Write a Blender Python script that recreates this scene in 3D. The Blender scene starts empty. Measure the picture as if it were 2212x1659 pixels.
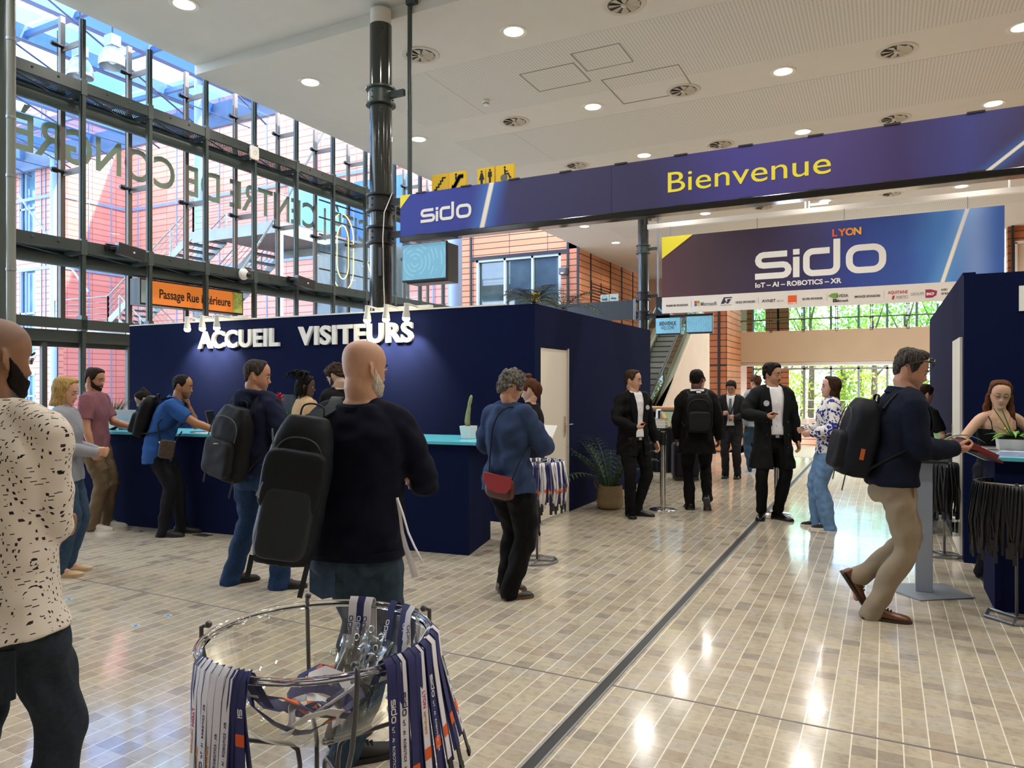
import bpy, bmesh, math, random
import numpy as np
from mathutils import Vector, Matrix
random.seed(7)
rng = np.random.default_rng(7)
SC = bpy.context.scene
COL = SC.collection
PI = math.pi
# ------------------------------------------------------------------ camera
# world: +Y runs along the hall (parallel to the glass facade), +X to the right, z up, metres
FPX, CX, HY, EYE = 1567.0, 1106.0, 829.5, 1.60
CS, SN = 0.8894, 0.4571                      # camera looks 27.2 degrees to the left of +Y
cam = bpy.data.cameras.new('camera')
cam.sensor_width = 36.0
cam.lens = FPX / 2212.0 * 36.0
cam.clip_end = 400
cam_o = bpy.data.objects.new('camera', cam)
COL.objects.link(cam_o)
cam_o.location = (0, 0, EYE)
cam_o.rotation_euler = (PI / 2, 0, math.atan2(SN, CS))
SC.camera = cam_o
def at(px, d):
    """floor point seen in column px at distance d along the view axis"""
    xc = (px - CX) / FPX
    return ((-SN + xc * CS) * d, (CS + xc * SN) * d)
def at_y(px, Y):
    xc = (px - CX) / FPX
    t = Y / (CS + xc * SN)
    return (-SN + xc * CS) * t, t
def at_x(px, X):
    xc = (px - CX) / FPX
    t = X / (-SN + xc * CS)
    return (CS + xc * SN) * t, t
def zz(py, t):
    return EYE + (HY - py) / FPX * t
# ------------------------------------------------------------------ sky, sun, big lights, exposure
VS = SC.view_settings
SC.display_settings.display_device = 'sRGB'
VS.view_transform = 'Standard'
VS.look = 'None'
VS.exposure = 0.5
VS.gamma = 1.0
VS.use_curve_mapping = False
W = bpy.data.worlds.new('sky'); SC.world = W
W.use_nodes = True
wt = W.node_tree
for n in list(wt.nodes): wt.nodes.remove(n)
wo = wt.nodes.new('ShaderNodeOutputWorld'); wb = wt.nodes.new('ShaderNodeBackground')
wn = wt.nodes.new('ShaderNodeTexNoise'); wn.inputs['Scale'].default_value = 2.6; wn.inputs['Detail'].default_value = 6
wc = wt.nodes.new('ShaderNodeTexCoord'); wr = wt.nodes.new('ShaderNodeValToRGB')
wr.color_ramp.elements[0].position = .34; wr.color_ramp.elements[0].color = (.26, .52, .98, 1)
wr.color_ramp.elements[1].position = .60; wr.color_ramp.elements[1].color = (.93, .97, 1.0, 1)
wt.links.new(wc.outputs['Generated'], wn.inputs['Vector']); wt.links.new(wn.outputs['Fac'], wr.inputs['Fac'])
wt.links.new(wr.outputs['Color'], wb.inputs['Color']); wt.links.new(wb.outputs[0], wo.inputs['Surface'])
wb.inputs['Strength'].default_value = 6.6
sun = bpy.data.lights.new('sun', 'SUN'); sun.energy = 9.0; sun.angle = math.radians(1.0); sun.color = (1, .93, .8)
sun_o = bpy.data.objects.new('sun', sun); COL.objects.link(sun_o); sun_o.location = (20, 50, 40)
sun_o.rotation_euler = Vector((-.75, -.22, -.62)).to_track_quat('-Z', 'Y').to_euler()
LAMP_W = 50.0                                # each recessed ceiling lamp
# ------------------------------------------------------------------ helpers: naming
def tag(o, label=None, cat=None, group=None, kind=None):
    if label: o['label'] = label
    if cat: o['category'] = cat
    if group: o['group'] = group
    if kind: o['kind'] = kind
    return o
def empty(name, loc, label=None, cat=None, group=None, kind=None):
    o = bpy.data.objects.new(name, None); COL.objects.link(o)
    o.location = loc; o.empty_display_size = .1
    return tag(o, label, cat, group, kind)
def wloc(o):
    v = Vector((0, 0, 0))
    while o is not None:
        v = v + o.location; o = o.parent
    return v
KIDS = {}
def copy_tree(o, parent=None):
    c = o.copy(); COL.objects.link(c); c.parent = parent
    for ch in KIDS.get(o.name, []):
        d = copy_tree(ch, c)
        KIDS.setdefault(c.name, []).append(d)
    return c
# ------------------------------------------------------------------ helpers: materials
def lin(h):
    if not isinstance(h, str): return tuple(h) + (1,) if len(h) == 3 else tuple(h)
    h = h.lstrip('#')
    v = [int(h[i:i + 2], 16) / 255 for i in (0, 2, 4)]
    return tuple(x / 12.92 if x <= .04045 else ((x + .055) / 1.055) ** 2.4 for x in v) + (1,)
MATS = {}
class NT:
    def __init__(s, m):
        s.t = m.node_tree; s.n = s.t.nodes; s.b = s.n['Principled BSDF']; s.out = s.n['Material Output']
    def new(s, ty, **kw):
        n = s.n.new(ty)
        for k, v in kw.items(): setattr(n, k, v)
        return n
    def l(s, a, b): s.t.links.new(a, b)
    def coord(s, which='Object', scale=(1, 1, 1), rot=(0, 0, 0)):
        c = s.new('ShaderNodeTexCoord'); m = s.new('ShaderNodeMapping')
        m.inputs['Scale'].default_value = scale; m.inputs['Rotation'].default_value = rot
        s.l(c.outputs[which], m.inputs[0]); return m.outputs[0]
    def noise(s, vec, scale, detail=3, rough=.5):
        n = s.new('ShaderNodeTexNoise'); n.inputs['Scale'].default_value = scale
        n.inputs['Detail'].default_value = detail; n.inputs['Roughness'].default_value = rough
        s.l(vec, n.inputs['Vector']); return n.outputs['Fac']
    def ramp(s, fac, stops, interp='LINEAR'):
        r = s.new('ShaderNodeValToRGB'); e = r.color_ramp.elements; r.color_ramp.interpolation = interp
        while len(e) < len(stops): e.new(.5)
        for i, (p, c) in enumerate(stops):
            e[i].position = p; e[i].color = lin(c) if isinstance(c, str) else (c, c, c, 1) if isinstance(c, (int, float)) else tuple(c)
        s.l(fac, r.inputs[0]); return r.outputs[0]
    def mix(s, f, a, b, blend='MIX'):
        m = s.new('ShaderNodeMix'); m.data_type = 'RGBA'; m.blend_type = blend
        for i, v in ((0, f), (6, a), (7, b)):
            if hasattr(v, 'links'): s.l(v, m.inputs[i])
            elif i == 0: m.inputs[0].default_value = v
            else: m.inputs[i].default_value = lin(v)
        return m.outputs[2]
    def math(s, op, a, b=0.0, c=None):
        m = s.new('ShaderNodeMath', operation=op)
        for i, v in enumerate((a, b) if c is None else (a, b, c)):
            if hasattr(v, 'links'): s.l(v, m.inputs[i])
            else: m.inputs[i].default_value = v
        return m.outputs[0]
    def sep(s, vec):
        n = s.new('ShaderNodeSeparateXYZ'); s.l(vec, n.inputs[0]); return n.outputs
    def bump(s, h, strength=.2, dist=.01):
        b = s.new('ShaderNodeBump'); b.inputs['Strength'].default_value = strength; b.inputs['Distance'].default_value = dist
        s.l(h, b.inputs['Height']); s.l(b.outputs[0], s.b.inputs['Normal'])
def mat(name, color='#808080', rough=.5, metal=0., noise=0., nscale=30., bump=0., bscale=200., bdist=.003, emit=None, estr=1., spec=None, stretch=(1, 1, 1), attr=False, sheen=0, coat=0):
    if name in MATS: return MATS[name]
    m = bpy.data.materials.new(name); m.use_nodes = True; MATS[name] = m
    t = NT(m); b = t.b; c = lin(color)
    b.inputs['Base Color'].default_value = c; b.inputs['Roughness'].default_value = rough; b.inputs['Metallic'].default_value = metal
    if spec is not None: b.inputs['Specular IOR Level'].default_value = spec
    if sheen: b.inputs['Sheen Weight'].default_value = sheen
    if coat: b.inputs['Coat Weight'].default_value = coat; b.inputs['Coat Roughness'].default_value = .08
    vec = t.coord('Object', stretch)
    if noise:
        f = t.noise(vec, nscale, 4)
        out = t.ramp(f, [(.25, tuple(x * (1 - noise) for x in c[:3]) + (1,)), (.75, tuple(min(1, x * (1 + noise)) for x in c[:3]) + (1,))])
        t.l(out, b.inputs['Base Color'])
    if attr:
        a = t.new('ShaderNodeAttribute'); a.attribute_name = 'tint'
        f = t.noise(vec, 25, 4)
        base = t.ramp(f, [(.3, tuple(x * .93 for x in c[:3]) + (1,)), (.7, tuple(min(1, x * 1.06) for x in c[:3]) + (1,))])
        t.l(t.mix(1.0, base, a.outputs['Color'], 'MULTIPLY'), b.inputs['Base Color'])
    if bump:
        t.bump(t.noise(vec, bscale, 3), bump, bdist)
    if emit is not None:
        b.inputs['Emission Color'].default_value = lin(emit); b.inputs['Emission Strength'].default_value = estr
    return m
def thin_fres(t, f0):
    """reflectance of a thin pane, the same from both sides"""
    lw = t.new('ShaderNodeLayerWeight'); lw.inputs[0].default_value = .5
    return t.math('ADD', f0, t.math('MULTIPLY', .55, t.math('POWER', lw.outputs['Facing'], 5.0)))
def glass(name, tint='#ffffff', refl=.25, rough=0.0, fres=1.45):
    if name in MATS: return MATS[name]
    m = bpy.data.materials.new(name); m.use_nodes = True; MATS[name] = m
    t = NT(m); t.n.remove(t.b)
    tr = t.new('ShaderNodeBsdfTransparent'); tr.inputs[0].default_value = lin(tint)
    gl = t.new('ShaderNodeBsdfGlossy'); gl.inputs['Roughness'].default_value = rough
    mx = t.new('ShaderNodeMixShader'); t.l(thin_fres(t, ((fres - 1) / (fres + 1)) ** 2 * refl * 4), mx.inputs[0])
    t.l(tr.outputs[0], mx.inputs[1]); t.l(gl.outputs[0], mx.inputs[2]); t.l(mx.outputs[0], t.out.inputs[0])
    return m
# ------------------------------------------------------------------ helpers: meshes
def nrm(v):
    v = np.asarray(v, float); l = np.linalg.norm(v); return v / l if l > 1e-9 else v
class MB:
    """collects shapes and links them as ONE mesh object"""
    def __init__(s): s.v = []; s.f = []; s.m = []; s.k = 0
    def add(s, vs, fs):
        o = len(s.v); s.v += [tuple(map(float, p)) for p in vs]
        s.f += [tuple(i + o for i in f) for f in fs]; s.m += [s.k] * len(fs); return s
    def box(s, x0, x1, y0, y1, z0, z1):
        vs = [(x, y, z) for x in (x0, x1) for y in (y0, y1) for z in (z0, z1)]
        return s.add(vs, [(0, 1, 3, 2), (4, 6, 7, 5), (0, 4, 5, 1), (2, 3, 7, 6), (0, 2, 6, 4), (1, 5, 7, 3)])
    def obox(s, c, ax, ay, az):
        c, ax, ay, az = (np.asarray(q, float) for q in (c, ax, ay, az))
        vs = [c + i * ax + j * ay + k * az for i in (-1, 1) for j in (-1, 1) for k in (-1, 1)]
        return s.add(vs, [(0, 1, 3, 2), (4, 6, 7, 5), (0, 4, 5, 1), (2, 3, 7, 6), (0, 2, 6, 4), (1, 5, 7, 3)])
    def rbox(s, c, ax, ay, az, r=.3, n=5):
        """rounded box (superellipsoid) with half axes ax, ay, az"""
        c, ax, ay, az = (np.asarray(q, float) for q in (c, ax, ay, az)); e = r
        nu, nv = 20, 12; vs = []; fs = []
        sg = lambda w, p: math.copysign(abs(w) ** p, w)
        for j in range(nv + 1):
            ph = -PI / 2 + PI * j / nv
            for i in range(nu):
                th = 2 * PI * i / nu
                vs.append(c + ax * sg(math.cos(ph), e) * sg(math.cos(th), e) + ay * sg(math.cos(ph), e) * sg(math.sin(th), e) + az * sg(math.sin(ph), e))
        for j in range(nv):
            for i in range(nu):
                a, b2 = j * nu + i, j * nu + (i + 1) % nu
                fs.append((a, b2, b2 + nu, a + nu))
        return s.add(vs, fs)
    def ball(s, c, r, nu=14, nv=9):
        r = r if hasattr(r, '__len__') else (r, r, r)
        return s.rbox(c, (r[0], 0, 0), (0, r[1], 0), (0, 0, r[2]), 1.0)
    def loft(s, rings, cap=True, closed=True):
        n = len(rings[0]); vs = [p for r in rings for p in r]; fs = []
        for j in range(len(rings) - 1):
            for i in range(n if closed else n - 1):
                a, b2 = j * n + i, j * n + (i + 1) % n
                fs.append((a, b2, b2 + n, a + n))
        if cap and closed:
            fs.append(tuple(range(n - 1, -1, -1))); fs.append(tuple(range((len(rings) - 1) * n, len(rings) * n)))
        return s.add(vs, fs)
    def sweep(s, pts, rx, ry=None, side=None, n=14, exp=2.0, cap=True, dome=False):
        pts = [np.asarray(p, float) for p in pts]; m = len(pts)
        if not hasattr(rx, '__len__'): rx = [rx] * m
        ry = rx if ry is None else ([ry] * m if not hasattr(ry, '__len__') else ry)
        rx = list(rx); ry = list(ry)
        tan = []
        for i in range(m):
            tan.append(nrm(pts[min(i + 1, m - 1)] - pts[max(i - 1, 0)]))
        if dome:
            hd = []; tl = []
            for k in (0.08, .38, .71):
                q = math.sqrt(1 - (1 - k) ** 2); 
                hd.append((pts[0] - tan[0] * rx[0] * (1 - k) * .98, rx[0] * q, ry[0] * q, tan[0]))
                tl.append((pts[-1] + tan[-1] * rx[-1] * (1 - k) * .98, rx[-1] * q, ry[-1] * q, tan[-1]))
            seq = hd + [(pts[i], rx[i], ry[i], tan[i]) for i in range(m)] + tl[::-1]
        else: seq = [(pts[i], rx[i], ry[i], tan[i]) for i in range(m)]
        u = np.asarray(side if side is not None else ((1, 0, 0) if abs(tan[0][0]) < .9 else (0, 1, 0)), float)
        rings = []
        for p, a, b2, t in seq:
            w = u - t * np.dot(u, t); w = nrm(w); v = np.cross(t, w); u = w if side is None else u
            ring = []
            for i in range(n):
                th = 2 * PI * i / n; c, d = math.cos(th), math.sin(th)
                if exp != 2.0:
                    c = math.copysign(abs(c) ** (2 / exp), c); d = math.copysign(abs(d) ** (2 / exp), d)
                ring.append(p + w * a * c + v * b2 * d)
            rings.append(ring)
        return s.loft(rings, cap)
    def tube(s, p0, p1, r, r1=None, n=12): return s.sweep([p0, p1], [r, r if r1 is None else r1], n=n)
    def lathe(s, c, prof, n=32, axis='z'):
        rings = []
        for r, z in prof:
            ring = []
            for i in range(n):
                a = 2 * PI * i / n; x, y = r * math.cos(a), r * math.sin(a)
                ring.append((c[0] + x, c[1] + y, c[2] + z) if axis == 'z' else (c[0] + x, c[1] + z, c[2] + y) if axis == 'y' else (c[0] + z, c[1] + x, c[2] + y))
            rings.append(ring)
        return s.loft(rings, prof[0][0] < .01 or prof[-1][0] < .01)
    def prism(s, poly, o, u, v, w):
        """extrude the 2D polygon along w from o (axes u, v)"""
        o, u, v, w = (np.asarray(q, float) for q in (o, u, v, w)); n = len(poly)
        a = [o + u * p[0] + v * p[1] for p in poly]; b2 = [p + w for p in a]
        fs = [tuple(range(n - 1, -1, -1)), tuple(range(n, 2 * n))] + [(i, (i + 1) % n, n + (i + 1) % n, n + i) for i in range(n)]
        return s.add(a + b2, fs)
    def ribbon(s, pts, width, wdir, th=.0012):
        """flat strap: pts path, wdir width direction(s)"""
        pts = [np.asarray(p, float) for p in pts]; m = len(pts)
        wd = [nrm(wdir)] * m if np.ndim(wdir) == 1 else [nrm(w) for w in wdir]
        rings = []
        for i in range(m):
            t = nrm(pts[min(i + 1, m - 1)] - pts[max(i - 1, 0)]); w = nrm(wd[i] - t * np.dot(wd[i], t)); nn = np.cross(t, w)
            h = width / 2 if not hasattr(width, '__len__') else width[i] / 2
            rings.append([pts[i] - w * h - nn * th, pts[i] + w * h - nn * th, pts[i] + w * h + nn * th, pts[i] - w * h + nn * th])
        return s.loft(rings, True)
    def build(s, name, mats, parent=None, smooth=False, bevel=0, solid=0, sub=0, auto=None):
        me = bpy.data.meshes.new(name); off = np.array(wloc(parent)) if parent is not None else np.zeros(3)
        me.from_pydata([tuple(np.asarray(p) - off) for p in s.v], [], s.f)
        return finish(me, name, mats, parent, s.m, smooth, bevel, solid, sub, auto)
def finish(me, name, mats, parent=None, midx=None, smooth=False, bevel=0, solid=0, sub=0, auto=None):
    for m in (mats if isinstance(mats, (list, tuple)) else [mats]): me.materials.append(m)
    if midx is not None and len(me.materials) > 1: me.polygons.foreach_set('material_index', midx)
    if smooth: me.polygons.foreach_set('use_smooth', [True] * len(me.polygons))
    bm = bmesh.new(); bm.from_mesh(me); bmesh.ops.recalc_face_normals(bm, faces=bm.faces); bm.to_mesh(me); bm.free()
    if smooth and auto:
        me.set_sharp_from_angle(angle=math.radians(auto))
    o = bpy.data.objects.new(name, me); COL.objects.link(o)
    if parent is not None: o.parent = parent; KIDS.setdefault(parent.name, []).append(o)
    if bevel:
        b = o.modifiers.new('bevel', 'BEVEL'); b.width = bevel; b.segments = 2; b.limit_method = 'ANGLE'
    if sub: b = o.modifiers.new('sub', 'SUBSURF'); b.levels = sub; b.render_levels = sub
    if solid: b = o.modifiers.new('solid', 'SOLIDIFY'); b.thickness = solid; b.offset = -1
    return o
def text_mesh(txt, size, depth=.002, bold=0., align='LEFT', spacing=1.0, shear=0):
    cu = bpy.data.curves.new('lettering', 'FONT'); cu.body = txt; cu.size = size; cu.extrude = depth; cu.offset = bold
    cu.align_x = align; cu.space_character = spacing; cu.shear = shear; cu.resolution_u = 4
    o = bpy.data.objects.new('lettering', cu); COL.objects.link(o)
    me = bpy.data.meshes.new_from_object(o.evaluated_get(bpy.context.evaluated_depsgraph_get()))
    bpy.data.objects.remove(o); bpy.data.curves.remove(cu)
    n = len(me.vertices); co = np.empty(n * 3); me.vertices.foreach_get('co', co)
    return co.reshape(-1, 3), [tuple(p.vertices) for p in me.polygons], me
def write(txt, o, u, v, size, mt, parent=None, name='lettering', depth=.003, bold=0., align='LEFT', spacing=1.0, width=None, shear=0):
    """lettering on a surface: baseline origin o, reading direction u, up v. width: stretch to this length"""
    co, fs, me = text_mesh(txt, size, depth, bold, align, spacing, shear)
    bpy.data.meshes.remove(me)
    if not len(co): return None
    if width:
        w = co[:, 0].max() - co[:, 0].min(); co[:, 0] *= width / w
    o, u, v = np.asarray(o, float), nrm(u), nrm(v); w = np.cross(u, v)
    mb = MB(); mb.add(o + co[:, :1] * u + co[:, 1:2] * v + co[:, 2:3] * w, fs)
    return mb.build(name, mt, parent)
def stroke2d(mb, pts, w, o, u, v, dep, closed=False):
    """flat lettering stroke of width w along 2D pts"""
    P = [np.asarray(p, float) for p in pts]; P = [p for i, p in enumerate(P) if i == 0 or np.linalg.norm(p - P[i - 1]) > 1e-5]; n = len(P); L = []; R = []
    for i in range(n):
        a = P[i - 1] if (i > 0 or closed) else None; b2 = P[(i + 1) % n] if (i < n - 1 or closed) else None
        d1 = nrm(P[i] - a) if a is not None else None; d2 = nrm(b2 - P[i]) if b2 is not None else None
        d1 = d2 if d1 is None else d1; d2 = d1 if d2 is None else d2
        nn = nrm(np.array([-d1[1] - d2[1], d1[0] + d2[0]])); k = max(.5, np.dot(nn, np.array([-d1[1], d1[0]])))
        L.append(P[i] + nn * w / 2 / k); R.append(P[i] - nn * w / 2 / k)
    o, u, v, dep = (np.asarray(q, float) for q in (o, u, v, dep))
    rings = []
    for l, r in zip(L, R):
        a, b2 = o + u * l[0] + v * l[1], o + u * r[0] + v * r[1]
        rings.append([a, b2, b2 + dep, a + dep])
    if closed: rings.append(rings[0])
    mb.loft(rings, not closed)
def rr(x0, x1, y0, y1, r, n=5, part=None):
    out = []
    for cx, cy, a0 in ((x1 - r, y1 - r, 0), (x0 + r, y1 - r, 90), (x0 + r, y0 + r, 180), (x1 - r, y0 + r, 270)):
        for i in range(n + 1):
            a = math.radians(a0 + 90 * i / n); out.append((cx + r * math.cos(a), cy + r * math.sin(a)))
    return out
def sido(o, u, v, h, mt, parent, dep=.004):
    """the rounded lower-case word as strokes; h = x-height"""
    u, v = nrm(u), nrm(v); w = np.cross(u, v) * dep; mb = MB(); s = h; k = .22 * s
    a = k / 2; r = .22 * s
    def arc(cx, cy, r, a0, a1, n=6): return [(cx + r * math.cos(math.radians(a0 + (a1 - a0) * i / n)), cy + r * math.sin(math.radians(a0 + (a1 - a0) * i / n))) for i in range(n + 1)]
    x0, x1, q = a, 1.12 * s, .5 * s
    q1 = (s - a - q) / 2
    sp = [(x1, s - a)] + arc(x0 + q1, q + q1, q1, 90, 270) + arc(x1 - q1 + a * .4, a + q1, q1, 90, -90) + [(0, a)]
    stroke2d(mb, [(p[0] * 1, p[1]) for p in sp], k, o, u * 1, v, w)
    X = 1.32 * s
    stroke2d(mb, [(X + a, 0), (X + a, s * .74)], k, o, u, v, w); stroke2d(mb, [(X + a, s * .82), (X + a, s * 1.02)], k, o, u, v, w)
    X = 1.66 * s; wd = 1.22 * s
    d = [(X + wd - k, a), ] + [p for p in arc(X + a + r, a + r, r, 270, 180)] + [p for p in arc(X + a + r, s - a - r, r, 180, 90)] + [(X + wd * .72, s - a)]
    dd = [(X + wd - a, s * 1.27), (X + wd - a, a + r)] + arc(X + wd - a - r, a + r, r, 0, -90) + d[1:]
    stroke2d(mb, dd, k, o, u, v, w)
    X = 3.06 * s
    stroke2d(mb, rr(X + a, X + 1.26 * s - a, a, s - a, .3 * s), k, o, u, v, w, True)
    return mb.build('logo_lettering', mt, parent)
# ------------------------------------------------------------------ setting materials
def floor_mat():
    m = mat('stone tiles', '#b0a48c', .14); t = NT(m); P = .103
    c = t.new('ShaderNodeTexCoord'); s = t.sep(c.outputs['Object'])
    def cell(v, off):
        q = t.math('DIVIDE', t.math('ADD', v, off), P); return t.math('FLOOR', q), t.math('FRACT', q)
    ix, fx = cell(s[0], .03); iy, fy = cell(s[1], .05)
    cb = t.new('ShaderNodeCombineXYZ'); t.l(ix, cb.inputs[0]); t.l(iy, cb.inputs[1])
    wn = t.new('ShaderNodeTexWhiteNoise', noise_dimensions='3D'); t.l(cb.outputs[0], wn.inputs['Vector'])
    base = t.ramp(wn.outputs['Value'], [(0, '#9a9083'), (.10, '#aca18f'), (.3, '#b8ac96'), (.62, '#beb29b'), (.85, '#b6ad9e'), (1, '#ad9d89')])
    off = t.new('ShaderNodeVectorMath', operation='SCALE'); t.l(wn.outputs['Color'], off.inputs[0]); off.inputs['Scale'].default_value = 30
    ad = t.new('ShaderNodeVectorMath', operation='ADD'); t.l(c.outputs['Object'], ad.inputs[0]); t.l(off.outputs[0], ad.inputs[1])
    n1 = t.noise(ad.outputs[0], 22, 7, .65)
    base = t.mix(1.0, base, t.ramp(n1, [(.3, .76), (.5, .98), (.72, 1.06)]), 'MULTIPLY')
    n2 = t.noise(c.outputs['Object'], 17, 5, .7)
    pits = t.ramp(n2, [(.30, 1.0), (.325, 0.0)])
    base = t.mix(t.math('MULTIPLY', pits, .55), base, '#5a5046')
    big = t.noise(c.outputs['Object'], .35, 2)
    base = t.mix(1.0, base, t.ramp(big, [(.3, .93), (.7, 1.05)]), 'MULTIPLY')
    e = .028
    gx = t.math('GREATER_THAN', t.math('ABSOLUTE', t.math('SUBTRACT', fx, .5)), .5 - e)
    gy = t.math('GREATER_THAN', t.math('ABSOLUTE', t.math('SUBTRACT', fy, .5)), .5 - e * .5)
    col = t.mix(t.math('MULTIPLY', gy, .6), base, '#dcd5c4'); col = t.mix(t.math('MULTIPLY', gx, .95), col, '#ebe5d4')
    t.l(col, t.b.inputs['Base Color'])
    t.l(t.ramp(t.noise(c.outputs['Object'], 5, 4), [(.3, .09), (.7, .17)]), t.b.inputs['Roughness']); t.b.inputs['Coat Weight'].default_value = .35; t.b.inputs['Coat Roughness'].default_value = .06
    t.bump(n1, .05, .002)
    return m
def terracotta(name, axis, ph, pw, c1, c2, joint='#2a1a18', jz=.035, z0=0.):
    m = mat(name, c1, .6); t = NT(m)
    c = t.new('ShaderNodeTexCoord'); s = t.sep(c.outputs['Object'])
    qz = t.math('DIVIDE', t.math('SUBTRACT', s[2], z0), ph); qu = t.math('DIVIDE', s[0 if axis == 'x' else 1], pw)
    cb = t.new('ShaderNodeCombineXYZ'); t.l(t.math('FLOOR', qz), cb.inputs[0]); t.l(t.math('FLOOR', qu), cb.inputs[1])
    wn = t.new('ShaderNodeTexWhiteNoise', noise_dimensions='3D'); t.l(cb.outputs[0], wn.inputs['Vector'])
    base = t.mix(wn.outputs['Value'], c1, c2)
    g = t.math('LESS_THAN', t.math('FRACT', qz), jz / ph)
    g2 = t.math('LESS_THAN', t.math('FRACT', qu), .03 / pw)
    t.l(t.mix(t.math('MAXIMUM', g, g2), base, joint), t.b.inputs['Base Color'])
    return m
M_FLOOR = floor_mat()
M_CEIL = mat('ceiling paint', '#d2cec4', .8, noise=.02, nscale=3)
def perf_mat():
    m = mat('perforated panel', '#bdb9af', .8); t = NT(m); c = t.new('ShaderNodeTexCoord'); s = t.sep(c.outputs['Object'])
    f = [t.math('ABSOLUTE', t.math('SUBTRACT', t.math('FRACT', t.math('DIVIDE', s[i], .06)), .5)) for i in (0, 1)]
    d = t.math('LESS_THAN', t.math('SQRT', t.math('ADD', t.math('POWER', f[0], 2), t.math('POWER', f[1], 2))), .27)
    t.l(t.mix(t.math('MULTIPLY', d, .8), '#d3d0c7', '#a3a097'), t.b.inputs['Base Color']); return m
M_PERF = perf_mat()
M_STEEL = mat('dark grey green steel', '#39423f', .42, noise=.08, nscale=4)
M_STEEL2 = mat('grey tube steel', '#46524f', .4, noise=.06, nscale=3)
M_FIN = mat('brown grey mullion', '#6d645c', .45, .2, noise=.12, nscale=2)
M_BLACK = mat('black metal', '#15171a', .4)
M_DARK = mat('dark joint', '#2b2a2a', .5)
M_PILLAR = mat('glossy charcoal paint', '#252a28', .16, noise=.05, nscale=5, coat=.5)
M_CHROME = mat('chrome', '#d8d8d8', .12, 1.)
M_GALV = mat('galvanised steel', '#9aa0a6', .35, .7)
M_WHITE = mat('white paint', '#e8e4dc', .5)
M_CREAM = mat('cream plaster', '#d9c8b2', .7, noise=.03, nscale=2)
M_BEIGE = mat('beige slab edge', '#b39d80', .7, noise=.03, nscale=1)
M_BLUESTEEL = mat('blue grey column paint', '#8ea0c0', .4)
M_NAVY = mat('navy fabric panel', '#0d1638', .9, noise=.07, nscale=90, bump=.15, bscale=700, spec=.1)
M_TEAL = mat('teal laminate', '#5cc0d4', .25)
M_GLASS = glass('clear facade glass', '#f2f8f8', fres=1.35)
M_GLASSB = glass('bluish roof glass', '#bfd6f0', fres=1.3)
M_GLASSG = glass('greenish balustrade glass', '#d6ece4', fres=1.35)
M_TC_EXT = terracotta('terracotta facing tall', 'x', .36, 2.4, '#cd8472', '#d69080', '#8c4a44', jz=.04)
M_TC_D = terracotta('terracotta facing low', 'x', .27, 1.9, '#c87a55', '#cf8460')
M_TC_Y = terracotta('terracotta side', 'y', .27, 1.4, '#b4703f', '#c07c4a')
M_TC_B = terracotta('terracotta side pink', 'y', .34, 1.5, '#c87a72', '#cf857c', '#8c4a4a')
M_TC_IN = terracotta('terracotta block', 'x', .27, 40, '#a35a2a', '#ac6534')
def struct(name, mb, m, kind='structure', **kw):
    o = mb.build(name, m, **kw); o['kind'] = 'structure'; return o
# ------------------------------------------------------------------ floor and ceiling
EDGE = 17.4
mb = MB(); mb.box(-30, 12, -6, EDGE, -.4, 0); mb.box(-30, -3.3, EDGE, 38, -.4, 0); mb.box(4.2, 12, EDGE, 38, -.4, 0)
struct('floor', mb, M_FLOOR)
mb = MB(); mb.box(-3.3, 4.2, 22.2, 38, -2.3, -1.9); struct('floor_lower', mb, M_FLOOR)
mb = MB()
for i in range(11): mb.box(-3.3, 4.2, EDGE + i * .42, EDGE + 5, -.19 * (i + 1) - .17, -.19 * (i + 1) + .0)
struct('stairs_down', mb, mat('stone steps', '#b8ab92', .3))
mb = MB(); mb.box(-3.3, 4.2, EDGE - .42, EDGE - .05, 0, .004)
def tact():
    m = mat('tactile strip', '#c9bea6', .3); t = NT(m); c = t.coord('Object', (1 / .07,) * 3); v = t.new('ShaderNodeTexVoronoi'); v.inputs['Scale'].default_value = 1
    v.inputs['Randomness'].default_value = 0; t.l(c, v.inputs['Vector']); t.l(t.ramp(v.outputs['Distance'], [(.28, '#6d675c'), (.34, '#c9bea6')]), t.b.inputs['Base Color']); return m
struct('trim_1', mb, tact())
mb = MB(); mb.box(-30, 9, -6.3, -6, 0, 8); mb.box(8.7, 9, -6, 12, 0, 8); struct('wall_behind', mb, M_CREAM)  # unseen back and right walls, added to block sky light from the hall
# metal expansion joint and thin joints
mb = MB(); mb.box(-1.352, -1.292, -6, EDGE, -.01, .002); struct('trim_2', mb, M_DARK)
mb = MB()
for x in (-1.354, -1.296): mb.box(x, x + .009, -6, EDGE, -.01, .005)
struct('trim_3', mb, M_GALV)
mb = MB(); mb.box(-11, -1.36, 3.66, 3.674, -.01, .0012); mb.box(-1.29, 8, 3.66, 3.674, -.01, .0012); mb.box(-5.80, -5.787, -2, 5.0, -.01, .0012)
struct('trim_4', mb, mat('thin floor joint', '#716a68', .4))
CZ = 7.5; XF = -11.8; XG = -12.42
mb = MB(); mb.box(XF + .08, 9, 9.55, 39, CZ, CZ + .5); mb.box(XF - .5, XF + .08, 29.3, 39, CZ, CZ + .5); mb.box(XF - .5, 9, 39, 40.5, CZ, CZ + .5); struct('ceiling', mb, M_CEIL)
mb = MB(); mb.box(XF - .5, -6.2, 40.0, 40.4, -.4, CZ); struct('wall_far', mb, M_CREAM)
mb = MB(); mb.box(XF + .08, 9, -6, 9.55, CZ + .19, CZ + .69); struct('ceiling_near', mb, M_CEIL)
mb = MB()
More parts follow.
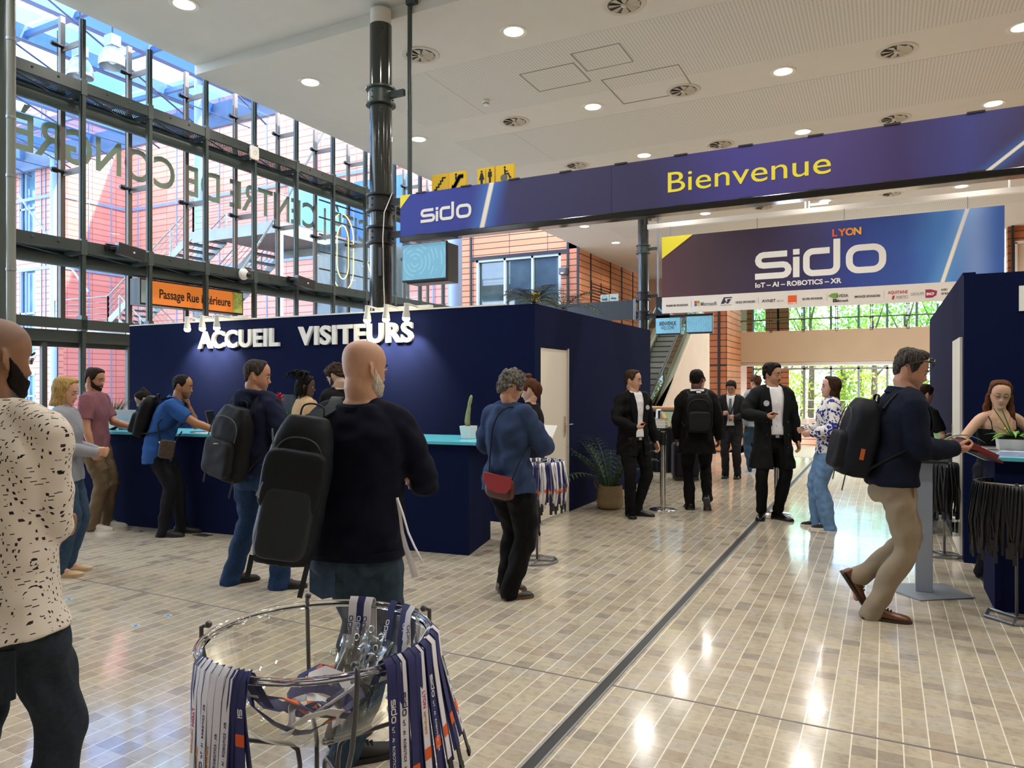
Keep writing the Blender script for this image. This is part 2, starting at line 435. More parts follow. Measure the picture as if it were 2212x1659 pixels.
for y0, y1 in ((11.45, 13.85), (15.15, 17.55), (18.85, 21.2), (22.5, 24.9), (26.2, 28.5)):
    mb.box(-9.35, -7.76, y0, y1, CZ - .004, CZ + .02); mb.box(-7.72, 9, y0, y1, CZ - .004, CZ + .02)
struct('ceiling_panels', mb, M_PERF)
mb = MB(); mb.box(-8.6, 9, 3.0, 7.0, CZ + .186, CZ + .25); struct('ceiling_panels_near', mb, M_PERF)
mb = MB()
for x, y, a, b2 in ((-6.2, 12.35, 1.1, .9), (-4.9, 13.3, 1.5, 1.35), (-5.0, 12.0, .9, .8)):
    for x0, x1, y0, y1 in ((x, x + a, y, y + .02), (x, x + a, y + b2, y + b2 + .02), (x, x + .02, y, y + b2), (x + a, x + a + .02, y, y + b2)): mb.box(x0, x1, y0, y1, CZ - .009, CZ + .01)
struct('trim_5', mb, mat('hatch edge', '#8c887f', .7))
# ------------------------------------------------------------------ glass facade on the left
MY = [7.42 + 1.224 * k for k in range(-8, 10)]          # mullions along Y
def grp(o, l, c, g): return tag(o, l, c, g)
mb = MB(); mb.box(-.05, .05, -.03, .03, 0, CZ + .12); mb.box(-.02, .02, -.045, .045, 0, CZ + .12)
e0 = empty('facade_mullion', (XF, MY[0], 0), 'dark steel mullion of the glass facade', 'mullion', 'front mullions of the glass facade')
mb2 = MB()
for v in mb.v: pass
def rel(mb, loc):
    mb.v = [(p[0] + loc[0], p[1] + loc[1], p[2] + loc[2]) for p in mb.v]; return mb
rel(mb, (XF, MY[0], 0)); mb.build('profile', M_STEEL, e0)
for z in (2.6, 3.86, 6.5): rel(MB().box(-.075, .06, -.05, .05, z - .13, z + .13), (XF, MY[0], 0)).build('joint_plate', M_STEEL2, e0)
for y in MY[1:]:
    c = copy_tree(e0); c.location = (XF, y, 0)
e1 = empty('fin_mullion', (-12.4, MY[0], 0), 'brown grey outer mullion behind the glass facade', 'mullion', 'outer mullions of the glass facade')
mb = rel(MB().box(-.035, .035, -.04, .04, 2.7, CZ + .3), (-12.36, MY[0], 0)); mb.build('profile', M_FIN, e1)
for z in (5.15, 7.25):
    mb = rel(MB().box(.0, .56, -.012, .012, z - .05, z + .05), (-12.36, MY[0], 0)); mb.build('bracket', M_FIN, e1)
    mb = MB(); mb.sweep([(-12.3, MY[0] - .22, z + .02), (-12.3, MY[0] + .05, z + .02)], .03, n=8); mb.tube((-12.3, MY[0] - .2, z + .02), (-12.3, MY[0] - .12, z + .02), .045, n=10)
    mb.build('spring_coupler', M_BLACK, e1)
mb = MB(); mb.tube((-12.28, MY[0] - .12, .2), (-12.28, MY[0] - .12, CZ), .008, n=6); mb.build('tension_rod', M_BLACK, e1)
for y in MY[1:]:
    c = copy_tree(e1); c.location = (-12.4, y, 0)
Y0F, Y1F = MY[0] - .6, 18.9
def line_thing(name, label, cat, parts):
    e = empty(name, (XF, 10, 0), label, cat)
    for nm, mb, m in parts: mb.build(nm, m, e, smooth=(nm == 'tube'), auto=40 if nm == 'tube' else None)
    return e
def grating_mat():
    m = bpy.data.materials.new('walkway grating'); m.use_nodes = True; t = NT(m); t.b.inputs['Base Color'].default_value = lin('#3f4644')
    s = t.sep(t.coord('Object', (1 / .045,) * 3)); g = [t.math('GREATER_THAN', t.math('FRACT', s[i]), .55) for i in (0, 1)]
    tr = t.new('ShaderNodeBsdfTransparent'); mx = t.new('ShaderNodeMixShader'); t.l(t.math('MULTIPLY', g[0], g[1]), mx.inputs[0])
    t.l(t.b.outputs[0], mx.inputs[1]); t.l(tr.outputs[0], mx.inputs[2]); t.l(mx.outputs[0], t.out.inputs[0]); return m
M_GRATE = grating_mat()
for z, tr, lab, tz in ((6.5, .115, 'upper', 6.24), (3.87, .095, 'lower', 3.64)):
    fr = MB(); fr.box(XF - .03, XF + .05, Y0F, Y1F, z - .09, z + .09); fr.box(-12.32, -12.26, Y0F, Y1F, z - .13, z - .03)
    br = MB()
    for a, b2 in zip(MY[:-1], MY[1:]):
        br.box(-12.3, XF, b2 - .03, b2 + .03, z - .13, z - .06)
        br.tube((XF, a, z - .1), (-12.3, b2, z - .1), .012, n=6)
        for q in (.33, .66): br.ball((XF + .055, a + (b2 - a) * q, z + .02), .018)
    gr = MB(); gr.box(-12.28, XF - .02, Y0F, Y1F, z - .05, z - .03)
    tb = MB(); tb.tube((-12.1, Y0F, tz), (-12.1, Y1F, tz), tr, n=20)
    line_thing('maintenance_walkway', f'{lab} steel walkway running along the glass facade', 'walkway', [('edge_beam', fr, M_STEEL), ('cross_brace', br, M_STEEL2), ('grating', gr, M_GRATE)])
    line_thing('round_tube_beam', f'thick round tube under the {lab} facade walkway', 'beam', [('tube', tb, M_STEEL2)])
fr = MB(); fr.box(XF - .06, XF + .06, Y0F, 12.5, 2.5, 2.66); fr.box(XF - .16, XF + .0, Y0F, 12.5, 2.28, 2.47); fr.box(XF - .2, XF - .1, Y0F, 12.5, 2.2, 2.3)
line_thing('door_header_beam', 'dark steel header above the glass entrance doors', 'beam', [('beam', fr, M_STEEL)])
dr = MB(); 
for y in (6.2, 6.8, 7.42, 8.25): dr.box(XF - .04, XF + .03, y - .04, y + .04, 0, 2.25)
dr.box(XF - .04, XF + .03, 6.2, 8.25, 0, .1)
d = struct('door_1', dr, M_STEEL)
hb = MB(); hb.sweep([(XF + .02, 7.95, 1.08), (XF + .1, 7.97, 1.08), (XF + .1, 8.2, 1.08), (XF + .02, 8.22, 1.08)], .018, n=8); hb.box(XF, XF + .05, 7.9, 8.24, 1.05, 1.11); hb.build('door_handle', M_CHROME, d, smooth=True, auto=40)
gb = MB(); gb.box(XF - .012, XF, 6.24, 8.2, .1, 2.2); gb.build('door_glass', M_GLASS, d)
for zc, w in ((1.62, .2), (1.42, .2), (1.0, .24)):
    s_ = MB(); s_.box(XF + .001, XF + .005, 7.55, 7.55 + w, zc - .12, zc + .1); s_.build('door_sticker', mat('frosted sticker', '#a9c4bf', .6), d)
for k, (za, zb) in enumerate(((2.66, 3.4), (3.4, 6.1), (6.1, 7.7))):
    for a, b2 in zip(MY[:-1], MY[1:]):
        mb = MB(); mb.box(XG - .008, XG + .008, a + .01, b2 - .01, za + .005, zb - .005); o = mb.build('window_1', M_GLASS); o['kind'] = 'structure'
# back-to-front lettering on the glass (read from the street)
M_FROST = mat('grey green vinyl lettering', '#a3ae9c', .6); t = NT(M_FROST); tl = t.new('ShaderNodeBsdfTranslucent'); tl.inputs[0].default_value = lin('#93a08c'); mx = t.new('ShaderNodeMixShader'); mx.inputs[0].default_value = .45; t.l(t.b.outputs[0], mx.inputs[1]); t.l(tl.outputs[0], mx.inputs[2]); t.l(mx.outputs[0], t.out.inputs[0])
write('CITÉ | CENTRE DE CONGRÈS', (XG + .02, 15.72, 5.39), (0, -1, 0), (0, 0, 1), .84, M_FROST, depth=.003, bold=.012, width=9.35)
o = bpy.data.objects['lettering']; o.name = 'glass_lettering'; tag(o, 'large grey vinyl letters back to front on the facade glass', 'lettering')
# round steel duct and column at the very left
PX0, PY0 = at(24, 9.3); PX1, PY1 = at(-8, 9.8)
e = empty('grey_downpipe', (PX0, PY0, 0), 'light grey round pipe in front of the leftmost column', 'pipe')
mb = MB(); mb.tube((PX0, PY0, 0), (PX0, PY0, 7.6), .052, n=20); mb.build('pipe', mat('pale grey pipe', '#8b9088', .35), e, smooth=True, auto=40)
for z in (3.05, 4.25, 5.0, 6.0): mb = MB(); mb.tube((PX0, PY0, z), (PX0, PY0, z + .035), .058, n=20); mb.build('pipe_clamp', M_GALV, e, smooth=True, auto=40)
mb = MB(); mb.sweep([(PX1, PY1, 0), (PX1, PY1, 7.6)], .14, n=24)
struct('column_left', mb, M_STEEL2, smooth=True, auto=40)
# ------------------------------------------------------------------ outside: passage, opposite building, roof
mb = MB(); mb.box(-70, -12.5, -10, 30, -.5, -.02); struct('ground_passage', mb, mat('pale paving', '#c4beb4', .7, noise=.08, nscale=1))
def wall_open(x0, x1, z0, z1, holes, mk):
    """rectangles around holes (a0,a1,b0,b1)"""
    xs = sorted({x0, x1} | {h for q in holes for h in q[:2]}); zs = sorted({z0, z1} | {h for q in holes for h in q[2:]})
    for a, b2 in zip(xs[:-1], xs[1:]):
        for c, d in zip(zs[:-1], zs[1:]):
            if not any(q[0] <= a and b2 <= q[1] and q[2] <= c and d <= q[3] for q in holes): mk(a, b2, c, d)
YC, YA, XB = 29.3, 24.9, -42.0
WD = (-16.95, -12.65, 4.05, 7.35)
mb = MB(); wall_open(-18.0, -11.85, -.5, 18, [WD], lambda a, b2, c, d: mb.box(a, b2, YC, YC + .4, c, d)); struct('wall_facing', mb, M_TC_D)
mb = MB(); mb.box(XB, -18.0, YC, YC + .4, -.5, 18); struct('wall_facing_far', mb, M_TC_EXT)
mb = MB(); mb.box(XB - .4, XB, YA + .4, YC + .4, -.5, 18); struct('wall_return', mb, M_TC_B)
wins = [(-45.6, -44.0, 9.6, 14.2), (-45.6, -44.0, 3.1, 8.4), (-45.6, -44.0, -.4, 2.2)]
mb = MB(); wall_open(-62, XB, -.5, 18, wins, lambda a, b2, c, d: mb.box(a, b2, YA, YA + .4, c, d)); struct('wall_facing_near', mb, M_TC_EXT)
M_WIN = mat('dark window glass', '#5d7f98', .06, .0, noise=.5, nscale=.7, spec=.9)
M_WFR = mat('window frame blue grey', '#8fa3c4', .4)
for i, (a, b2, c, d) in enumerate(wins):
    f = MB()
    for q in ((a, a + .1, c, d), (b2 - .1, b2, c, d), (a, b2, c, c + .1), (a, b2, d - .1, d), (a, b2, (c + d) / 2 - .05, (c + d) / 2 + .05), (a + .55, a + .62, c, d)): f.box(q[0], q[1], YA + .02, YA + .14, q[2], q[3])
    o = struct(f'window_{i + 2}', f, M_WFR); p = MB(); p.box(a, b2, YA + .2, YA + .22, c, d); p.build('window_pane', M_WIN, o)
    r_ = MB(); [r_.tube((a - .1, YA - .1, c + .3 + k * .25), (b2 + .1, YA - .1, c + .3 + k * .25), .03, n=6) for k in range(2)]; r_.build('window_rail', M_BLUESTEEL, o)
# the wide window of the facing wall
a, b2, c, d = WD; f = MB()
for q in ((a, a + .12, c, d), (b2 - .12, b2, c, d), (a, b2, c, c + .1), (a, b2, d - .1, d), (a + 1.45, a + 1.55, c, d), (a + 2.85, a + 2.95, c, d)): f.box(q[0], q[1], YC + .02, YC + .16, q[2], q[3])
o = struct('window_5', f, mat('pale aluminium frame', '#aebcbc', .35)); p = MB(); p.box(a, b2, YC + .2, YC + .22, c, d); p.build('window_pane', mat('reflecting glass', '#3a4848', .04, spec=1., noise=.6, nscale=.6), o)
f = MB(); f.box(a, a + 3, YC + .05, YC + .1, c + .25, c + .35); f.build('window_rail', M_WHITE, o)
# facing wall continues inside, along the facade line
LV = (30.9, 33.4, 4.3, 6.3)
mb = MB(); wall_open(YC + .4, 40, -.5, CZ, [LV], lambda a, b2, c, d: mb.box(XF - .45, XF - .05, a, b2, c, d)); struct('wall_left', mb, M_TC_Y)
f = MB(); f.box(XF - .4, XF - .35, LV[0], LV[1], LV[2], LV[3]); fo = struct('wall_louvre_back', f, M_BLACK)
e = empty('louvre_grille', (XF, 32, 5), 'brown slatted louvre in the terracotta side wall', 'louvre')
f = MB()
for k in range(14):
    z = LV[2] + .08 + k * (LV[3] - LV[2]) / 14; f.box(XF - .2, XF - .03, LV[0], LV[1], z - .045, z + .045)
f.build('slats', mat('brown slat', '#a3663f', .5), e)
f = MB(); f.box(XF - .2, XF, LV[0] - .05, LV[0], LV[2], LV[3]); f.box(XF - .2, XF, LV[1], LV[1] + .05, LV[2], LV[3]); f.box(XF - .2, XF, 32.1, 32.16, LV[2], LV[3]); f.build('frame', M_BLACK, e)
mb = MB()
for x in (-18, -17.2, -12.3, -11.83): mb.box(x - .05, x + .05, YC - .06, YC, -.2, 8.5 if x > -17 else 18)
for y in (30.85, 33.5, 35.2, 37): mb.box(XF - .05, XF - .02, y - .04, y + .04, -.2, CZ)
mb.box(-17.2, -12.3, YC - .05, YC, 7.35, 7.5)
struct('trim_6', mb, M_BLACK)
mb = MB()
for x in (-41, -37.5, -33.9, -30.2, -26.6, -22.9, -19.3): mb.box(x - .035, x + .035, YC - .05, YC, 0, 18)
for z in (4.1, 8.3, 12.4): mb.box(XB, -18, YC - .08, YC, z - .09, z + .09); mb.box(XB, XB + .07, YA, YC, z - .09, z + .09); mb.box(-62, XB, YA - .08, YA, z - .09, z + .09)
for y in (26.8, 28.2): mb.box(XB, XB + .05, y - .03, y + .03, 0, 18)
for x in (-43.4, -47, -46, -43): mb.box(x - .03, x + .03, YA - .05, YA, 0, 18)
struct('trim_7', mb, mat('blue grey joint profile', '#7885a6', .45))
def column(x, y, r, h, label):
    e = empty('round_column', (x, y, 0), label, 'column'); mb = MB(); mb.tube((x, y, -.4), (x, y, h), r, n=24); mb.build('shaft', M_BLUESTEEL, e, smooth=True, auto=40)
    mb = MB(); mb.tube((x, y, h), (x, y, h + .12), r * 1.35, n=24); mb.build('capital', M_BLUESTEEL, e, smooth=True, auto=40)
(x, t_) = at_y(117, 24.4); column(x, 24.4, .20, 14.2, 'pale blue round column beside the far window of the passage')
(x, t_) = at_y(428, 21.5); column(x, 21.5, .16, 15, 'pale blue round column standing behind the outdoor stair flight')
(x, t_) = at_y(604, 18.9); column(x, 18.9, .13, 7.0, 'slim blue column carrying the outdoor stair platform corner')
(x, t_) = at_y(983, 21.0); column(x, 21.0, .24, 7.4, 'blue grey round column beside the last facade mullion')
# glass roof over the passage
RZ = 14.6
e = empty('roof_steelwork', (-30, 15, RZ), 'blue steel frame of the glass roof over the passage', 'roof frame')
M_RB = mat('blue roof steel', '#42608e', .4)
mb = MB()
for k in range(13): x = -13.5 - k * 3.1; mb.box(x - .16, x + .16, -6, 24.9, RZ, RZ + .55)
mb.build('rafters', M_RB, e)
mb = MB()
for k in range(11): y = -5 + k * 3.0; mb.box(-52, -12.6, y - .08, y + .08, RZ + .1, RZ + .3)
mb.build('purlins', M_RB, e)
mb = MB(); mb.box(-62, -12.6, 24.5, 24.9, RZ - .5, RZ + .5); mb.box(-62, -12.6, 24.3, 24.5, RZ - .75, RZ - .55); mb.build('edge_beam', mat('slate blue steel', '#55617a', .45), e)
mb = MB()
for k in range(10):
    x = -14 - k * 3.6; mb.tube((x, 4, RZ - 1.6), (x - 3.6, 14, RZ + .1), .04, n=6); mb.tube((x, 14, RZ), (x - 3.6, 24, RZ - 1.3), .04, n=6); mb.tube((x - 1, 4, RZ - 1.5), (x - 1, 24, RZ - 1.3), .025, n=6)
mb.build('tie_rods', mat('dark tie rod', '#34425e', .4), e)
mb = MB()
for k in range(8): y = 2 + k * 2.9; mb.obox((-16.4, y, RZ - 2.2), (.09, 0, 0), (.0, .06, 0), (1.1, 0, 1.5))
mb.build('struts', M_STEEL, e)
k = 0
for i in range(12):
    for j in range(10):
        x = -13.5 - i * 3.1; y = -5 + j * 3.0
        mb = MB(); mb.box(x - 2.95, x - .15, y + .06, y + 2.94, RZ + .56, RZ + .58); o = mb.build('window_roof', M_GLASSB if (i + j) % 3 else M_GLASS); o['kind'] = 'structure'
def bay_lamp(px, X, py):
    Y, t = at_x(px, X); z = zz(py, t)
    e = empty('high_bay_lamp', (X, Y, z), f'silver bell lamp hanging under the glass roof, {"upper" if px > 200 else "lower"} one', 'lamp', 'bell lamps under the glass roof')
    mb = MB(); mb.lathe((X, Y, z), [(.33, -.12), (.345, -.1), (.34, .02), (.30, .2), (.2, .36), (.1, .4), (.09, .38), (.18, .33), (.28, .18), (.32, 0), (.33, -.12)], 24); mb.build('reflector', mat('brushed bell', '#b7bcc4', .3, .8), e, smooth=True, auto=50)
    mb = MB(); mb.box(X - .17, X + .17, Y - .14, Y + .14, z + .42, z + .72); mb.tube((X, Y, z + .36), (X, Y, z + .45), .1); mb.build('ballast_box', M_GALV, e, bevel=.02)
    mb = MB(); mb.tube((X, Y, z + .7), (X, Y, RZ + .1), .02, n=6); mb.build('hanger', M_BLACK, e)
    mb = MB(); mb.ball((X, Y, z + .08), .12); mb.build('bulb', M_WHITE, e, smooth=True)
bay_lamp(243, -18.5, 135); bay_lamp(173, -19.5, 158)
# ------------------------------------------------------------------ outdoor stairs and platforms
M_ST = mat('weathered stair steel', '#8a8884', .45, .3, noise=.1, nscale=2)
M_TREAD = mat('dark stair tread', '#54565a', .5, .3)
def rail(mb, pts, h=1.05, r=.028, n_in=4, post=1.4):
    pts = [np.array(p, float) for p in pts]
    for k in range(n_in + 1):
        dz = h * (1 - k / (n_in + .6)); mb.sweep([p + (0, 0, dz) for p in pts], r if k == 0 else r * .45, n=6)
    for a, b2 in zip(pts[:-1], pts[1:]):
        L = np.linalg.norm(b2 - a); m = max(1, int(L / post))
        for i in range(m + 1):
            p = a + (b2 - a) * i / m; mb.box(p[0] - .025, p[0] + .025, p[1] - .025, p[1] + .025, p[2] - .15, p[2] + h)
def flight(label, a, b2, wdir, width, name='outdoor_stair_flight', n=16):
    a, b2 = np.array(a, float), np.array(b2, float); w = nrm(wdir) * width; d = b2 - a
    e = empty(name, tuple(a), label, 'stair flight')
    s = MB()
    for q in (0, 1):
        o = a + w * q; s.obox((o + b2 + w * q) / 2, d / 2, nrm(wdir) * .02, (0, 0, .16))
    s.build('stringer', M_ST, e)
    t = MB()
    for i in range(n):
        p = a + d * (i + .5) / n + w / 2; hd = nrm([d[0], d[1], 0]); t.obox(p, hd * .17, w / 2, (0, 0, .025))
    t.build('treads', M_TREAD, e)
    for q in (0, 1): r_ = MB(); rail(r_, [a + w * q, b2 + w * q]); r_.build('handrail', M_ST, e)
    return e
def platform(label, x0, x1, y0, y1, z, rails):
    e = empty('stair_platform', (x0, y0, z), label, 'platform')
    s = MB(); s.box(x0, x1, y0, y1, z - .06, z); s.build('deck', M_TREAD, e)
    s = MB(); [s.box(*q) for q in ((x0, x1, y0 - .05, y0, z - .36, z + .05), (x1, x1 + .05, y0, y1, z - .36, z + .05), (x0, x1, y1, y1 + .05, z - .36, z + .05))]; s.build('edge_beam', M_ST, e)
    for p in rails: r_ = MB(); rail(r_, p); r_.build('handrail', M_ST, e)
    return e
YS = 18.6
flight('outdoor steel stair rising to the upper platform', (-27.9, YS, 4.1), (-22.9, YS, 7.2), (0, 1, 0), 1.5)
platform('upper outdoor stair platform of grey steel', -22.9, -18.8, YS, 22.6, 7.2, [[(-22.9, YS, 7.2), (-18.8, YS, 7.2), (-18.8, 22.6, 7.2)]])
platform('lower outdoor stair landing with steel railing', -31.5, -27.9, YS, 20.4, 4.1, [[(-31.5, YS, 4.1), (-27.9, YS, 4.1)]])
flight('steel stair flight seen from below, under the upper platform', (-25.6, 20.8, 4.3), (-22.0, 20.8, 6.9), (0, 1, 0), 1.4, n=10)
flight('lowest outdoor stair flight behind the orange display', (-26.6, 18.2, 4.0), (-21.5, 18.2, .3), (0, 1, 0), 1.4)
e = empty('stair_bracing', (-22, YS, 3), 'thin diagonal steel braces around the outdoor stairs', 'bracing')
mb = MB()
for a, b2 in (((-33.5, YS - .35, 9.8), (-28.6, YS - .35, 5.3)), ((-21.8, YS - .35, 3.6), (-18.5, YS - .35, 7.2)), ((-18.4, YS - .35, 7.2), (-15.2, YS - .35, 11.2)), ((-26.5, YS - .35, 4.0), (-23.0, YS - .35, 0))): mb.tube(a, b2, .04, n=8)
mb.build('rods', M_ST, e)
# blue glass screen on the platform
e = empty('blue_glass_screen', (-18.2, 22.6, 7.2), 'translucent blue glass box on the upper stair platform', 'glass screen')
M_BG = mat('translucent blue panel', '#5c82d6', .15, spec=.6)
mb = MB(); mb.box(-18.75, -15.9, 22.7, 22.74, 6.6, 9.6); mb.build('panel', M_BG, e)
mb = MB(); mb.box(-18.78, -18.74, YS + .6, 22.7, 7.3, 8.6); mb.build('side_panel', M_BG, e)
mb = MB(); [mb.box(x, x + .05, 22.66, 22.7, 6.6, 9.6) for x in (-18.75, -17.3, -15.9)]; mb.build('frame', M_BLUESTEEL, e)
e = empty('dark_lift_shaft', (-17, 21.8, 0), 'dark glazed box under the upper stair platform', 'lift shaft')
mb = MB(); mb.box(-18.6, -15.9, 20.5, 22.5, -.3, 6.7); mb.build('body', mat('smoky dark glass', '#3a4247', .12, spec=.8), e)
# neon outline sign in the facade
e = empty('neon_outline_sign', (-12.2, 14.3, 4.6), 'pale yellow neon outline of curved letters behind the facade', 'neon sign')
M_NEON = mat('pale neon tube', '#e9e08a', .4, emit='#f2e79a', estr=1.0)
def neon(Y, poly, X=-12.25):
    mb = MB(); mb.sweep([(X, Y + p[0], p[1]) for p in poly], .014, n=6); return mb
out = [(.43 + .42 * math.cos(a), 4.95 + (.62 if math.sin(a) > 0 else .62) * math.sin(a) + (.35 if math.sin(a) > 0 else -.35)) for a in [math.radians(-250 + 10 * k) for k in range(35)]]
inn = [(.43 + .22 * math.cos(a), 4.95 + .4 * math.sin(a) + (.28 if math.sin(a) > 0 else -.28)) for a in [math.radians(-250 + 10 * k) for k in range(35)]]
neon(14.0, out).build('outer_tube', M_NEON, e, smooth=True); neon(14.0, inn).build('inner_tube', M_NEON, e, smooth=True)
neon(14.0, [(1.35, 5.0), (1.7, 4.2), (1.75, 3.9)]).build('slanted_tube', M_NEON, e, smooth=True)
mb = MB()
for k in range(6): mb.tube((-12.28, 13.6, 4.0 + k * .42), (-12.28, 16.2, 4.0 + k * .42), .02, n=6)
mb.build('bars', M_STEEL2, e)
# orange display
e = empty('orange_display', (-12.15, 9.8, 3.3), 'orange dot-matrix display reading Passage Rue intérieure', 'display sign')
mb = MB(); mb.box(-12.3, -12.02, 8.62, 11.0, 3.05, 3.53); mb.build('housing', M_BLACK, e)
M_OR = mat('orange display face', '#d9792c', .6, noise=.12, nscale=160, emit='#d9792c', estr=.35)
mb = MB(); mb.box(-12.02, -12.01, 8.78, 10.72, 3.08, 3.5); mb.build('screen', M_OR, e)
mb = MB(); mb.box(-12.02, -12.01, 10.73, 10.97, 3.08, 3.5); mb.build('map_panel', mat('pale green map', '#c2cf6a', .6, noise=.5, nscale=14), e)
mb = MB(); mb.box(-12.02, -12.01, 8.64, 8.76, 3.08, 3.5); mb.build('side_strip', mat('pale blue strip', '#b9cfcd', .5), e)
write('Passage Rue intérieure', (-12.008, 9.0, 3.2), (0, 1, 0), (0, 0, 1), .24, mat('black letters', '#241a12', .6), e, depth=.002, bold=.004, width=1.65)
# facade gadgets
def speaker(Y, label):
    e = empty('wall_loudspeaker', (XF + .25, Y, 3.85), label, 'loudspeaker', 'black loudspeakers on the facade walkway')
    mb = MB(); mb.prism([(-.22, -.09), (.22, -.13), (.22, .08), (-.22, .11)], (XF + .12, Y, 3.9), (.28, .95, -.12), (.12, 0, 1), (.26, -.1, -.04)); mb.build('cabinet', mat('speaker shell', '#3c3d3e', .5), e, bevel=.015)
    mb = MB(); mb.tube((XF + .08, Y - .3, 3.92), (XF + .2, Y - .2, 3.92), .03); mb.box(XF + .055, XF + .09, Y - .38, Y - .2, 3.86, 3.98); mb.build('bracket', M_BLACK, e)
    mb = MB(); mb.ball((XF + .40, Y - .08, 3.84), .018); mb.build('badge', M_WHITE, e)
speaker(8.15, 'black loudspeaker on the lower walkway above the orange display'); speaker(12.35, 'black loudspeaker on the lower walkway beside the neon outline')
e = empty('dome_camera', (XF + .1, 10.75, 3.85), 'white dome camera on the lower facade walkway', 'camera')
mb = MB(); mb.ball((XF + .12, 10.7, 3.85), (.09, .11, .12)); mb.build('housing', M_WHITE, e, smooth=True)
mb = MB(); mb.ball((XF + .2, 10.76, 3.83), (.05, .07, .06)); mb.build('lens', M_BLACK, e, smooth=True)
e = empty('wireless_access_point', (XF + .1, 11.0, 6.45), 'white rounded wireless access point on a facade mullion', 'access point')
mb = MB(); mb.rbox((XF + .1, 11.0, 6.42), (.025, 0, 0), (0, .12, 0), (0, 0, .14), .35); mb.build('case', M_WHITE, e, smooth=True)
mb = MB(); mb.lathe((XF + .13, 11.0, 6.42), [(.035, -.002), (.045, .004), (.035, .004)], 20, 'x'); mb.build('ring', mat('pale grey plastic', '#c9cccc', .5), e)
# ------------------------------------------------------------------ far end: windows, slab edge, balustrade, escalator, trees
YF = 38.0
mb = MB(); wall_open(-6.2, 4.2, -2.0, CZ, [(-5.9, 4.2, -.42, 2.62), (-5.9, 4.2, 4.1, 7.3)], lambda a, b2, c, d: mb.box(a, b2, YF, YF + .3, c, d)); struct('wall_back', mb, M_TC_D)
mb = MB(); mb.box(-6.3, 4.2, 36.0, YF, 2.63, 4.08); struct('slab_mezzanine', mb, M_BEIGE)
mb = MB(); mb.box(-6.3, 4.2, 36.3, YF - .05, 2.48, 2.62); struct('trim_8', mb, mat('white soffit', '#f2efe8', .6))
fr = MB(); 
xs = [-5.9 + 1.2 * k for k in range(9)]
for x in xs:
    for z0, z1 in ((-.42, 2.62), (4.1, 7.3)): fr.box(x - .05, x + .05, YF - .02, YF + .12, z0, z1)
for z in (-.42, 2.3, 4.1, 7.25): fr.box(-5.9, 4.2, YF - .02, YF + .12, z, z + .09)
w9 = struct('window_9', fr, mat('aluminium mullion', '#a5a8ac', .4, .5))
for z0, z1 in ((-.3, 2.6), (4.2, 7.2)): p = MB(); p.box(-5.9, 4.2, YF + .14, YF + .15, z0, z1); p.build('window_pane', M_GLASS, w9)
mb = MB(); mb.box(-5.3, -4.2, YF - .02, YF + .1, -.4, 2.3); mb.box(-5.3, -4.2, YF - .02, YF + .1, 4.1, 7.3); struct('wall_pier', mb, M_TC_D)
mb = MB(); mb.box(-6.17, 4.2, YF - .3, YF, -1.9, -.5); struct('wall_parapet', mb, M_TC_D)
mb = MB(); mb.box(-6.17, 4.2, YF - .34, YF - .02, -.52, -.4); struct('trim_9', mb, M_CREAM)
# balustrade of the mezzanine
e = empty('glass_balustrade', (-1, 36, 4.1), 'glass balustrade with wooden rail along the mezzanine edge', 'balustrade')
for k in range(8):
    x = -6.2 + 1.42 * k
    p = MB(); p.box(x + .05, x + 1.37, 36.02, 36.035, 4.12, 5.15); p.build('glass_panel', M_GLASSG, e)
    p = MB(); [p.tube((x + q, 36.0, 4.0), (x + q, 36.0, 5.2), .015, n=6) for q in (-.035, .035)]; [p.box(x - .09, x + .09, 35.97, 36.05, z, z + .03) for z in (4.1, 4.55, 5.1)]; p.build('post', M_BLACK, e)
p = MB(); p.tube((-6.2, 36.1, 4.62), (4.2, 36.1, 4.62), .03, n=8); p.build('wooden_rail', mat('light wood rail', '#b9885c', .4), e, smooth=True)
# terracotta block in front of the windows
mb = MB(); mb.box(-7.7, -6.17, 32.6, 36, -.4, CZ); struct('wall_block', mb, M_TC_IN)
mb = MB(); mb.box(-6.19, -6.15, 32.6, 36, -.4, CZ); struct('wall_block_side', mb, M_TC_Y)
mb = MB(); [mb.box(x - .05, x + .05, 32.55, 32.6, -.2, CZ) for x in (-7.68, -7.3, -6.5)]; [mb.box(-7.7, -6.15, 32.57, 32.6, z, z + .06) for z in (2.4,)]; struct('trim_10', mb, M_BLACK)
mb = MB(); mb.box(XF, -8.5, 33.5, 40, 4.0, 4.25); struct('slab_upper_landing', mb, M_BEIGE)
# stairwell walls beside the descending steps
mb = MB(); mb.box(-3.55, -3.3, EDGE, 26, -2.2, .55); struct('wall_stairwell', mb, M_TC_Y)
mb = MB(); mb.box(4.2, 4.45, EDGE, 38, -2.2, .55); struct('wall_stairwell_side', mb, M_TC_Y)
e = empty('dark_handrail', (-3.4, 20, .6), 'dark metal rail on the stairwell wall behind the suited visitors', 'handrail')
mb = MB(); mb.box(-3.6, -3.25, EDGE, 26, .56, .62); mb.tube((-6.5, EDGE - 1.2, 1.0), (-3.4, EDGE - 1.2, 1.0), .03, n=8); mb.build('rail', M_BLACK, e)
e = empty('low_glass_rail', (0, 24, -1), 'dark rail with glass panels on the lower level', 'railing')
mb = MB(); mb.box(-3.2, 4.0, 26, 26.06, -.62, -.54); mb.build('rail', M_BLACK, e)
mb = MB(); mb.box(-3.2, 4.0, 26.02, 26.035, -1.8, -.65); mb.build('glass_panel', M_GLASSG, e)
mb = MB(); [mb.box(x - .03, x + .03, 26.0, 26.06, -1.9, -.55) for x in (-3, -1.4, .2, 1.8, 3.4)]; mb.build('post', M_GALV, e)
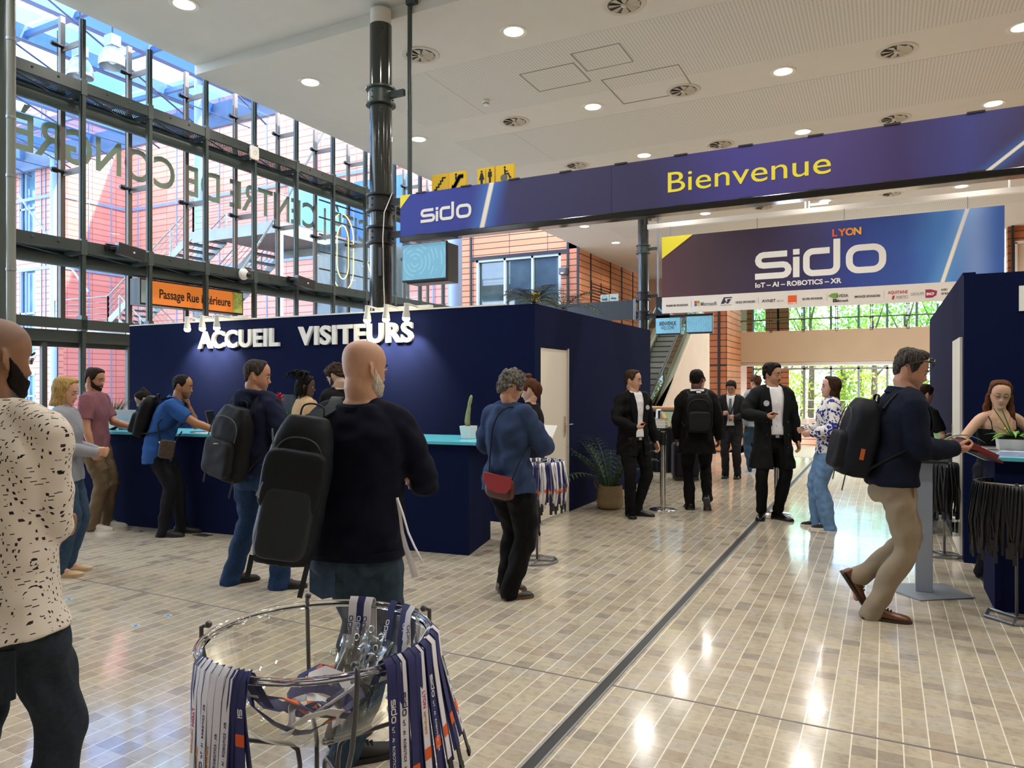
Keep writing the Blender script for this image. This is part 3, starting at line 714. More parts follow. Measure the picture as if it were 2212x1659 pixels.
# escalator
XE = -7.0; EA, EB = (21.4, 0.0), (27.8, 4.15)
e = empty('escalator', (XE, EA[0], 0), 'grey escalator rising to the mezzanine beside the navy booth', 'escalator')
n = 21; d = np.array([0, EB[0] - EA[0], EB[1] - EA[1]])
mb = MB()
for i in range(n):
    y = EA[0] + d[1] * i / n; z = d[2] * (i + 1) / n; mb.box(XE - .48, XE + .48, y, y + d[1] / n * 1.6, z - .5, z)
mb.build('steps', mat('ribbed step metal', '#8d908a', .5, .2), e)
mb = MB()
for i in range(n): y = EA[0] + d[1] * i / n; z = d[2] * (i + 1) / n; mb.box(XE - .48, XE + .48, y - .004, y + .03, z - .035, z + .004)
mb.build('step_edges', M_DARK, e)
ang = nrm(d)
for sx in (-1, 1):
    x = XE + sx * .62
    mb = MB(); mb.prism([(EA[0] - 1.2, -.2), (EB[0] + 1, EB[1] - .25), (EB[0] + 1, EB[1] + .22), (EB[0], EB[1] + .22), (EA[0], .22), (EA[0] - 1.2, .22)], (x - .11, 0, 0), (0, 1, 0), (0, 0, 1), (.22, 0, 0)); mb.build('skirt', mat('pale skirt metal', '#9aa196', .35, .5), e)
    mb = MB(); mb.prism([(EA[0] - .9, .2), (EA[0], .22), (EB[0], EB[1] + .22), (EB[0] + .8, EB[1] + .22), (EB[0] + .8, EB[1] + 1.0), (EB[0], EB[1] + .98), (EA[0], .98), (EA[0] - .9, .95)], (x - .006, 0, 0), (0, 1, 0), (0, 0, 1), (.012, 0, 0)); mb.build('glass_side', glass('smoky side glass', '#c9c4b4', fres=1.3), e)
    mb = MB(); mb.sweep([(x, EA[0] - 1, .3), (x, EA[0] - 1.1, .6), (x, EA[0] - .9, .98), (x, EA[0], 1.02), (x, EB[0], EB[1] + 1.02), (x, EB[0] + 1, EB[1] + 1.05)], .045, .035, side=(1, 0, 0), n=8); mb.build('handrail', M_BLACK, e, smooth=True, auto=40)
mb = MB(); mb.prism([(EA[0] - 1.4, -.3), (EB[0] + 1.5, -.3), (EB[0] + 1.5, EB[1] + .12), (EB[0], EB[1] + .12), (EA[0], .12), (EA[0] - 1.4, .12)], (XE + .73, 0, 0), (0, 1, 0), (0, 0, 1), (.06, 0, 0)); mb.build('cream_cladding', M_CREAM, e)
# right side of the hall
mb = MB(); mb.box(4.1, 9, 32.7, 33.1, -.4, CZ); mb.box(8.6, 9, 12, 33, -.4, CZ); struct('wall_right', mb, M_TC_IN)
mb = MB(); mb.box(4.35, 8, 32.55, 32.7, 3.0, 6.85); o = struct('window_10', mb, M_CREAM)
mb = MB(); [mb.box(x, x + .07, 32.45, 32.56, 3.0, 6.85) for x in (4.3, 5.6, 7.0)]; mb.box(4.3, 8, 32.45, 32.56, 6.8, 6.9); mb.build('window_frame', M_WHITE, o)
mb = MB(); mb.box(4.2, 4.27, 32.5, 32.7, 0, CZ); struct('trim_11', mb, M_BLACK)
# trees outside the far windows
def leaf_mat(name, c1, c2):
    m = mat(name, c1, .6); t = NT(m); oi = t.new('ShaderNodeNewGeometry'); t.l(t.mix(oi.outputs['Random Per Island'], c1, c2), t.b.inputs['Base Color'])
    tl = t.new('ShaderNodeBsdfTranslucent'); mx = t.new('ShaderNodeMixShader'); mx.inputs[0].default_value = .5
    tl.inputs[0].default_value = lin(c2); t.l(t.b.outputs[0], mx.inputs[1]); t.l(tl.outputs[0], mx.inputs[2]); t.l(mx.outputs[0], t.out.inputs[0]); return m
M_LEAF = [leaf_mat('yellow green leaves', '#7f9a2e', '#b5c04a'), leaf_mat('mid green leaves', '#4f7a2c', '#8fae45'), leaf_mat('pale green leaves', '#8fa860', '#c9cf7a')]
M_TRUNK = mat('grey bark', '#6b5d4e', .9, noise=.3, nscale=6)
def tree(x, y, h, r, k, label):
    e = empty('tree', (x, y, -2), label, 'tree', 'trees outside the far windows')
    mb = MB(); mb.sweep([(x, y, -2.2), (x + .1, y, h * .3), (x, y, h * .7)], [.2, .15, .06], n=8); 
    for a in range(5): q = a * 1.3; mb.sweep([(x, y, h * (.25 + .08 * a)), (x + r * .7 * math.cos(q), y + r * .7 * math.sin(q), h * (.45 + .09 * a))], [.07, .02], n=6)
    mb.build('trunk', M_TRUNK, e)
    mb = MB(); N = 1900
    cl = [(rng.normal(0, r * .42), rng.normal(0, r * .42), rng.uniform(-.2, h)) for _ in range(22)]
    for i in range(N):
        c = cl[i % 22]; p = np.array([x + c[0] + rng.normal(0, .45), y + c[1] + rng.normal(0, .45), c[2] + rng.normal(0, .42)])
        a = nrm(rng.normal(0, 1, 3)); b2 = nrm(np.cross(a, rng.normal(0, 1, 3))); s = rng.uniform(.07, .16)
        mb.add([p - a * s, p + b2 * s * .5, p + a * s, p - b2 * s * .5], [(0, 1, 2, 3)])
    mb.build('foliage', M_LEAF[k % 3], e)
TL = ['young tree outside the far glass, left of the coat wearer', 'bushy tree beyond the far windows']
tx = [-9.5, -7.4, -5.6, -3.9, -2.3, -.6, 1.0, 2.7, 4.6, 6.4, -8.2, -4.8, -1.4, 1.9, 5.4]
for i, x in enumerate(tx):
    tree(x, 45 + (i * 37 % 5) * .8 + (4 if i > 9 else 0), 6.5 + (i * 13 % 4) * .8, 1.7, i, 'leafy green tree beyond the far windows')
mb = MB(); mb.box(-30, 30, YF + .6, 120, -2.6, -1.2); struct('ground_outside', mb, mat('pale sunny ground', '#c9c2b2', .9, noise=.1, nscale=1))
mb = MB(); mb.box(-14, 12, 43, 43.2, -1.2, -.3); struct('wall_garden', mb, mat('reddish garden wall', '#b89888', .8, noise=.1, nscale=2))
e = empty('garden_fence', (0, 41, -1), 'thin white railing outside the far windows', 'fence')
mb = MB(); [mb.tube((-9, 41, z), (8, 41, z), .02, n=6) for z in (-.7, -.2, .3, .75)]; [mb.tube((x, 41, -1.2), (x, 41, .8), .025, n=6) for x in range(-9, 9, 2)]; mb.build('rails', M_WHITE, e)
# ------------------------------------------------------------------ pillars
def pillar(x, y, zs, label, h=CZ + .12):
    e = empty('round_pillar', (x, y, 0), label, 'pillar')
    mb = MB(); mb.tube((x, y, 0), (x, y, h - .25), .178, n=40); mb.build('shaft', M_PILLAR, e, smooth=True, auto=40)
    mb = MB(); mb.tube((x, y, h - .25), (x, y, h), .165, n=40); mb.build('white_neck', M_CEIL, e, smooth=True, auto=40)
    for z in zs:
        mb = MB(); mb.lathe((x, y, z), [(.178, 0), (.24, 0), (.24, .03), (.195, .03), (.195, .25), (.24, .25), (.24, .28), (.178, .28)], 40)
        for k in range(6):
            a = k * PI / 3 + .4; [mb.ball((x + .2 * math.cos(a), y + .2 * math.sin(a), z + q), .014) for q in (.09, .19)]
        mb.box(x + .18, x + .46, y - .03, y + .03, z + .09, z + .19)
        mb.build('collar', M_BLACK if z < 5 else M_STEEL, e, smooth=True, auto=35)
    return e
PX, PY = -7.23, 9.44
pillar(PX, PY, (6.08, 4.36, 3.84), 'glossy charcoal pillar behind the navy booth wall')
pillar(-7.1, 23.3, (5.9, 4.35, 3.72), 'slender charcoal pillar beyond the long welcome banner')
for (x, y, z0, lab) in ((-6.72, 9.52, 4.6, 'thin dark pole from ceiling to the welcome banner beside the pillar'), (-6.62, 23.35, 3.6, 'thin grey pole beside the far pillar'), (3.15, 22.0, 2, 'thin grey pole right of the hanging event banner')):
    e = empty('hanger_pole', (x, y, z0), lab, 'pole')
    mb = MB(); mb.tube((x, y, z0), (x, y, CZ + .1), .038 if y < 10 else .03, n=16); mb.build('tube', M_STEEL if y < 10 else M_GALV, e, smooth=True, auto=40)
    mb = MB(); mb.box(x - .04, x + .14, y - .06, y + .06, CZ - .02 if y > 9.6 else CZ + .12, CZ + .19); mb.build('ceiling_plate', M_STEEL, e)
e = empty('white_cable', (PX + .1, PY - .2, 4), 'thin white cable with black box hanging down the pillar', 'cable')
mb = MB(); mb.sweep([(PX + .30, PY - .1, 4.62), (PX + .22, PY - .2, 4.3), (PX + .2, PY - .21, 3.9), (PX + .2, PY - .2, 3.4), (PX + .24, PY - .2, 2.5)], .008, n=6); mb.build('cord', M_WHITE, e)
mb = MB(); mb.box(PX + .14, PX + .2, PY - .25, PY - .18, 3.3, 3.75); mb.build('power_box', M_BLACK, e)
# ------------------------------------------------------------------ printed banners
def print_mat(name, stops, x0, x1, zr, lines=(), soft=()):
    m = mat(name, '#302a50', .55); t = NT(m); s = t.sep(t.coord('Object'))
    lines = [(q[0] - x0, q[1] - zr) + tuple(q[2:]) for q in lines]; soft = [(q[0] - x0,) + tuple(q[1:]) for q in soft]; x1 = x1 - x0; x0 = 0.
    u = t.math('DIVIDE', t.math('SUBTRACT', s[0], x0), x1 - x0)
    base = t.ramp(t.math('ADD', u, t.math('MULTIPLY', t.math('SUBTRACT', t.noise(t.coord('Object'), .6, 2), .5), .12)), stops)
    for (xx, zc, k, wc, wg, glow) in lines:
        d = t.math('ABSOLUTE', t.math('SUBTRACT', s[0], t.math('ADD', t.math('MULTIPLY', t.math('SUBTRACT', s[2], zc), k), xx)))
        base = t.mix(t.ramp(t.math('DIVIDE', d, wg), [(0, .85), (1, 0.)], 'EASE'), base, glow)
        base = t.mix(t.ramp(t.math('DIVIDE', d, wc), [(.55, 1.), (1., 0.)]), base, '#efe6d2')
    for (xx, wg, colr, f) in soft:
        d = t.math('ABSOLUTE', t.math('SUBTRACT', s[0], xx))
        base = t.mix(t.math('MULTIPLY', t.ramp(t.math('DIVIDE', d, wg), [(0, 1.), (1, 0.)], 'EASE'), f), base, colr)
    t.l(base, t.b.inputs['Base Color']); return m
YB = 9.25
BX0, BX1 = -6.71, 2.6
def X(px, Y=YB): return at_y(px, Y)[0]
M_PR1 = print_mat('printed welcome banner', [(0, '#27379a'), (.13, '#2a3590'), (.22, '#2e2a58'), (.42, '#2d2850'), (.56, '#40388a'), (.66, '#4a3c7c'), (.74, '#3a2c62'), (.80, '#3b3f86'), (.86, '#3c3050'), (1., '#33284a')], BX0, BX1, 3.87, [(-5.17, 4.2, .26, .05, .34, '#3f6fc0'), (1.5, 4.3, 1.25, .035, .2, '#3a62a8')])
e = empty('welcome_banner', (BX0, YB, 3.87), 'long purple and blue hanging banner with yellow Bienvenue lettering', 'banner')
mb = MB(); mb.box(BX0, BX1, YB, YB + .05, 3.89, 4.53); mb.build('printed_panel', M_PR1, e)
mb = MB(); mb.prism([(0, 0), (.2, 0), (0, -.2)], (BX0, YB - .004, 4.53), (1, 0, 0), (0, 0, 1), (0, .004, 0)); mb.build('yellow_corner', mat('yellow print', '#f2e234', .5), e)
mb = MB(); mb.box(BX0, BX1, YB - .03, YB + .16, 3.80, 3.885); mb.build('bottom_rail', mat('glossy black rail', '#0c0d0f', .12, coat=.5), e, bevel=.008)
for k in range(12):
    x = BX0 + .3 + k * .8; [MB().box(x, x + .17, YB - .012, YB + .06, z, z + .02).build('clip', M_DARK, e) for z in (4.525, 3.88)]
mb = MB(); mb.box(X(1320), X(1320) + .006, YB - .002, YB, 3.89, 4.53); mb.build('seam', mat('seam', '#232040', .6), e)
M_LOGO = mat('white print', '#ece8e0', .5)
sido((X(909), YB - .002, 4.065), (1, 0, 0), (0, 0, 1), .208, M_LOGO, e)
M_YEL = mat('yellow lettering', '#f0e03c', .5)
write('Bienvenue', (X(1437), YB - .002, 4.07), (1, 0, 0), (0, 0, 1), .375, M_YEL, e, bold=.0, width=1.93)
# hanging event banner further in
YS2 = 22.0
def X2(px): return at_y(px, YS2)[0]
L0, L1 = X2(1430), X2(2170)
M_PR2 = print_mat('printed event banner', [(0, '#553038'), (.16, '#3d2630'), (.33, '#33233f'), (.48, '#2c2858'), (.62, '#2a3c8c'), (.75, '#2f55a4'), (.84, '#3c78c0'), (.93, '#3a6cb8'), (1., '#2f58a8')], L0, L1, 3.77, [(1.62, 5.2, .30, .06, .5, '#5a94d2')], [(2.05, .55, '#8fa9d8', .55)])
e = empty('event_banner', (L0, YS2, 3.77), 'large hanging fabric banner with white lettering and sponsor strip', 'banner')
mb = MB(); mb.box(L0, L1, YS2, YS2 + .02, 4.26, 6.12); mb.build('printed_fabric', M_PR2, e)
mb = MB(); mb.box(L0, L1, YS2 - .001, YS2 + .02, 3.77, 4.26); mb.build('sponsor_strip', mat('white fabric', '#ddd6cc', .7, noise=.03, nscale=2), e)
mb = MB(); mb.prism([(0, 0), (.95, 0), (0, -.66)], (L0, YS2 - .006, 6.12), (1, 0, 0), (0, 0, 1), (0, .005, 0)); mb.build('yellow_corner', MATS['yellow print'], e)
sido((X2(1631), YS2 - .004, 4.63), (1, 0, 0), (0, 0, 1), .785, M_LOGO, e)
for i, (ch, c) in enumerate((('L', '#e0582c'), ('Y', '#e8742a'), ('O', '#ee9228'), ('N', '#f2b02e'))):
    write(ch, (X2(1797) + i * .175 + (.0, .0, -.01, .012)[i], YS2 - .004, 5.70), (1, 0, 0), (0, 0, 1), .27, mat('orange lettering ' + 'abcd'[i], c, .5), e, bold=.01)
write('IoT – AI – ROBOTICS – XR', (X2(1631), YS2 - .004, 4.40), (1, 0, 0), (0, 0, 1), .19, M_LOGO, e, bold=.006, width=X2(1817) - X2(1631))
M_INK = mat('dark ink', '#2b2633', .6); M_INKG = mat('grey ink', '#8a8580', .6); M_RED = mat('red ink', '#b02a3a', .6); M_ORG = mat('orange print', '#e0581e', .5)
def sp(txt, p0, p1, z, size, m=M_INK, bold=.002): write(txt, (X2(p0), YS2 - .004, z), (1, 0, 0), (0, 0, 1), size, m, e, bold=bold, width=X2(p1) - X2(p0))
def sq(p0, p1, z0, z1, m, nm='logo_patch'): b_ = MB(); b_.box(X2(p0), X2(p1), YS2 - .006, YS2 - .001, z0, z1); b_.build(nm, m, e)
sp('PREMIUM SPONSORS', 1439, 1486, 3.97, .085); sp('Microsoft', 1513, 1548, 3.95, .16, mat('mid grey ink', '#5b5753', .6))
for i, c in enumerate(('#c0392b', '#6a9a3a', '#2f62b0', '#e0a83a')):
    a = X2(1500) + (i % 2) * .082; z = 4.03 - (i // 2) * .082; b_ = MB(); b_.box(a, a + .075, YS2 - .006, YS2 - .001, z, z + .075); b_.build('logo_patch', mat('logo patch ' + 'abcd'[i], c, .6), e)
b_ = MB(); a = X2(1557); b_.prism([(0, 0), (.09, .19), (.33, .19), (.32, .16), (.13, .16), (.12, .12), (.17, .03), (.11, .03), (.1, .0)], (a, YS2 - .006, 3.98), (1, 0, 0), (0, 0, 1), (0, .005, 0)); b_.prism([(.16, 0), (.22, 0), (.3, .13), (.2, .13), (.19, .1)], (a, YS2 - .006, 3.98), (1, 0, 0), (0, 0, 1), (0, .005, 0)); b_.build('logo_patch', M_INK, e)
sp('life.augmented', 1556, 1579, 3.93, .035, M_INKG, 0); sp('GOLD SPONSORS', 1589, 1631, 3.97, .085); sp('AVNET', 1646, 1676, 3.96, .12); sp('SILICA', 1678, 1693, 3.96, .07, M_INKG, 0)
sq(1702, 1721, 3.88, 4.12, M_ORG); sp('orange', 1703, 1720, 3.895, .06, M_LOGO); sp('SILVER SPONSOR', 1733, 1777, 3.97, .085)
b_ = MB(); b_.prism([(-.13, 0), (-.06, .05), (.0, .07), (.12, .07), (.12, -.07), (0, -.07), (-.06, -.04)], (X2(1798) + .02, YS2 - .006, 4.05), (1, 0, 0), (0, 0, 1), (0, .005, 0)); b_.build('logo_patch', mat('green print', '#6f9a3c', .6), e)
sp('nVIDIA', 1807, 1832, 4.0, .12); sp('Microsoft', 1807, 1832, 3.87, .1)
for i in range(4): a = X2(1799) + (i % 2) * .05; z = 3.92 - (i // 2) * .05; b_ = MB(); b_.box(a, a + .045, YS2 - .006, YS2 - .001, z, z + .045); b_.build('logo_patch', M_INK, e)
sp('BRONZE SPONSORS', 1846, 1901, 3.96, .085); sp('AQUITAINE', 1918, 1961, 4.02, .115, M_RED); sp('ROBOTICS', 1936, 1961, 3.88, .12, M_INKG, 0); sp('//', 1927, 1934, 3.88, .12, M_RED, .01)
sp('GROUPE', 1967, 1996, 3.95, .11, M_INKG, 0); b_ = MB(); b_.prism([(0, -.1), (0, .12), (.12, .12), (.27, .07), (.25, -.04), (.16, -.1)], (X2(1999), YS2 - .005, 3.97), (1, 0, 0), (0, 0, 1), (0, .004, 0)); b_.build('logo_patch', mat('crimson print', '#96234a', .6), e)
sp('SNCF', 2001, 2018, 3.94, .09, M_LOGO, .004); sp('AVEC', 2033, 2047, 4.04, .07); sp('LE SOUTIEN', 2033, 2063, 3.94, .07)
for p in (1493, 1638, 1786, 1909): sq(p, p + .4, 3.9, 4.12, M_INKG, 'divider')
mb = MB(); mb.box(X2(1398), 4.0, YS2 + .0, YS2 + .16, 6.42, 6.56); e2 = empty('white_hanging_beam', (L0, YS2, 6.4), 'white beam under the ceiling carrying the event banner', 'beam'); mb.build('beam', M_WHITE, e2)
mb = MB(); [mb.box(x - .02, x + .02, YS2 + .03, YS2 + .07, 6.56, CZ) for x in (-2.0, -1.9, 2.8)]; mb.box(-1.88, -1.4, YS2 + .02, YS2 + .08, 6.62, 6.68); mb.build('hanger', M_WHITE, e2)
mb = MB(); [mb.tube((x, YS2 + .01, 6.1), (x, YS2 + .01, 6.44), .012, n=6) for x in (-5.85, -3.3, -1.0, 1.9)]; mb.build('hook', M_GALV, e2)
# ------------------------------------------------------------------ ceiling lamps, vents
M_DIFF = mat('lamp diffuser', '#fff4de', .4, emit='#fff1d6', estr=9.0)
def lamp_proto(z):
    e = empty('recessed_lamp', (0, 0, z), 'round lit recessed lamp', 'ceiling lamp', 'round recessed ceiling lamps')
    mb = MB(); mb.lathe((0, 0, z), [(.165, .03), (.165, -.004), (.225, -.012), (.235, 0), (.235, .01)], 32); mb.build('trim_ring', mat('pale lamp ring', '#d9d4c6', .4), e, smooth=True, auto=40)
    mb = MB(); mb.lathe((0, 0, z), [(0.001, -.002), (.168, -.002), (.168, .0), (.001, .0)], 32); mb.build('diffuser', M_DIFF, e)
    l = bpy.data.lights.new('lamp', 'AREA'); l.shape = 'DISK'; l.size = .32; l.energy = LAMP_W; l.color = (1, .955, .89); l.spread = math.radians(150)
    lo = bpy.data.objects.new('lamp_light', l); COL.objects.link(lo); lo.parent = e; lo.location = (0, 0, -.03); KIDS[e.name].append(lo)
    return e
lp = lamp_proto(CZ); first = True
LX = (-10.0, -5.53, -1.71, 2.03, 5.8); LY = (10.82, 14.53, 18.22, 21.9, 25.4, 28.95, 32.5)
for y in (3.4, 7.95) + LY:  # rows near the camera, out of view, are added for their light
    for x in LX:
        if y == 7.95 and x > -9: yy = 7.1
        else: yy = y
        c = lp if first else copy_tree(lp); first = False
        c.location = (x, yy, CZ + (.19 if y < 9 else 0))
        row = {3.4: 'nearest', 7.95: 'before the ceiling step', 10.82: 'just past the ceiling step'}.get(y)
        c['label'] = 'round lit recessed lamp in the pale hall ceiling'
M_VENT = mat('vent ring', '#c3bdb0', .5); M_VIN = mat('vent inside', '#5d564c', .7); M_BLD = mat('vent blade', '#b3a996', .5)
def vent_proto(z):
    e = empty('swirl_vent', (0, 0, z), 'round air vent with swirl blades in the pale hall ceiling', 'ceiling vent', 'round swirl vents in the ceiling')
    mb = MB(); mb.lathe((0, 0, z), [(.26, .02), (.26, -.012), (.33, -.016), (.345, 0), (.345, .01)], 36); mb.build('ring', M_VENT, e, smooth=True, auto=40)
    mb = MB(); mb.lathe((0, 0, z), [(.001, .0), (.262, .0), (.262, -.003), (.001, -.003)], 32); mb.build('back_plate', M_VIN, e)
    mb = MB()
    for k in range(8):
        a = k * PI / 4; c, s = math.cos(a), math.sin(a); c2, s2 = math.cos(a + .55), math.sin(a + .55)
        mb.add([(.05 * c, .05 * s, z - .012), (.25 * c, .25 * s, z - .006), (.25 * c2, .25 * s2, z - .035), (.05 * c2, .05 * s2, z - .02)], [(0, 1, 2, 3)])
    mb.build('blades', M_BLD, e, solid=.003); mb = MB(); mb.lathe((0, 0, z), [(.001, -.045), (.04, -.04), (.055, -.01), (.05, 0)], 16); mb.build('hub', M_VENT, e, smooth=True)
    return e
vp = vent_proto(CZ); first = True
for y in LY[:5]:
    for x in (-7.4, -3.6, .19, 3.95):
        c = vp if first else copy_tree(vp); first = False; c.location = (x, y, CZ)
e = empty('smoke_detector', (-7.37, 13.16, CZ), 'small white smoke detector under the perforated ceiling', 'smoke detector')
mb = MB(); mb.lathe((-7.37, 13.16, CZ), [(.001, -.11), (.05, -.11), (.055, -.08), (.075, -.07), (.08, -.03), (.07, 0)], 20); mb.build('body', M_WHITE, e, smooth=True, auto=50)
mb = MB(); mb.lathe((-7.37, 13.16, CZ), [(.05, -.085), (.066, -.08), (.066, -.074), (.05, -.07)], 20); mb.build('slot', M_DARK, e)
# ------------------------------------------------------------------ screens and signs
M_SCR = mat('blue screen', '#6fa9c4', .3)
def screen_mat():
    m = M_SCR; t = NT(m); v = t.coord('Object'); s = t.sep(v)
    rr_ = t.math('SQRT', t.math('ADD', t.math('POWER', s[0], 2), t.math('POWER', s[2], 2)))
    w = t.math('GREATER_THAN', t.math('FRACT', t.math('MULTIPLY', rr_, 14)), .72)
    c = t.mix(t.math('MULTIPLY', w, t.math('GREATER_THAN', t.noise(v, 6, 1), .47)), '#6fa8c2', '#86b7cc'); t.l(c, t.b.inputs['Base Color']); t.l(c, t.b.inputs['Emission Color']); t.b.inputs['Emission Strength'].default_value = .28
screen_mat()
def tv(x0, x1, Y, z0, z1, label, dep=.28, txt=False):
    e = empty('information_screen', ((x0 + x1) / 2 - (x1 - x0) * .2, Y, (z0 + z1) / 2), label, 'screen')
    mb = MB(); mb.box(x0, x1, Y, Y + .05, z0, z1); mb.build('bezel', M_BLACK, e, bevel=.006)
    mb = MB(); mb.box(x0 + .012, x1 - .012, Y - .004, Y, z0 + .03, z1 - .012); mb.build('display', M_SCR, e)
    mb = MB(); mb.box(x0 + .05, x1 + .0, Y + .05, Y + dep, z0 - .02, z1 - .02); mb.build('housing', mat('grey housing', '#56585a', .4, .5), e, bevel=.01)
    if txt:
        w = x1 - x0; write('BIENVENUE', (x0 + w * .16, Y - .005, z0 + (z1 - z0) * .54), (1, 0, 0), (0, 0, 1), .17, M_INK, e, bold=.004, width=w * .66)
        write('WELCOME', (x0 + w * .22, Y - .005, z0 + (z1 - z0) * .28), (1, 0, 0), (0, 0, 1), .16, M_INK, e, bold=0, width=w * .53)
    return e
tv(X(866), X(962), YB + .03, 3.18, 3.77, 'blue screen hanging under the left end of the welcome banner', .35)
Y2 = 23.0
def X3(px, Y=Y2): return at_y(px, Y)[0]
t1 = at_y(1443, Y2)[1]; t2 = at_y(1511, Y2)[1]
tv(X3(1416), X3(1470), Y2, zz(722, t1), zz(686, t1), 'distant blue screen reading Bienvenue Welcome above the escalator', .15, True)
tv(X3(1482), X3(1539), Y2, zz(719, t2), zz(682, t2), 'distant blank blue screen right of the Bienvenue Welcome one', .15)
e = empty('screen_rail', (X3(1416), Y2 + .2, zz(684, t1)), 'dark rail above the two distant blue screens', 'rail'); mb = MB(); mb.box(-6.92, X3(1539), Y2 + .1, Y2 + .2, zz(684, t1) - .02, zz(684, t1) + .06); mb.build('rail', M_BLACK, e)
e = empty('arrow_sign', (X3(1415), Y2, 4), 'dark sign with blue arrow behind the banner left edge', 'sign')
mb = MB(); mb.box(X3(1415), X3(1445), Y2 + .1, Y2 + .2, 3.72, 4.42); mb.build('panel', M_BLACK, e)
mb = MB(); stroke2d(mb, [(.08, .35), (.22, .2), (.22, .5)], .06, (X3(1415), Y2 + .095, 3.72), (1, 0, 0), (0, 0, 1), (0, -.004, 0)); mb.build('arrow', mat('sky blue arrow', '#4f9cc8', .5), e)
e = empty('display_board', (X3(1190), Y2 + .2, 3.75), 'dark dot-matrix display board left of the far pillar', 'display board')
mb = MB(); mb.box(X3(1185), X3(1364), Y2 + .2, Y2 + .4, 3.75, 4.38); mb.build('panel', mat('dark display', '#2e3238', .4, noise=.2, nscale=9, stretch=(6, 1, .1)), e)
mb = MB(); [mb.box(x, x + .03, Y2 + .15, Y2 + .25, 3.72, 4.42) for x in (X3(1365), X3(1368))]; [mb.box(X3(1364), -7.285, Y2 + .24, Y2 + .3, z, z + .05) for z in (3.82, 4.3)]; mb.build('bracket', M_GALV, e)
write('ité', (X3(1238), Y2 + .195, 3.86), (1, 0, 0), (0, 0, 1), .2, mat('pale blue dots', '#a9d4e2', .5), e)
M_SGN = mat('grey blue sign', '#a7b8b4', .5); M_YS = mat('yellow sign', '#f0c414', .5); M_PIC = mat('black pictogram', '#14120e', .6); M_PICG = mat('grey pictogram', '#6e6c62', .6)
def pict(name, px0, px1, z0, z1, Y, label, m, draw):
    x0, x1 = at_y(px0, Y)[0], at_y(px1, Y)[0]; e = empty(name, (x0, Y, z0), label, 'sign'); mb = MB(); mb.box(x0, x1, Y, Y + .05, z0, z1); mb.build('panel', m, e)
    s = x1 - x0; h = z1 - z0
    def poly(pts, mm=M_PIC): q = MB(); q.prism([(p[0] * s, p[1] * h) for p in pts], (x0, Y - .003, z0), (1, 0, 0), (0, 0, 1), (0, .003, 0)); q.build('pictogram', mm, e)
    def line(pts, w, mm=M_PIC): q = MB(); stroke2d(q, [(p[0] * s, p[1] * h) for p in pts], w * s, (x0, Y - .003, z0), (1, 0, 0), (0, 0, 1), (0, .003, 0)); q.build('pictogram', mm, e)
    def disc(cx, cy, r, mm=M_PIC): poly([(cx + r * math.cos(a * PI / 8), cy + r * math.sin(a * PI / 8)) for a in range(16)], mm)
    draw(poly, line, disc); return e, x0, x1
def d_stairs(poly, line, disc): line([(.14, .14), (.3, .14), (.3, .28), (.44, .28), (.44, .44), (.56, .44), (.56, .6), (.68, .6), (.68, .76), (.88, .76)], .09)
def d_esc(poly, line, disc): disc(.42, .84, .07); line([(.42, .75), (.42, .55)], .1); line([(.16, .16), (.32, .16), (.64, .7), (.86, .7)], .22); line([(.16, .16), (.32, .16), (.64, .7), (.86, .7)], .12, M_PICG)
def d_wc(poly, line, disc):
    disc(.26, .82, .06); poly([(.2, .74), (.32, .74), (.42, .36), (.33, .36), (.32, .12), (.2, .12), (.19, .36), (.1, .36)]); line([(.5, .1), (.5, .9)], .03, M_PICG); disc(.74, .84, .06); poly([(.64, .76), (.84, .76), (.86, .46), (.8, .46), (.79, .12), (.69, .12), (.68, .46), (.62, .46)])
def d_wheel(poly, line, disc): disc(.5, .86, .06); disc(.46, .3, .2, M_PICG); line([(.5, .78), (.52, .5), (.7, .5), (.78, .28), (.86, .3)], .08); line([(.52, .64), (.68, .64)], .06)
YP = 9.75
tP = at_y(970, YP)[1]
pict('stairs_sign', 933, 967, 4.66, 4.94, YP, 'yellow sign with black stairs pictogram above the banner', M_YS, d_stairs)
pict('escalator_sign', 970, 1006, 4.66, 4.94, YP, 'yellow sign with escalator rider pictogram above the banner', M_YS, d_esc)
pict('toilet_sign', 1031, 1068, 4.65, 4.93, YP, 'yellow toilet sign with woman and man pictograms above the banner', M_YS, d_wc)
pict('wheelchair_sign', 1071, 1110, 4.65, 4.93, YP, 'yellow sign with wheelchair pictogram above the banner', M_YS, d_wheel)
e = empty('sign_rail', (-6, YP, 4.5), 'dark rail behind the banner holding the yellow signs', 'rail')
mb = MB(); mb.box(-6.8, -4.0, YP - .02, YP + .08, 4.4, 4.65); mb.build('rail', M_BLACK, e)
tW = at_y(1316, Y2 + .2)[1]
ew, wx0, wx1 = pict('wifi_sign', 1297, 1315, 4.38, 4.62, Y2 + .25, 'small grey WIFI sign standing on the dark display board', M_SGN, lambda p, l, d: l([(.2, .45), (.3, .75), (.5, .85), (.7, .75), (.8, .45)], .1, MATS['sky blue arrow']))
write('WIFI', (wx0 + .05, Y2 + .245, 4.42), (1, 0, 0), (0, 0, 1), .1, M_INK, ew, bold=.004, width=(wx1 - wx0) * .66)
pict('no_smoking_sign', 1317, 1335, 4.38, 4.63, Y2 + .25, 'small grey no-smoking sign beside the WIFI sign', M_SGN, lambda p, l, d: (l([(.15, .4), (.8, .4)], .12), l([(.25, .7), (.72, .2)], .08, MATS['sky blue arrow'])))
YQ = 17.0; tq = at_y(1156, YQ)[1]
pict('small_escalator_sign', 1148, 1166, zz(652, tq), zz(640, tq) + .1, YQ, 'small yellow escalator sign peeking over the booth corner', M_YS, d_esc)
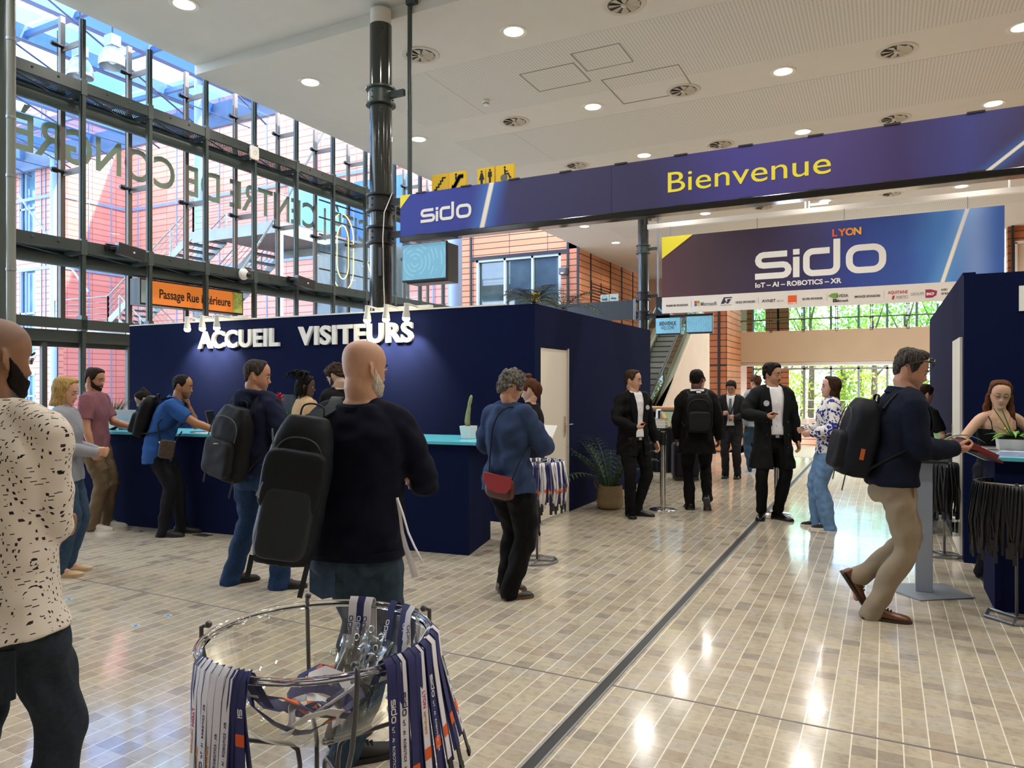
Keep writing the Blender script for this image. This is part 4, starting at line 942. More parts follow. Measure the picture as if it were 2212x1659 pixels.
e = empty('wall_lamp_box', (at_y(1218, 29.2)[0], 29.2, 5), 'small grey box fixed on the terracotta wall beside the window', 'wall box')
xw = at_y(1218, 29.2)[0]; tw = at_y(1218, 29.2)[1]
mb = MB(); mb.box(xw - .17, xw + .17, 29.0, 29.3, zz(594, tw), zz(579, tw)); mb.build('case', mat('grey plastic case', '#55565a', .5), e, bevel=.03)
mb = MB(); mb.box(xw - .06, xw + .06, 28.98, 29.01, zz(594, tw) + .03, zz(594, tw) + .08); mb.build('indicator', M_WHITE, e)
# ------------------------------------------------------------------ left booth and counter
BY, BXL, BXR, BH = 7.41, -10.58, -3.52, 2.51
e = empty('visitor_booth', (BXR, BY, 0), 'navy fabric booth wall reading ACCUEIL VISITEURS', 'booth')
mb = MB(); mb.box(BXL, BXR, BY, BY + .1, 0, BH); mb.build('front_wall', M_NAVY, e)
yd0, yd1 = at_x(1168, BXR)[0], at_x(1227, BXR)[0]
mb = MB(); wall_open(BY + .1, 11.96, 0, BH, [(yd0, yd1, 0, 2.03)], lambda a, b2, c, d: mb.box(BXR - .1, BXR, a, b2, c, d)); mb.build('side_wall', M_NAVY, e)
M_DOORW = mat('cream white door', '#e6dfcf', .5)
mb = MB(); mb.box(BXR - .06, BXR - .015, yd0 + .01, yd1 - .01, .03, 2.02); d = mb.build('door', M_DOORW, e)
mb = MB(); yh = yd1 - .09; mb.box(BXR - .015, BXR, yh - .02, yh + .02, .95, 1.2); mb.sweep([(BXR, yh, 1.1), (BXR + .05, yh, 1.1), (BXR + .05, yh + .12, 1.1)], .009, n=8); mb.build('door_handle', M_CHROME, d, smooth=True, auto=40)
mb = MB(); mb.box(BXR - .07, BXR + .01, yd1 - .012, yd1 + .012, 0, 2.04); mb.box(BXR - .07, BXR + .005, yd0, yd1, 0, .03); mb.build('door_frame', mat('aluminium strip', '#c9c6be', .35, .5), e)
mb = MB(); mb.box(BXL, BXR - .4, BY - .005, BY + .105, BH, BH + .018); mb.build('top_profile', M_WHITE, e)
M_LET = mat('white foam letters', '#f2eee6', .6)
def XW(px): return at_y(px, BY)[0]
for s_, a, b2 in (('ACCUEIL', 434, 608), ('VISITEURS', 650, 898)):
    write(s_, (XW(a), BY - .022, 2.13), (1, 0, 0), (0, 0, 1), .335, M_LET, e, name='raised_lettering', depth=.02, bold=.011, spacing=1.08, width=XW(b2) - XW(a))
M_BULB = mat('lit spot bulb', '#fff2d8', .3, emit='#fff0d0', estr=40)
M_SPOTW = mat('white spot housing', '#dcd8d0', .4)
def booth_spot(px, side, k):
    x = XW(px); e = empty('booth_spotlight', (x, BY, BH), f'small white lit spotlight over {side}', 'spotlight')
    mb = MB(); mb.sweep([(x, BY + .03, BH + .03), (x, BY - .2, BH + .05), (x, BY - .26, BH + .03)], .012, n=8); mb.build('arm', M_SPOTW, e)
    a = np.array([x, BY - .26, BH + .06]); dr = nrm([-.12, .12, -1]); mb = MB(); mb.sweep([a, a + dr * .09, a + dr * .13, a + dr * .17], [.03, .032, .045, .047], n=18); mb.build('housing', M_SPOTW, e, smooth=True, auto=40)
    mb = MB(); mb.ball(a + dr * .185, (.046, .046, .038)); mb.build('bulb', M_BULB, e, smooth=True)
    l = bpy.data.lights.new('spot', 'SPOT'); l.energy = 60; l.spot_size = math.radians(95); l.spot_blend = .8; l.color = (1, .85, .65); l.shadow_soft_size = .04
    o = bpy.data.objects.new('spot_light', l); COL.objects.link(o); o.parent = e; o.location = Vector(a + dr * .25) - e.location
    o.rotation_euler = Vector(nrm([-.05, .34, -1])).to_track_quat('-Z', 'Y').to_euler()
for i, px in enumerate((437, 469, 500)): booth_spot(px, ('the A of ACCUEIL', 'the first C of ACCUEIL', 'the second C of ACCUEIL')[i], i)
for i, px in enumerate((822, 862, 905)): booth_spot(px, ('the U of VISITEURS', 'the R of VISITEURS', 'the last S of VISITEURS')[i], i)
for a, b2, lab in ((425, 532, 'white light track on the booth top above ACCUEIL'), (812, 932, 'white light track on the booth top above VISITEURS')):
    e = empty('light_track', (XW(a), BY, BH), lab, 'track'); mb = MB(); mb.box(XW(a), XW(b2), BY - .03, BY + .04, BH + .018, BH + .055); mb.build('rail', M_SPOTW, e, bevel=.004)
# counter
CA = np.array([-3.45, 5.83]); CD = nrm(np.array([-1, -.127])); CNn = np.array([CD[1], -CD[0]]) * -1
CNn = np.array([-.127, 1.]) / np.linalg.norm([-.127, 1.])
CB = CA + CD * 5.9
def cpt(s_, q): p = CA + CD * s_ + CNn * q; return (p[0], p[1])
e = empty('reception_counter', (CA[0], CA[1], 0), 'long navy reception counter with teal top before the lettered booth', 'counter')
poly = [cpt(0, 0), cpt(5.9, 0), cpt(5.9, .62), cpt(.08, .75)]
mb = MB(); mb.prism(poly, (0, 0, 0), (1, 0, 0), (0, 1, 0), (0, 0, 1.03)); mb.build('base', M_NAVY, e)
poly = [cpt(-.1, -.03), cpt(5.9, -.03), cpt(5.9, .66), cpt(-.02, .8)]
mb = MB(); mb.prism(poly, (0, 0, 1.03), (1, 0, 0), (0, 1, 0), (0, 0, .032)); mb.build('teal_top', M_TEAL, e, bevel=.004)
# ------------------------------------------------------------------ right booth and counter
RX, RY, RH = .63, 7.63, 2.58
e = empty('registration_booth', (RX, RY, 0), 'navy fabric booth with open white door on the right', 'booth')
mb = MB(); mb.box(RX, 5, RY, RY + .1, 0, RH); mb.build('front_wall', M_NAVY, e)
y0, y1 = RY + .14, RY + 1.02
mb = MB(); wall_open(RY + .1, 13.2, 0, RH + .03, [(y0, y1, 0, 2.04)], lambda a, b2, c, d: mb.box(RX, RX + .1, a, b2, c, d)); mb.build('side_wall', M_NAVY, e)
mb = MB(); mb.box(RX - .02, RX + .028, y0 + .01, y1 - .05, .03, 2.03); d = mb.build('door', M_DOORW, e)
mb = MB(); yh = y1 - .14; mb.box(RX - .03, RX - .02, yh - .02, yh + .02, .88, 1.2); mb.sweep([(RX - .03, yh, 1.1), (RX - .08, yh, 1.1), (RX - .08, yh - .12, 1.1)], .01, n=8); mb.sweep([(RX - .03, yh, .95), (RX - .07, yh, .95), (RX - .09, yh - .05, .93)], .008, n=8); mb.build('door_handle', M_CHROME, d, smooth=True, auto=40)
mb = MB(); mb.box(RX - .005, RX + .1, y1 - .04, y1, 0, 2.05); mb.build('door_frame', M_BLACK, e)
mb = MB(); x0 = at_y(2201, RY)[0]; t_ = at_y(2201, RY)[1]; mb.box(x0, x0 + .3, RY - .02, RY, zz(672, t_), zz(618, t_)); mb.build('white_letter', M_LET, e)
RC = (.69, 6.11)
e = empty('registration_counter', (RC[0], RC[1], 0), 'navy counter with teal top at the right, woman behind it', 'counter')
mb = MB(); mb.box(RC[0], 4, RC[1], RC[1] + .66, 0, 1.06); mb.build('base', M_NAVY, e)
mb = MB(); mb.prism([(RC[0] - .06, RC[1] - .04), (4, RC[1] - .04), (4, RC[1] + .7), (RC[0] - .13, RC[1] + .7)], (0, 0, 1.06), (1, 0, 0), (0, 1, 0), (0, 0, .03)); mb.build('teal_top', M_TEAL, e, bevel=.004)
# ------------------------------------------------------------------ figure builder
def fuse(mb, name, mats, parent, voxel=.007, it=4, wr=0., wk=26., seed=0, post=None, cut=None, solid=0, fn=None):
    """one continuous skin over everything collected in mb"""
    me = bpy.data.meshes.new('raw'); off = np.array(wloc(parent)); V = np.array(mb.v) - off
    me.from_pydata([tuple(p) for p in V], [], mb.f)
    bm = bmesh.new(); bm.from_mesh(me); bmesh.ops.recalc_face_normals(bm, faces=bm.faces); bm.to_mesh(me); bm.free()
    o = bpy.data.objects.new('raw', me); COL.objects.link(o)
    r = o.modifiers.new('r', 'REMESH'); r.mode = 'VOXEL'; r.voxel_size = voxel; r.adaptivity = 0
    if it: s = o.modifiers.new('s', 'SMOOTH'); s.iterations = it; s.factor = .5
    me2 = bpy.data.meshes.new_from_object(o.evaluated_get(bpy.context.evaluated_depsgraph_get()))
    bpy.data.objects.remove(o); bpy.data.meshes.remove(me)
    n = len(me2.vertices); co = np.empty(n * 3, np.float32); me2.vertices.foreach_get('co', co); co = co.reshape(-1, 3)
    if wr:
        no = np.empty(n * 3, np.float32); me2.vertices.foreach_get('normal', no); no = no.reshape(-1, 3)
        g = np.random.default_rng(seed + 11); f = np.zeros(n)
        for k in range(7):
            d = g.normal(0, 1, 3); d[2] *= .9; d /= np.linalg.norm(d); q = g.normal(0, 1, 3) * .45
            f += np.sin(co @ d * wk * (1 + .35 * k) + g.uniform(0, 6) + 2.2 * np.sin(co @ q * 14 + k)) / (1 + .35 * k)
        co = co + no * (1.6 * wr * f / 2.2)[:, None].astype(np.float32)
    if post is not None: co = post(co + off.astype(np.float32), ) - off
    me2.vertices.foreach_set('co', np.ascontiguousarray(co, np.float32).ravel())
    me2.name = name; me2.materials.clear()
    for m in (mats if isinstance(mats, (list, tuple)) else [mats]): me2.materials.append(m)
    me2.polygons.foreach_set('use_smooth', [True] * len(me2.polygons)); me2.update()
    if cut is not None:
        w = co + off; keep = ~cut(w); bm = bmesh.new(); bm.from_mesh(me2); bm.verts.ensure_lookup_table()
        bmesh.ops.delete(bm, geom=[v for v in bm.verts if not keep[v.index]], context='VERTS'); bm.to_mesh(me2); bm.free()
    if fn is not None:
        c = fn(co + off); a = me2.color_attributes.new('tint', 'FLOAT_COLOR', 'POINT'); a.data.foreach_set('color', np.concatenate([c, np.ones((n, 1))], 1).astype(np.float32).ravel())
    ob = bpy.data.objects.new(name, me2); COL.objects.link(ob); ob.parent = parent; KIDS.setdefault(parent.name, []).append(ob)
    if solid: q = ob.modifiers.new('solid', 'SOLIDIFY'); q.thickness = solid; q.offset = -1
    return ob
HT = np.array([  # z, front, back, half width
    (-.120, .060, -.015, .018), (-.116, .074, .000, .029), (-.106, .083, .022, .040), (-.092, .083, .040, .050), (-.074, .084, .056, .0585), (-.055, .086, .068, .0645),
    (-.035, .086, .079, .0695), (-.012, .085, .088, .0735), (.012, .088, .094, .0755), (.035, .091, .097, .0765), (.058, .088, .096, .0745), (.078, .080, .090, .069),
    (.095, .066, .078, .059), (.107, .050, .062, .046), (.115, .030, .042, .030), (.119, .008, .014, .010)])
def sstep(x): x = np.clip(x, 0, 1); return x * x * (3 - 2 * x)
def head_rings(nz=46, na=60, extra=None, face=True, fem=0.):
    zs = -.120 + .239 * (np.linspace(0, 1, nz)); zs = np.sin((zs + .0005) / .1195 * PI / 2 * .999) * .1195 if False else zs
    rings = []
    for z in zs:
        f, b, w = (np.interp(z, HT[:, 0], HT[:, k]) for k in (1, 2, 3))
        if fem and z < -.02: w *= 1 - .10 * fem * min(1, (-.02 - z) / .08)
        yc = (f - b) / 2; ring = []
        for i in range(na):
            a = 2 * PI * i / na; c, s = math.cos(a), math.sin(a); n = 2.25 if c > 0 else 2.1
            cx, sy = math.copysign(abs(c) ** (2 / n), c), math.copysign(abs(s) ** (2 / n), s)
            x = w * sy; y = yc + ((f - yc) if c > 0 else (b + yc)) * cx
            if face and c > .15:
                e = lambda zz_, sz, xx, sx: math.exp(-((z - zz_) / sz) ** 2 - ((abs(x) - xx) / sx) ** 2)
                nz_ = np.interp(z, [-.052, -.046, -.040, -.030, -.015, .008, .02], [0, .012, .0255, .022, .014, .007, 0])
                y += nz_ * math.exp(-(x / np.interp(z, [-.045, -.02, .01], [.0145, .011, .009])) ** 2) + .004 * e(-.041, .008, .012, .006)
                y += -.0115 * e(.0, .0125, .031, .016) + .0035 * e(.021, .008, .026, .022) + .004 * e(-.024, .016, .044, .017)
                y += .0055 * math.exp(-((z + .0635) / .0058) ** 2 - (x / .020) ** 4) + .006 * math.exp(-((z + .0755) / .0065) ** 2 - (x / .018) ** 4) - .0025 * math.exp(-((z + .0692) / .0025) ** 2 - (x / .023) ** 4)
                y += -.004 * e(-.089, .006, 0, .02) + .004 * e(-.106, .010, 0, .02)
            if extra is not None:
                t = extra(z, math.degrees(a if a < PI else 2 * PI - a), x, y); d = nrm([x / w ** 1, (y - yc) / ((f + b) / 2), z / .13 if z > 0 else 0])
                x, y, z2 = x + d[0] * t, y + d[1] * t, z + d[2] * t
            else: z2 = z
            ring.append((x, y, z2))
        rings.append(ring)
    return rings
SECM = np.array([(-.19, .150, .098), (-.10, .176, .116), (-.02, .176, .118), (.06, .164, .112), (.14, .153, .106), (.25, .162, .112), (.35, .178, .122), (.43, .180, .112), (.49, .160, .092), (.53, .105, .076), (.56, .066, .066)])
SECF = np.array([(-.19, .150, .100), (-.10, .178, .118), (-.02, .174, .118), (.06, .150, .104), (.14, .132, .094), (.25, .142, .104), (.35, .156, .122), (.43, .156, .104), (.49, .138, .084), (.53, .090, .068), (.56, .058, .060)])
def rotz(v, a): c, s = math.cos(a), math.sin(a); return np.array([c * v[0] + s * v[1], -s * v[0] + c * v[1], v[2]])
class Fig:
    """a posed figure. px, d: floor point; face: 0 away from the camera, 90 to image right, 180 towards it"""
    def __init__(s, px, d, face, h, label, skin='#c99a7c', fem=False, lean=0, side=0, twist=0, pel=(0, 0, 0), head=(0, 0, 0), R=None, L=None, fR=(.105, .13, 0, 0), fL=(-.105, .13, 0, 0), girth=1., voxel=.0065, z0=0., hands=('relax', 'relax'), neck=1.10, bare=False, knee=None, name='person'):
        s.fem = fem; s.g = girth; s.nk = 1. if fem else neck; s.bare = bare; s.k = h / 1.75; s.vx = voxel; a = math.radians(face)
        F = np.array([-SN, CS, 0]); Rr = np.array([CS, SN, 0])
        s.f = F * math.cos(a) + Rr * math.sin(a); s.r = Rr * math.cos(a) - F * math.sin(a); s.u = np.array([0, 0, 1.])
        x, y = at(px, d); s.o = np.array([x, y, z0]); s.seed = int(abs(px) * 7 + d * 31)
        s.root = empty(name, (x, y, z0), label, 'person'); s.skin = skin
        s.S0 = np.array([pel[0], pel[1], .93 + pel[2]]); s.lean = lean; s.side = side
        def dr(t): t = math.radians(t); return nrm([math.tan(math.radians(side)), math.sin(t), math.cos(t)])
        s.S1 = s.S0 + .14 * dr(.5 * lean); s.S2 = s.S1 + .2 * dr(.85 * lean); s.S3 = s.S2 + .2 * dr(lean); s.dU = dr(lean)
        s.tw = math.radians(twist)
        sw = .150 if fem else .172
        s.lat = rotz((1, 0, 0), s.tw); s.fw = nrm(np.cross(s.dU, s.lat)); s.lat = nrm(np.cross(s.fw, s.dU))
        s.sh = {q: s.S3 + s.lat * sg * sw - s.dU * .062 for q, sg in (('R', 1), ('L', -1))}
        hy, hpit, hrol = head
        s.hc = s.S3 + .066 * dr(.75 * lean) + .083 * dr(.55 * lean + .5 * hpit)
        y_ = s.tw + math.radians(hy); p_ = math.radians(hpit); q_ = math.radians(hrol)
        fy = rotz((0, 1, 0), y_); rx = rotz((1, 0, 0), y_)
        hf = fy * math.cos(p_) - np.array([0, 0, 1]) * math.sin(p_); hu = np.cross(rx, hf)
        s.hx, s.hf, s.hu = rx * math.cos(q_) - hu * math.sin(q_), hf, hu * math.cos(q_) + rx * math.sin(q_)
        s.arm = {}
        for q, spec, sg in (('R', R, 1), ('L', L, -1)):
            spec = spec or {}
            if 'chin' in spec: spec['w'] = s.hc + s.hf * .10 - s.hu * .215 + s.hx * spec['chin']
            t = np.array(spec.get('w', s.sh[q] + np.array([sg * .055, .03, -.52])), float); pole = np.array(spec.get('pole', (sg * .5, -1, -.3)), float)
            A = s.sh[q]; l1, l2 = .285, .25; D = t - A; dl = np.linalg.norm(D)
            if dl > l1 + l2 - .004: t = A + D / dl * (l1 + l2 - .004); D = t - A; dl = l1 + l2 - .004
            ca = (l1 * l1 + dl * dl - l2 * l2) / (2 * l1 * dl); dn = D / dl; pp = nrm(pole - dn * np.dot(pole, dn))
            E = A + dn * l1 * ca + pp * l1 * math.sqrt(max(0, 1 - ca * ca))
            hd = nrm(spec.get('hd', nrm(t - E) + np.array([0, .15, 0]))); pn = np.array(spec.get('pn', (-sg, .0, 0.)), float); pn = nrm(pn - hd * np.dot(pn, hd))
            s.arm[q] = (A, E, t, hd, pn)
        s.leg = {}
        for q, sp_, sg in (('R', fR, 1), ('L', fL, -1)):
            bx, by, yaw, pit = sp_[:4]; lift = sp_[4] if len(sp_) > 4 else 0
            yw = math.radians(yaw); fd = rotz((0, 1, 0), yw); pt = math.radians(pit); back = -fd * math.cos(pt) + np.array([0, 0, 1]) * math.sin(pt); up = np.array([0, 0, 1]) * math.cos(pt) + fd * math.sin(pt)
            ball = np.array([bx, by, lift]); ank = ball + back * .13 + up * .085
            H = s.S0 + np.array([sg * .092, 0, -.02]); D = ank - H; dl = np.linalg.norm(D); l1 = l2 = .428
            if dl > .853: l1 = l2 = dl / 2 * 1.002
            ca = dl / 2 / l1; dn = D / dl; kp = np.array((knee or {}).get(q, fd), float); pp = nrm(kp - dn * np.dot(kp, dn)); K = H + dn * dl / 2 + pp * l1 * math.sqrt(max(0, 1 - ca * ca))
            s.leg[q] = (H, K, ank, ball, fd, back, up)
        s.hands = dict(R=hands[0], L=hands[1]); s.sec = SECF if fem else SECM
    def W(s, p): p = np.asarray(p, float); return s.o + s.k * (p[0] * s.r + p[1] * s.f + p[2] * s.u)
    def Wd(s, p): p = np.asarray(p, float); return p[0] * s.r + p[1] * s.f + p[2] * s.u
    def loc(s, co):  # world -> unscaled local
        d = (co - s.o) / s.k; return np.stack([d @ s.r, d @ s.f, d @ s.u], 1)
    def sp(s, u):
        if u < 0: return s.S0 + np.array([0, 0, u])
        for a, b, p, q in ((0, .14, s.S0, s.S1), (.14, .34, s.S1, s.S2), (.34, .54, s.S2, s.S3)):
            if u <= b: return p + (q - p) * (u - a) / (b - a)
        return s.S3 + s.dU * (u - .54)
    def ax(s, u):
        k = min(1, max(0, u / .5)); lat = nrm(np.array([1, 0, 0]) * (1 - k) + s.lat * k); up = nrm(np.array([0, 0, 1]) * (1 - k) + s.dU * k); return lat, nrm(np.cross(up, lat))
    def tp(s, x, u, y): lat, fw = s.ax(u); return s.sp(u) + lat * x + fw * y
    def hw(s, p): return s.W(s.hc + s.hx * p[0] + s.hf * p[1] + s.hu * p[2])
    def ring(s, u, rx, ry, n=28, ex=2.4, dy=0):
        lat, fw = s.ax(u); c0 = s.sp(u) + fw * dy; out = []
        for i in range(n):
            t = 2 * PI * i / n; c, d = math.cos(t), math.sin(t); out.append(s.W(c0 + lat * rx * math.copysign(abs(c) ** (2 / ex), c) + fw * ry * math.copysign(abs(d) ** (2 / ex), d)))
        return out
    def limb(s, mb, pts, rad, n=14, m=5):
        P = [np.asarray(p, float) for p in pts]; out = []; rr_ = []
        for i in range(len(P) - 1):
            for k in range(m): t = k / m; out.append(P[i] * (1 - t) + P[i + 1] * t); rr_.append(rad[i] * (1 - t) + rad[i + 1] * t)
        out.append(P[-1]); rr_.append(rad[-1]); A = np.array(out); B = A.copy()
        for _ in range(2): B[1:-1] = (B[:-2] + 2 * B[1:-1] + B[2:]) / 4
        mb.sweep([s.W(p) for p in B], [r * s.k for r in rr_], n=n, dome=True)
    def hand(s, mb, q):
        A, E, t, hd, pn = s.arm[q]; mode = s.hands[q]; sg = 1 if q == 'R' else -1; sc = .92 if s.fem else 1.
        sd = np.cross(hd, pn) * sg       # towards the thumb side
        w = lambda a, b, c: t + (hd * a + sd * b + pn * c) * sc
        c = s.W(w(.052, 0, 0)); k = s.k * sc
        mb.rbox(c, s.Wd(hd) * .048 * k, s.Wd(sd) * .040 * k, s.Wd(pn) * .0155 * k, .6)
        mb.sweep([s.W(t - hd * .02), s.W(w(.03, 0, 0))], [.026 * k, .027 * k], [.021 * k, .018 * k], side=s.Wd(sd), n=12)
        cv = {'relax': (22, 30, 18), 'hold': (48, 62, 40), 'fist': (75, 85, 50), 'flat': (6, 8, 5), 'point': (35, 50, 30), 'type': (25, 40, 25)}[mode]
        for i, (b, L) in enumerate(((.030, .070), (.010, .078), (-.011, .073), (-.030, .058))):
            p = w(.095 - .004 * abs(i - 1), b, 0); pts = [w(.07, b * .95, 0), p]; ang = 0; sp_ = (b * .25 if mode in ('flat', 'relax') else b * .05)
            for j, f in enumerate((.46, .30, .24)):
                ang += math.radians(cv[j] * (1 + .08 * i)); d = hd * math.cos(ang) + pn * math.sin(ang) + sd * sp_ * 2; p = p + nrm(d) * L * f * sc; pts.append(p)
            mb.sweep([s.W(x) for x in pts], [x * k for x in (.0092, .0092, .0084, .0078, .0066)], n=9, dome=True)
        tc = {'relax': .35, 'hold': .95, 'fist': 1.0, 'flat': .15, 'point': .8, 'type': .5}[mode]
        pts = [w(.018, .022, .004), w(.045, .044 - .008 * tc, .008 + .014 * tc), w(.072, .056 - .022 * tc, .012 + .026 * tc), w(.092, .058 - .034 * tc, .014 + .032 * tc)]
        mb.sweep([s.W(x) for x in pts], [x * k for x in (.0145, .0115, .0095, .0075)], n=9, dome=True)
    def body(s, lips='#b06a5c', tint=None, ears=True, eyes='#4a3626', face=True, brow='#3a2a20', look=(0, 0), stub=None, browk=1., lidded=False):
        mb = MB(); g = s.g; k = s.k
        u0 = [u for u in s.sec[:, 0]]
        mb.loft([s.ring(u, r * .9 * g, r2 * .9 * g) for u, r, r2 in s.sec if u > -.05])
        for q, sg in (('R', 1), ('L', -1)):
            A, E, t, hd, pn = s.arm[q]; f = (.86 if s.fem else 1.) * (1. if s.bare else .86)
            s.limb(mb, [s.S3 + s.lat * sg * .06 - s.dU * .035, A, E, t], [.055 * f, .053 * f, .041 * f, .027]); s.limb(mb, [E, E * .62 + t * .38, t], [.038 * f, .042 * f, .027])
            s.hand(mb, q); H, K, an, ba, fd, bk, up = s.leg[q]
            s.limb(mb, [H, K, an], [.078, .052, .040]); s.limb(mb, [K, K * .65 + an * .35 - fd * .015, an], [.045, .052, .036]); s.limb(mb, [an - up * .015, ba - fd * .03 + up * .022], [.034, .02])
        nk = .053 if s.fem else .060 * s.nk
        mb.sweep([s.W(s.S3 - s.dU * .05 - s.fw * .01), s.W(s.S3 + s.dU * .02), s.hw((0, -.018, -.075)), s.hw((0, -.012, -.03))], [nk * 1.25 * k, nk * k, nk * .96 * k, nk * .98 * k], n=20)
        mb.loft([[s.hw(p) for p in r] for r in head_rings(fem=1. if s.fem else 0.)])
        if ears:
            for sg in (1, -1):
                ring = []
                mb.rbox(s.hw((sg * .078, -.012, -.008)), s.Wd(s.hx * .35 * sg + s.hf * -.2) * .016 * k, s.Wd(s.hf * .9 - s.hx * sg * .45) * .019 * k, s.Wd(s.hu - s.hf * .15) * .032 * k, .9)
        base = lin(s.skin)[:3]; lc = np.array(lin(lips)[:3]) / np.array(base)
        def paint(w):
            l = s.loc(w) - s.hc; x, y, z = l @ s.hx, l @ s.hf, l @ s.hu; n = len(w); c = np.ones((n, 3)); inh = (np.abs(x) < .1) & (np.abs(z) < .14)
            m = inh * (y > .05) * np.exp(-((z + .069) / .010) ** 4 - (x / .024) ** 4); c = c * (1 - m[:, None]) + lc * m[:, None]
            m = inh * (y > .03) * .16 * (np.exp(-((z + .028) / .02) ** 2 - ((np.abs(x) - .045) / .02) ** 2) + np.exp(-((z + .035) / .014) ** 2 - (x / .016) ** 2)); c = c * (1 - m[:, None]) + c * np.array([1.05, .8, .78]) * m[:, None]
            if stub is not None:
                m = inh * stub[1] * sstep((y - .0) / .03) * sstep((-.040 - z) / .02) * (1 - np.exp(-((z + .069) / .012) ** 4 - (x / .026) ** 4)); c = c * (1 - m[:, None]) + np.array(lin(stub[0])[:3]) / np.array(base) * m[:, None]
            if tint is not None:
                m = inh * tint[1] * sstep((z - np.interp(y, [-.1, 0, .06, .1], [-.05, .02, .06, .09])) / .03); c = c * (1 - m[:, None]) + np.array(lin(tint[0])[:3]) / np.array(base) * m[:, None]
            return c
        sk = mat('skin ' + s.skin, s.skin, .5, attr=True, bump=.05, bscale=350, bdist=.001); sk.node_tree.nodes['Principled BSDF'].inputs['Subsurface Weight'].default_value = .0
        b = fuse(mb, 'body', sk, s.root, s.vx, 2, fn=paint)
        if face:
            for sg in (1, -1):
                c = np.array((sg * .0305, .0745, .0)); e = MB(); e.ball(s.hw(c), .0112 * k); n1 = len(e.f); ld = c + np.array((look[0] * .004, .0056, look[1] * .004 - (.002 if lidded else 0)))
                e.k = 1; e.ball(s.hw(ld), .0074 * k); e.k = 2; e.ball(s.hw(ld + (0, .0044, 0)), .0038 * k)
                e.build('eye', [mat('eye white', '#d8d2ca', .25), mat('iris ' + eyes, eyes, .2), mat('pupil', '#0c0a0a', .15)], s.root, smooth=True)
                e = MB(); e.sweep([s.hw((sg * x, .0775 - .9 * max(0, x - .0305) ** 1 * .25 + dy, z)) for x, z, dy in ((.0165, .0018 - (.003 if lidded else 0), .0075), (.0235, .0056 - (.005 if lidded else 0), .0110), (.0305, .0068 - (.0060 if lidded else 0), .0122), (.038, .0052 - (.0045 if lidded else 0), .0105), (.0455, .000, .005))], .0040 * k, .0036 * k, n=8, dome=True); e.sweep([s.hw((sg * x, .0775 - .9 * max(0, x - .0305) * .25 + dy, z)) for x, z, dy in ((.0165, -.0025, .0065), (.0235, -.0066, .0085), (.0305, -.0078, .0092), (.038, -.0062, .0075), (.0455, -.0015, .004))], .0034 * k, .0030 * k, n=8, dome=True); e.build('eyelid', mat('lid ' + s.skin, [x * .82 for x in base], .5), s.root, smooth=True)
                e = MB(); e.sweep([s.hw((sg * x, y + .001, z)) for x, y, z in ((.012, .0945, .0185), (.022, .0945, .0228), (.034, .0905, .0245), (.047, .0810, .0195))], [.0022 * k * browk, .0042 * k * browk, .004 * k * browk, .0015 * k], [.0025 * k] * 4, n=8, side=s.Wd(s.hu)); e.build('eyebrow', mat('brow ' + brow, brow, .9), s.root, smooth=True)
        return b
    # ---- hair
    def hair(s, color='#2b1d14', th=.014, front=.075, temple=.05, side=.02, nape=-.075, back=None, top=0., rough=.012, wk=60, col2=None, name='hair', voxel=.0055, curls=0, cr=.014, extra=None, dark=None, thin=None):
        lim = lambda ph: np.interp(ph, [0, 30, 55, 72, 84, 104, 125, 150, 180], [front, front - .004, temple, side - .01, side - .03, .024, -.022, nape, nape - .004])
        def ex(z, ph, x, y):
            m = sstep((z - lim(ph)) / .022); t = th * (1 + .6 * sstep((z - .06) / .05) * top)
            if thin is not None: t *= thin(ph, z)
            return -.012 + (t + .012) * m
        mb = MB(); mb.loft([[s.hw(p) for p in r] for r in head_rings(extra=ex, face=False)])
        if curls:
            g = np.random.default_rng(s.seed)
            n = 0
            while n < curls:
                ph = g.uniform(0, 2 * PI); z = g.uniform(-.09, .12); pd = math.degrees(ph if ph < PI else 2 * PI - ph)
                if z < lim(pd) + .006: continue
                f, b, w = (np.interp(z, HT[:, 0], HT[:, k]) for k in (1, 2, 3)); yc = (f - b) / 2; cx, sy = math.cos(ph), math.sin(ph)
                p = np.array([w * sy, yc + ((f - yc) if cx > 0 else (b + yc)) * cx, z]); p = p + nrm(p) * (th * .75 + g.uniform(-.004, .009)); mb.ball(s.hw(p), cr * s.k * g.uniform(.7, 1.2)); n += 1
        if extra: extra(mb)
        return fuse(mb, name, hair_mat(color, col2), s.root, voxel, 2, wr=rough * .2 if rough else 0, wk=wk, seed=s.seed)
    def beard(s, color, th=.006, kind='full', name='beard'):
        if kind == 'goatee': up = lambda ph: np.interp(ph, [0, 14, 20, 26], [-.078, -.078, -.10, -.2])
        elif kind == 'side': up = lambda ph: np.interp(ph, [0, 25, 50, 78, 92, 100], [-.050, -.058, -.050, -.01, .01, -.2])
        else: up = lambda ph: np.interp(ph, [0, 20, 40, 60, 80, 92, 100], [-.047, -.053, -.056, -.046, -.012, .012, -.2])
        def ex(z, ph, x, y):
            m = sstep((up(ph) - z) / .008)
            if abs(x) < .024 and -.079 < z < -.058: m = 0
            return -.008 + (th + .008) * m
        mb = MB(); mb.loft([[s.hw(p) for p in r] for r in head_rings(nz=70, na=80, extra=ex)])
        return fuse(mb, name, hair_mat(color), s.root, .0045, 1, wr=.0006, wk=150)
    def tache(s, color):
        for sg in (1, -1):
            e = MB(); e.sweep([s.hw((sg * x, y, z)) for x, y, z in ((.001, .0945, -.0545), (.012, .0935, -.056), (.022, .0875, -.0615), (.026, .083, -.067))], [.003 * s.k, .004 * s.k, .003 * s.k, .001], [.003 * s.k] * 4, n=8); e.build('moustache', hair_mat(color), s.root, smooth=True)
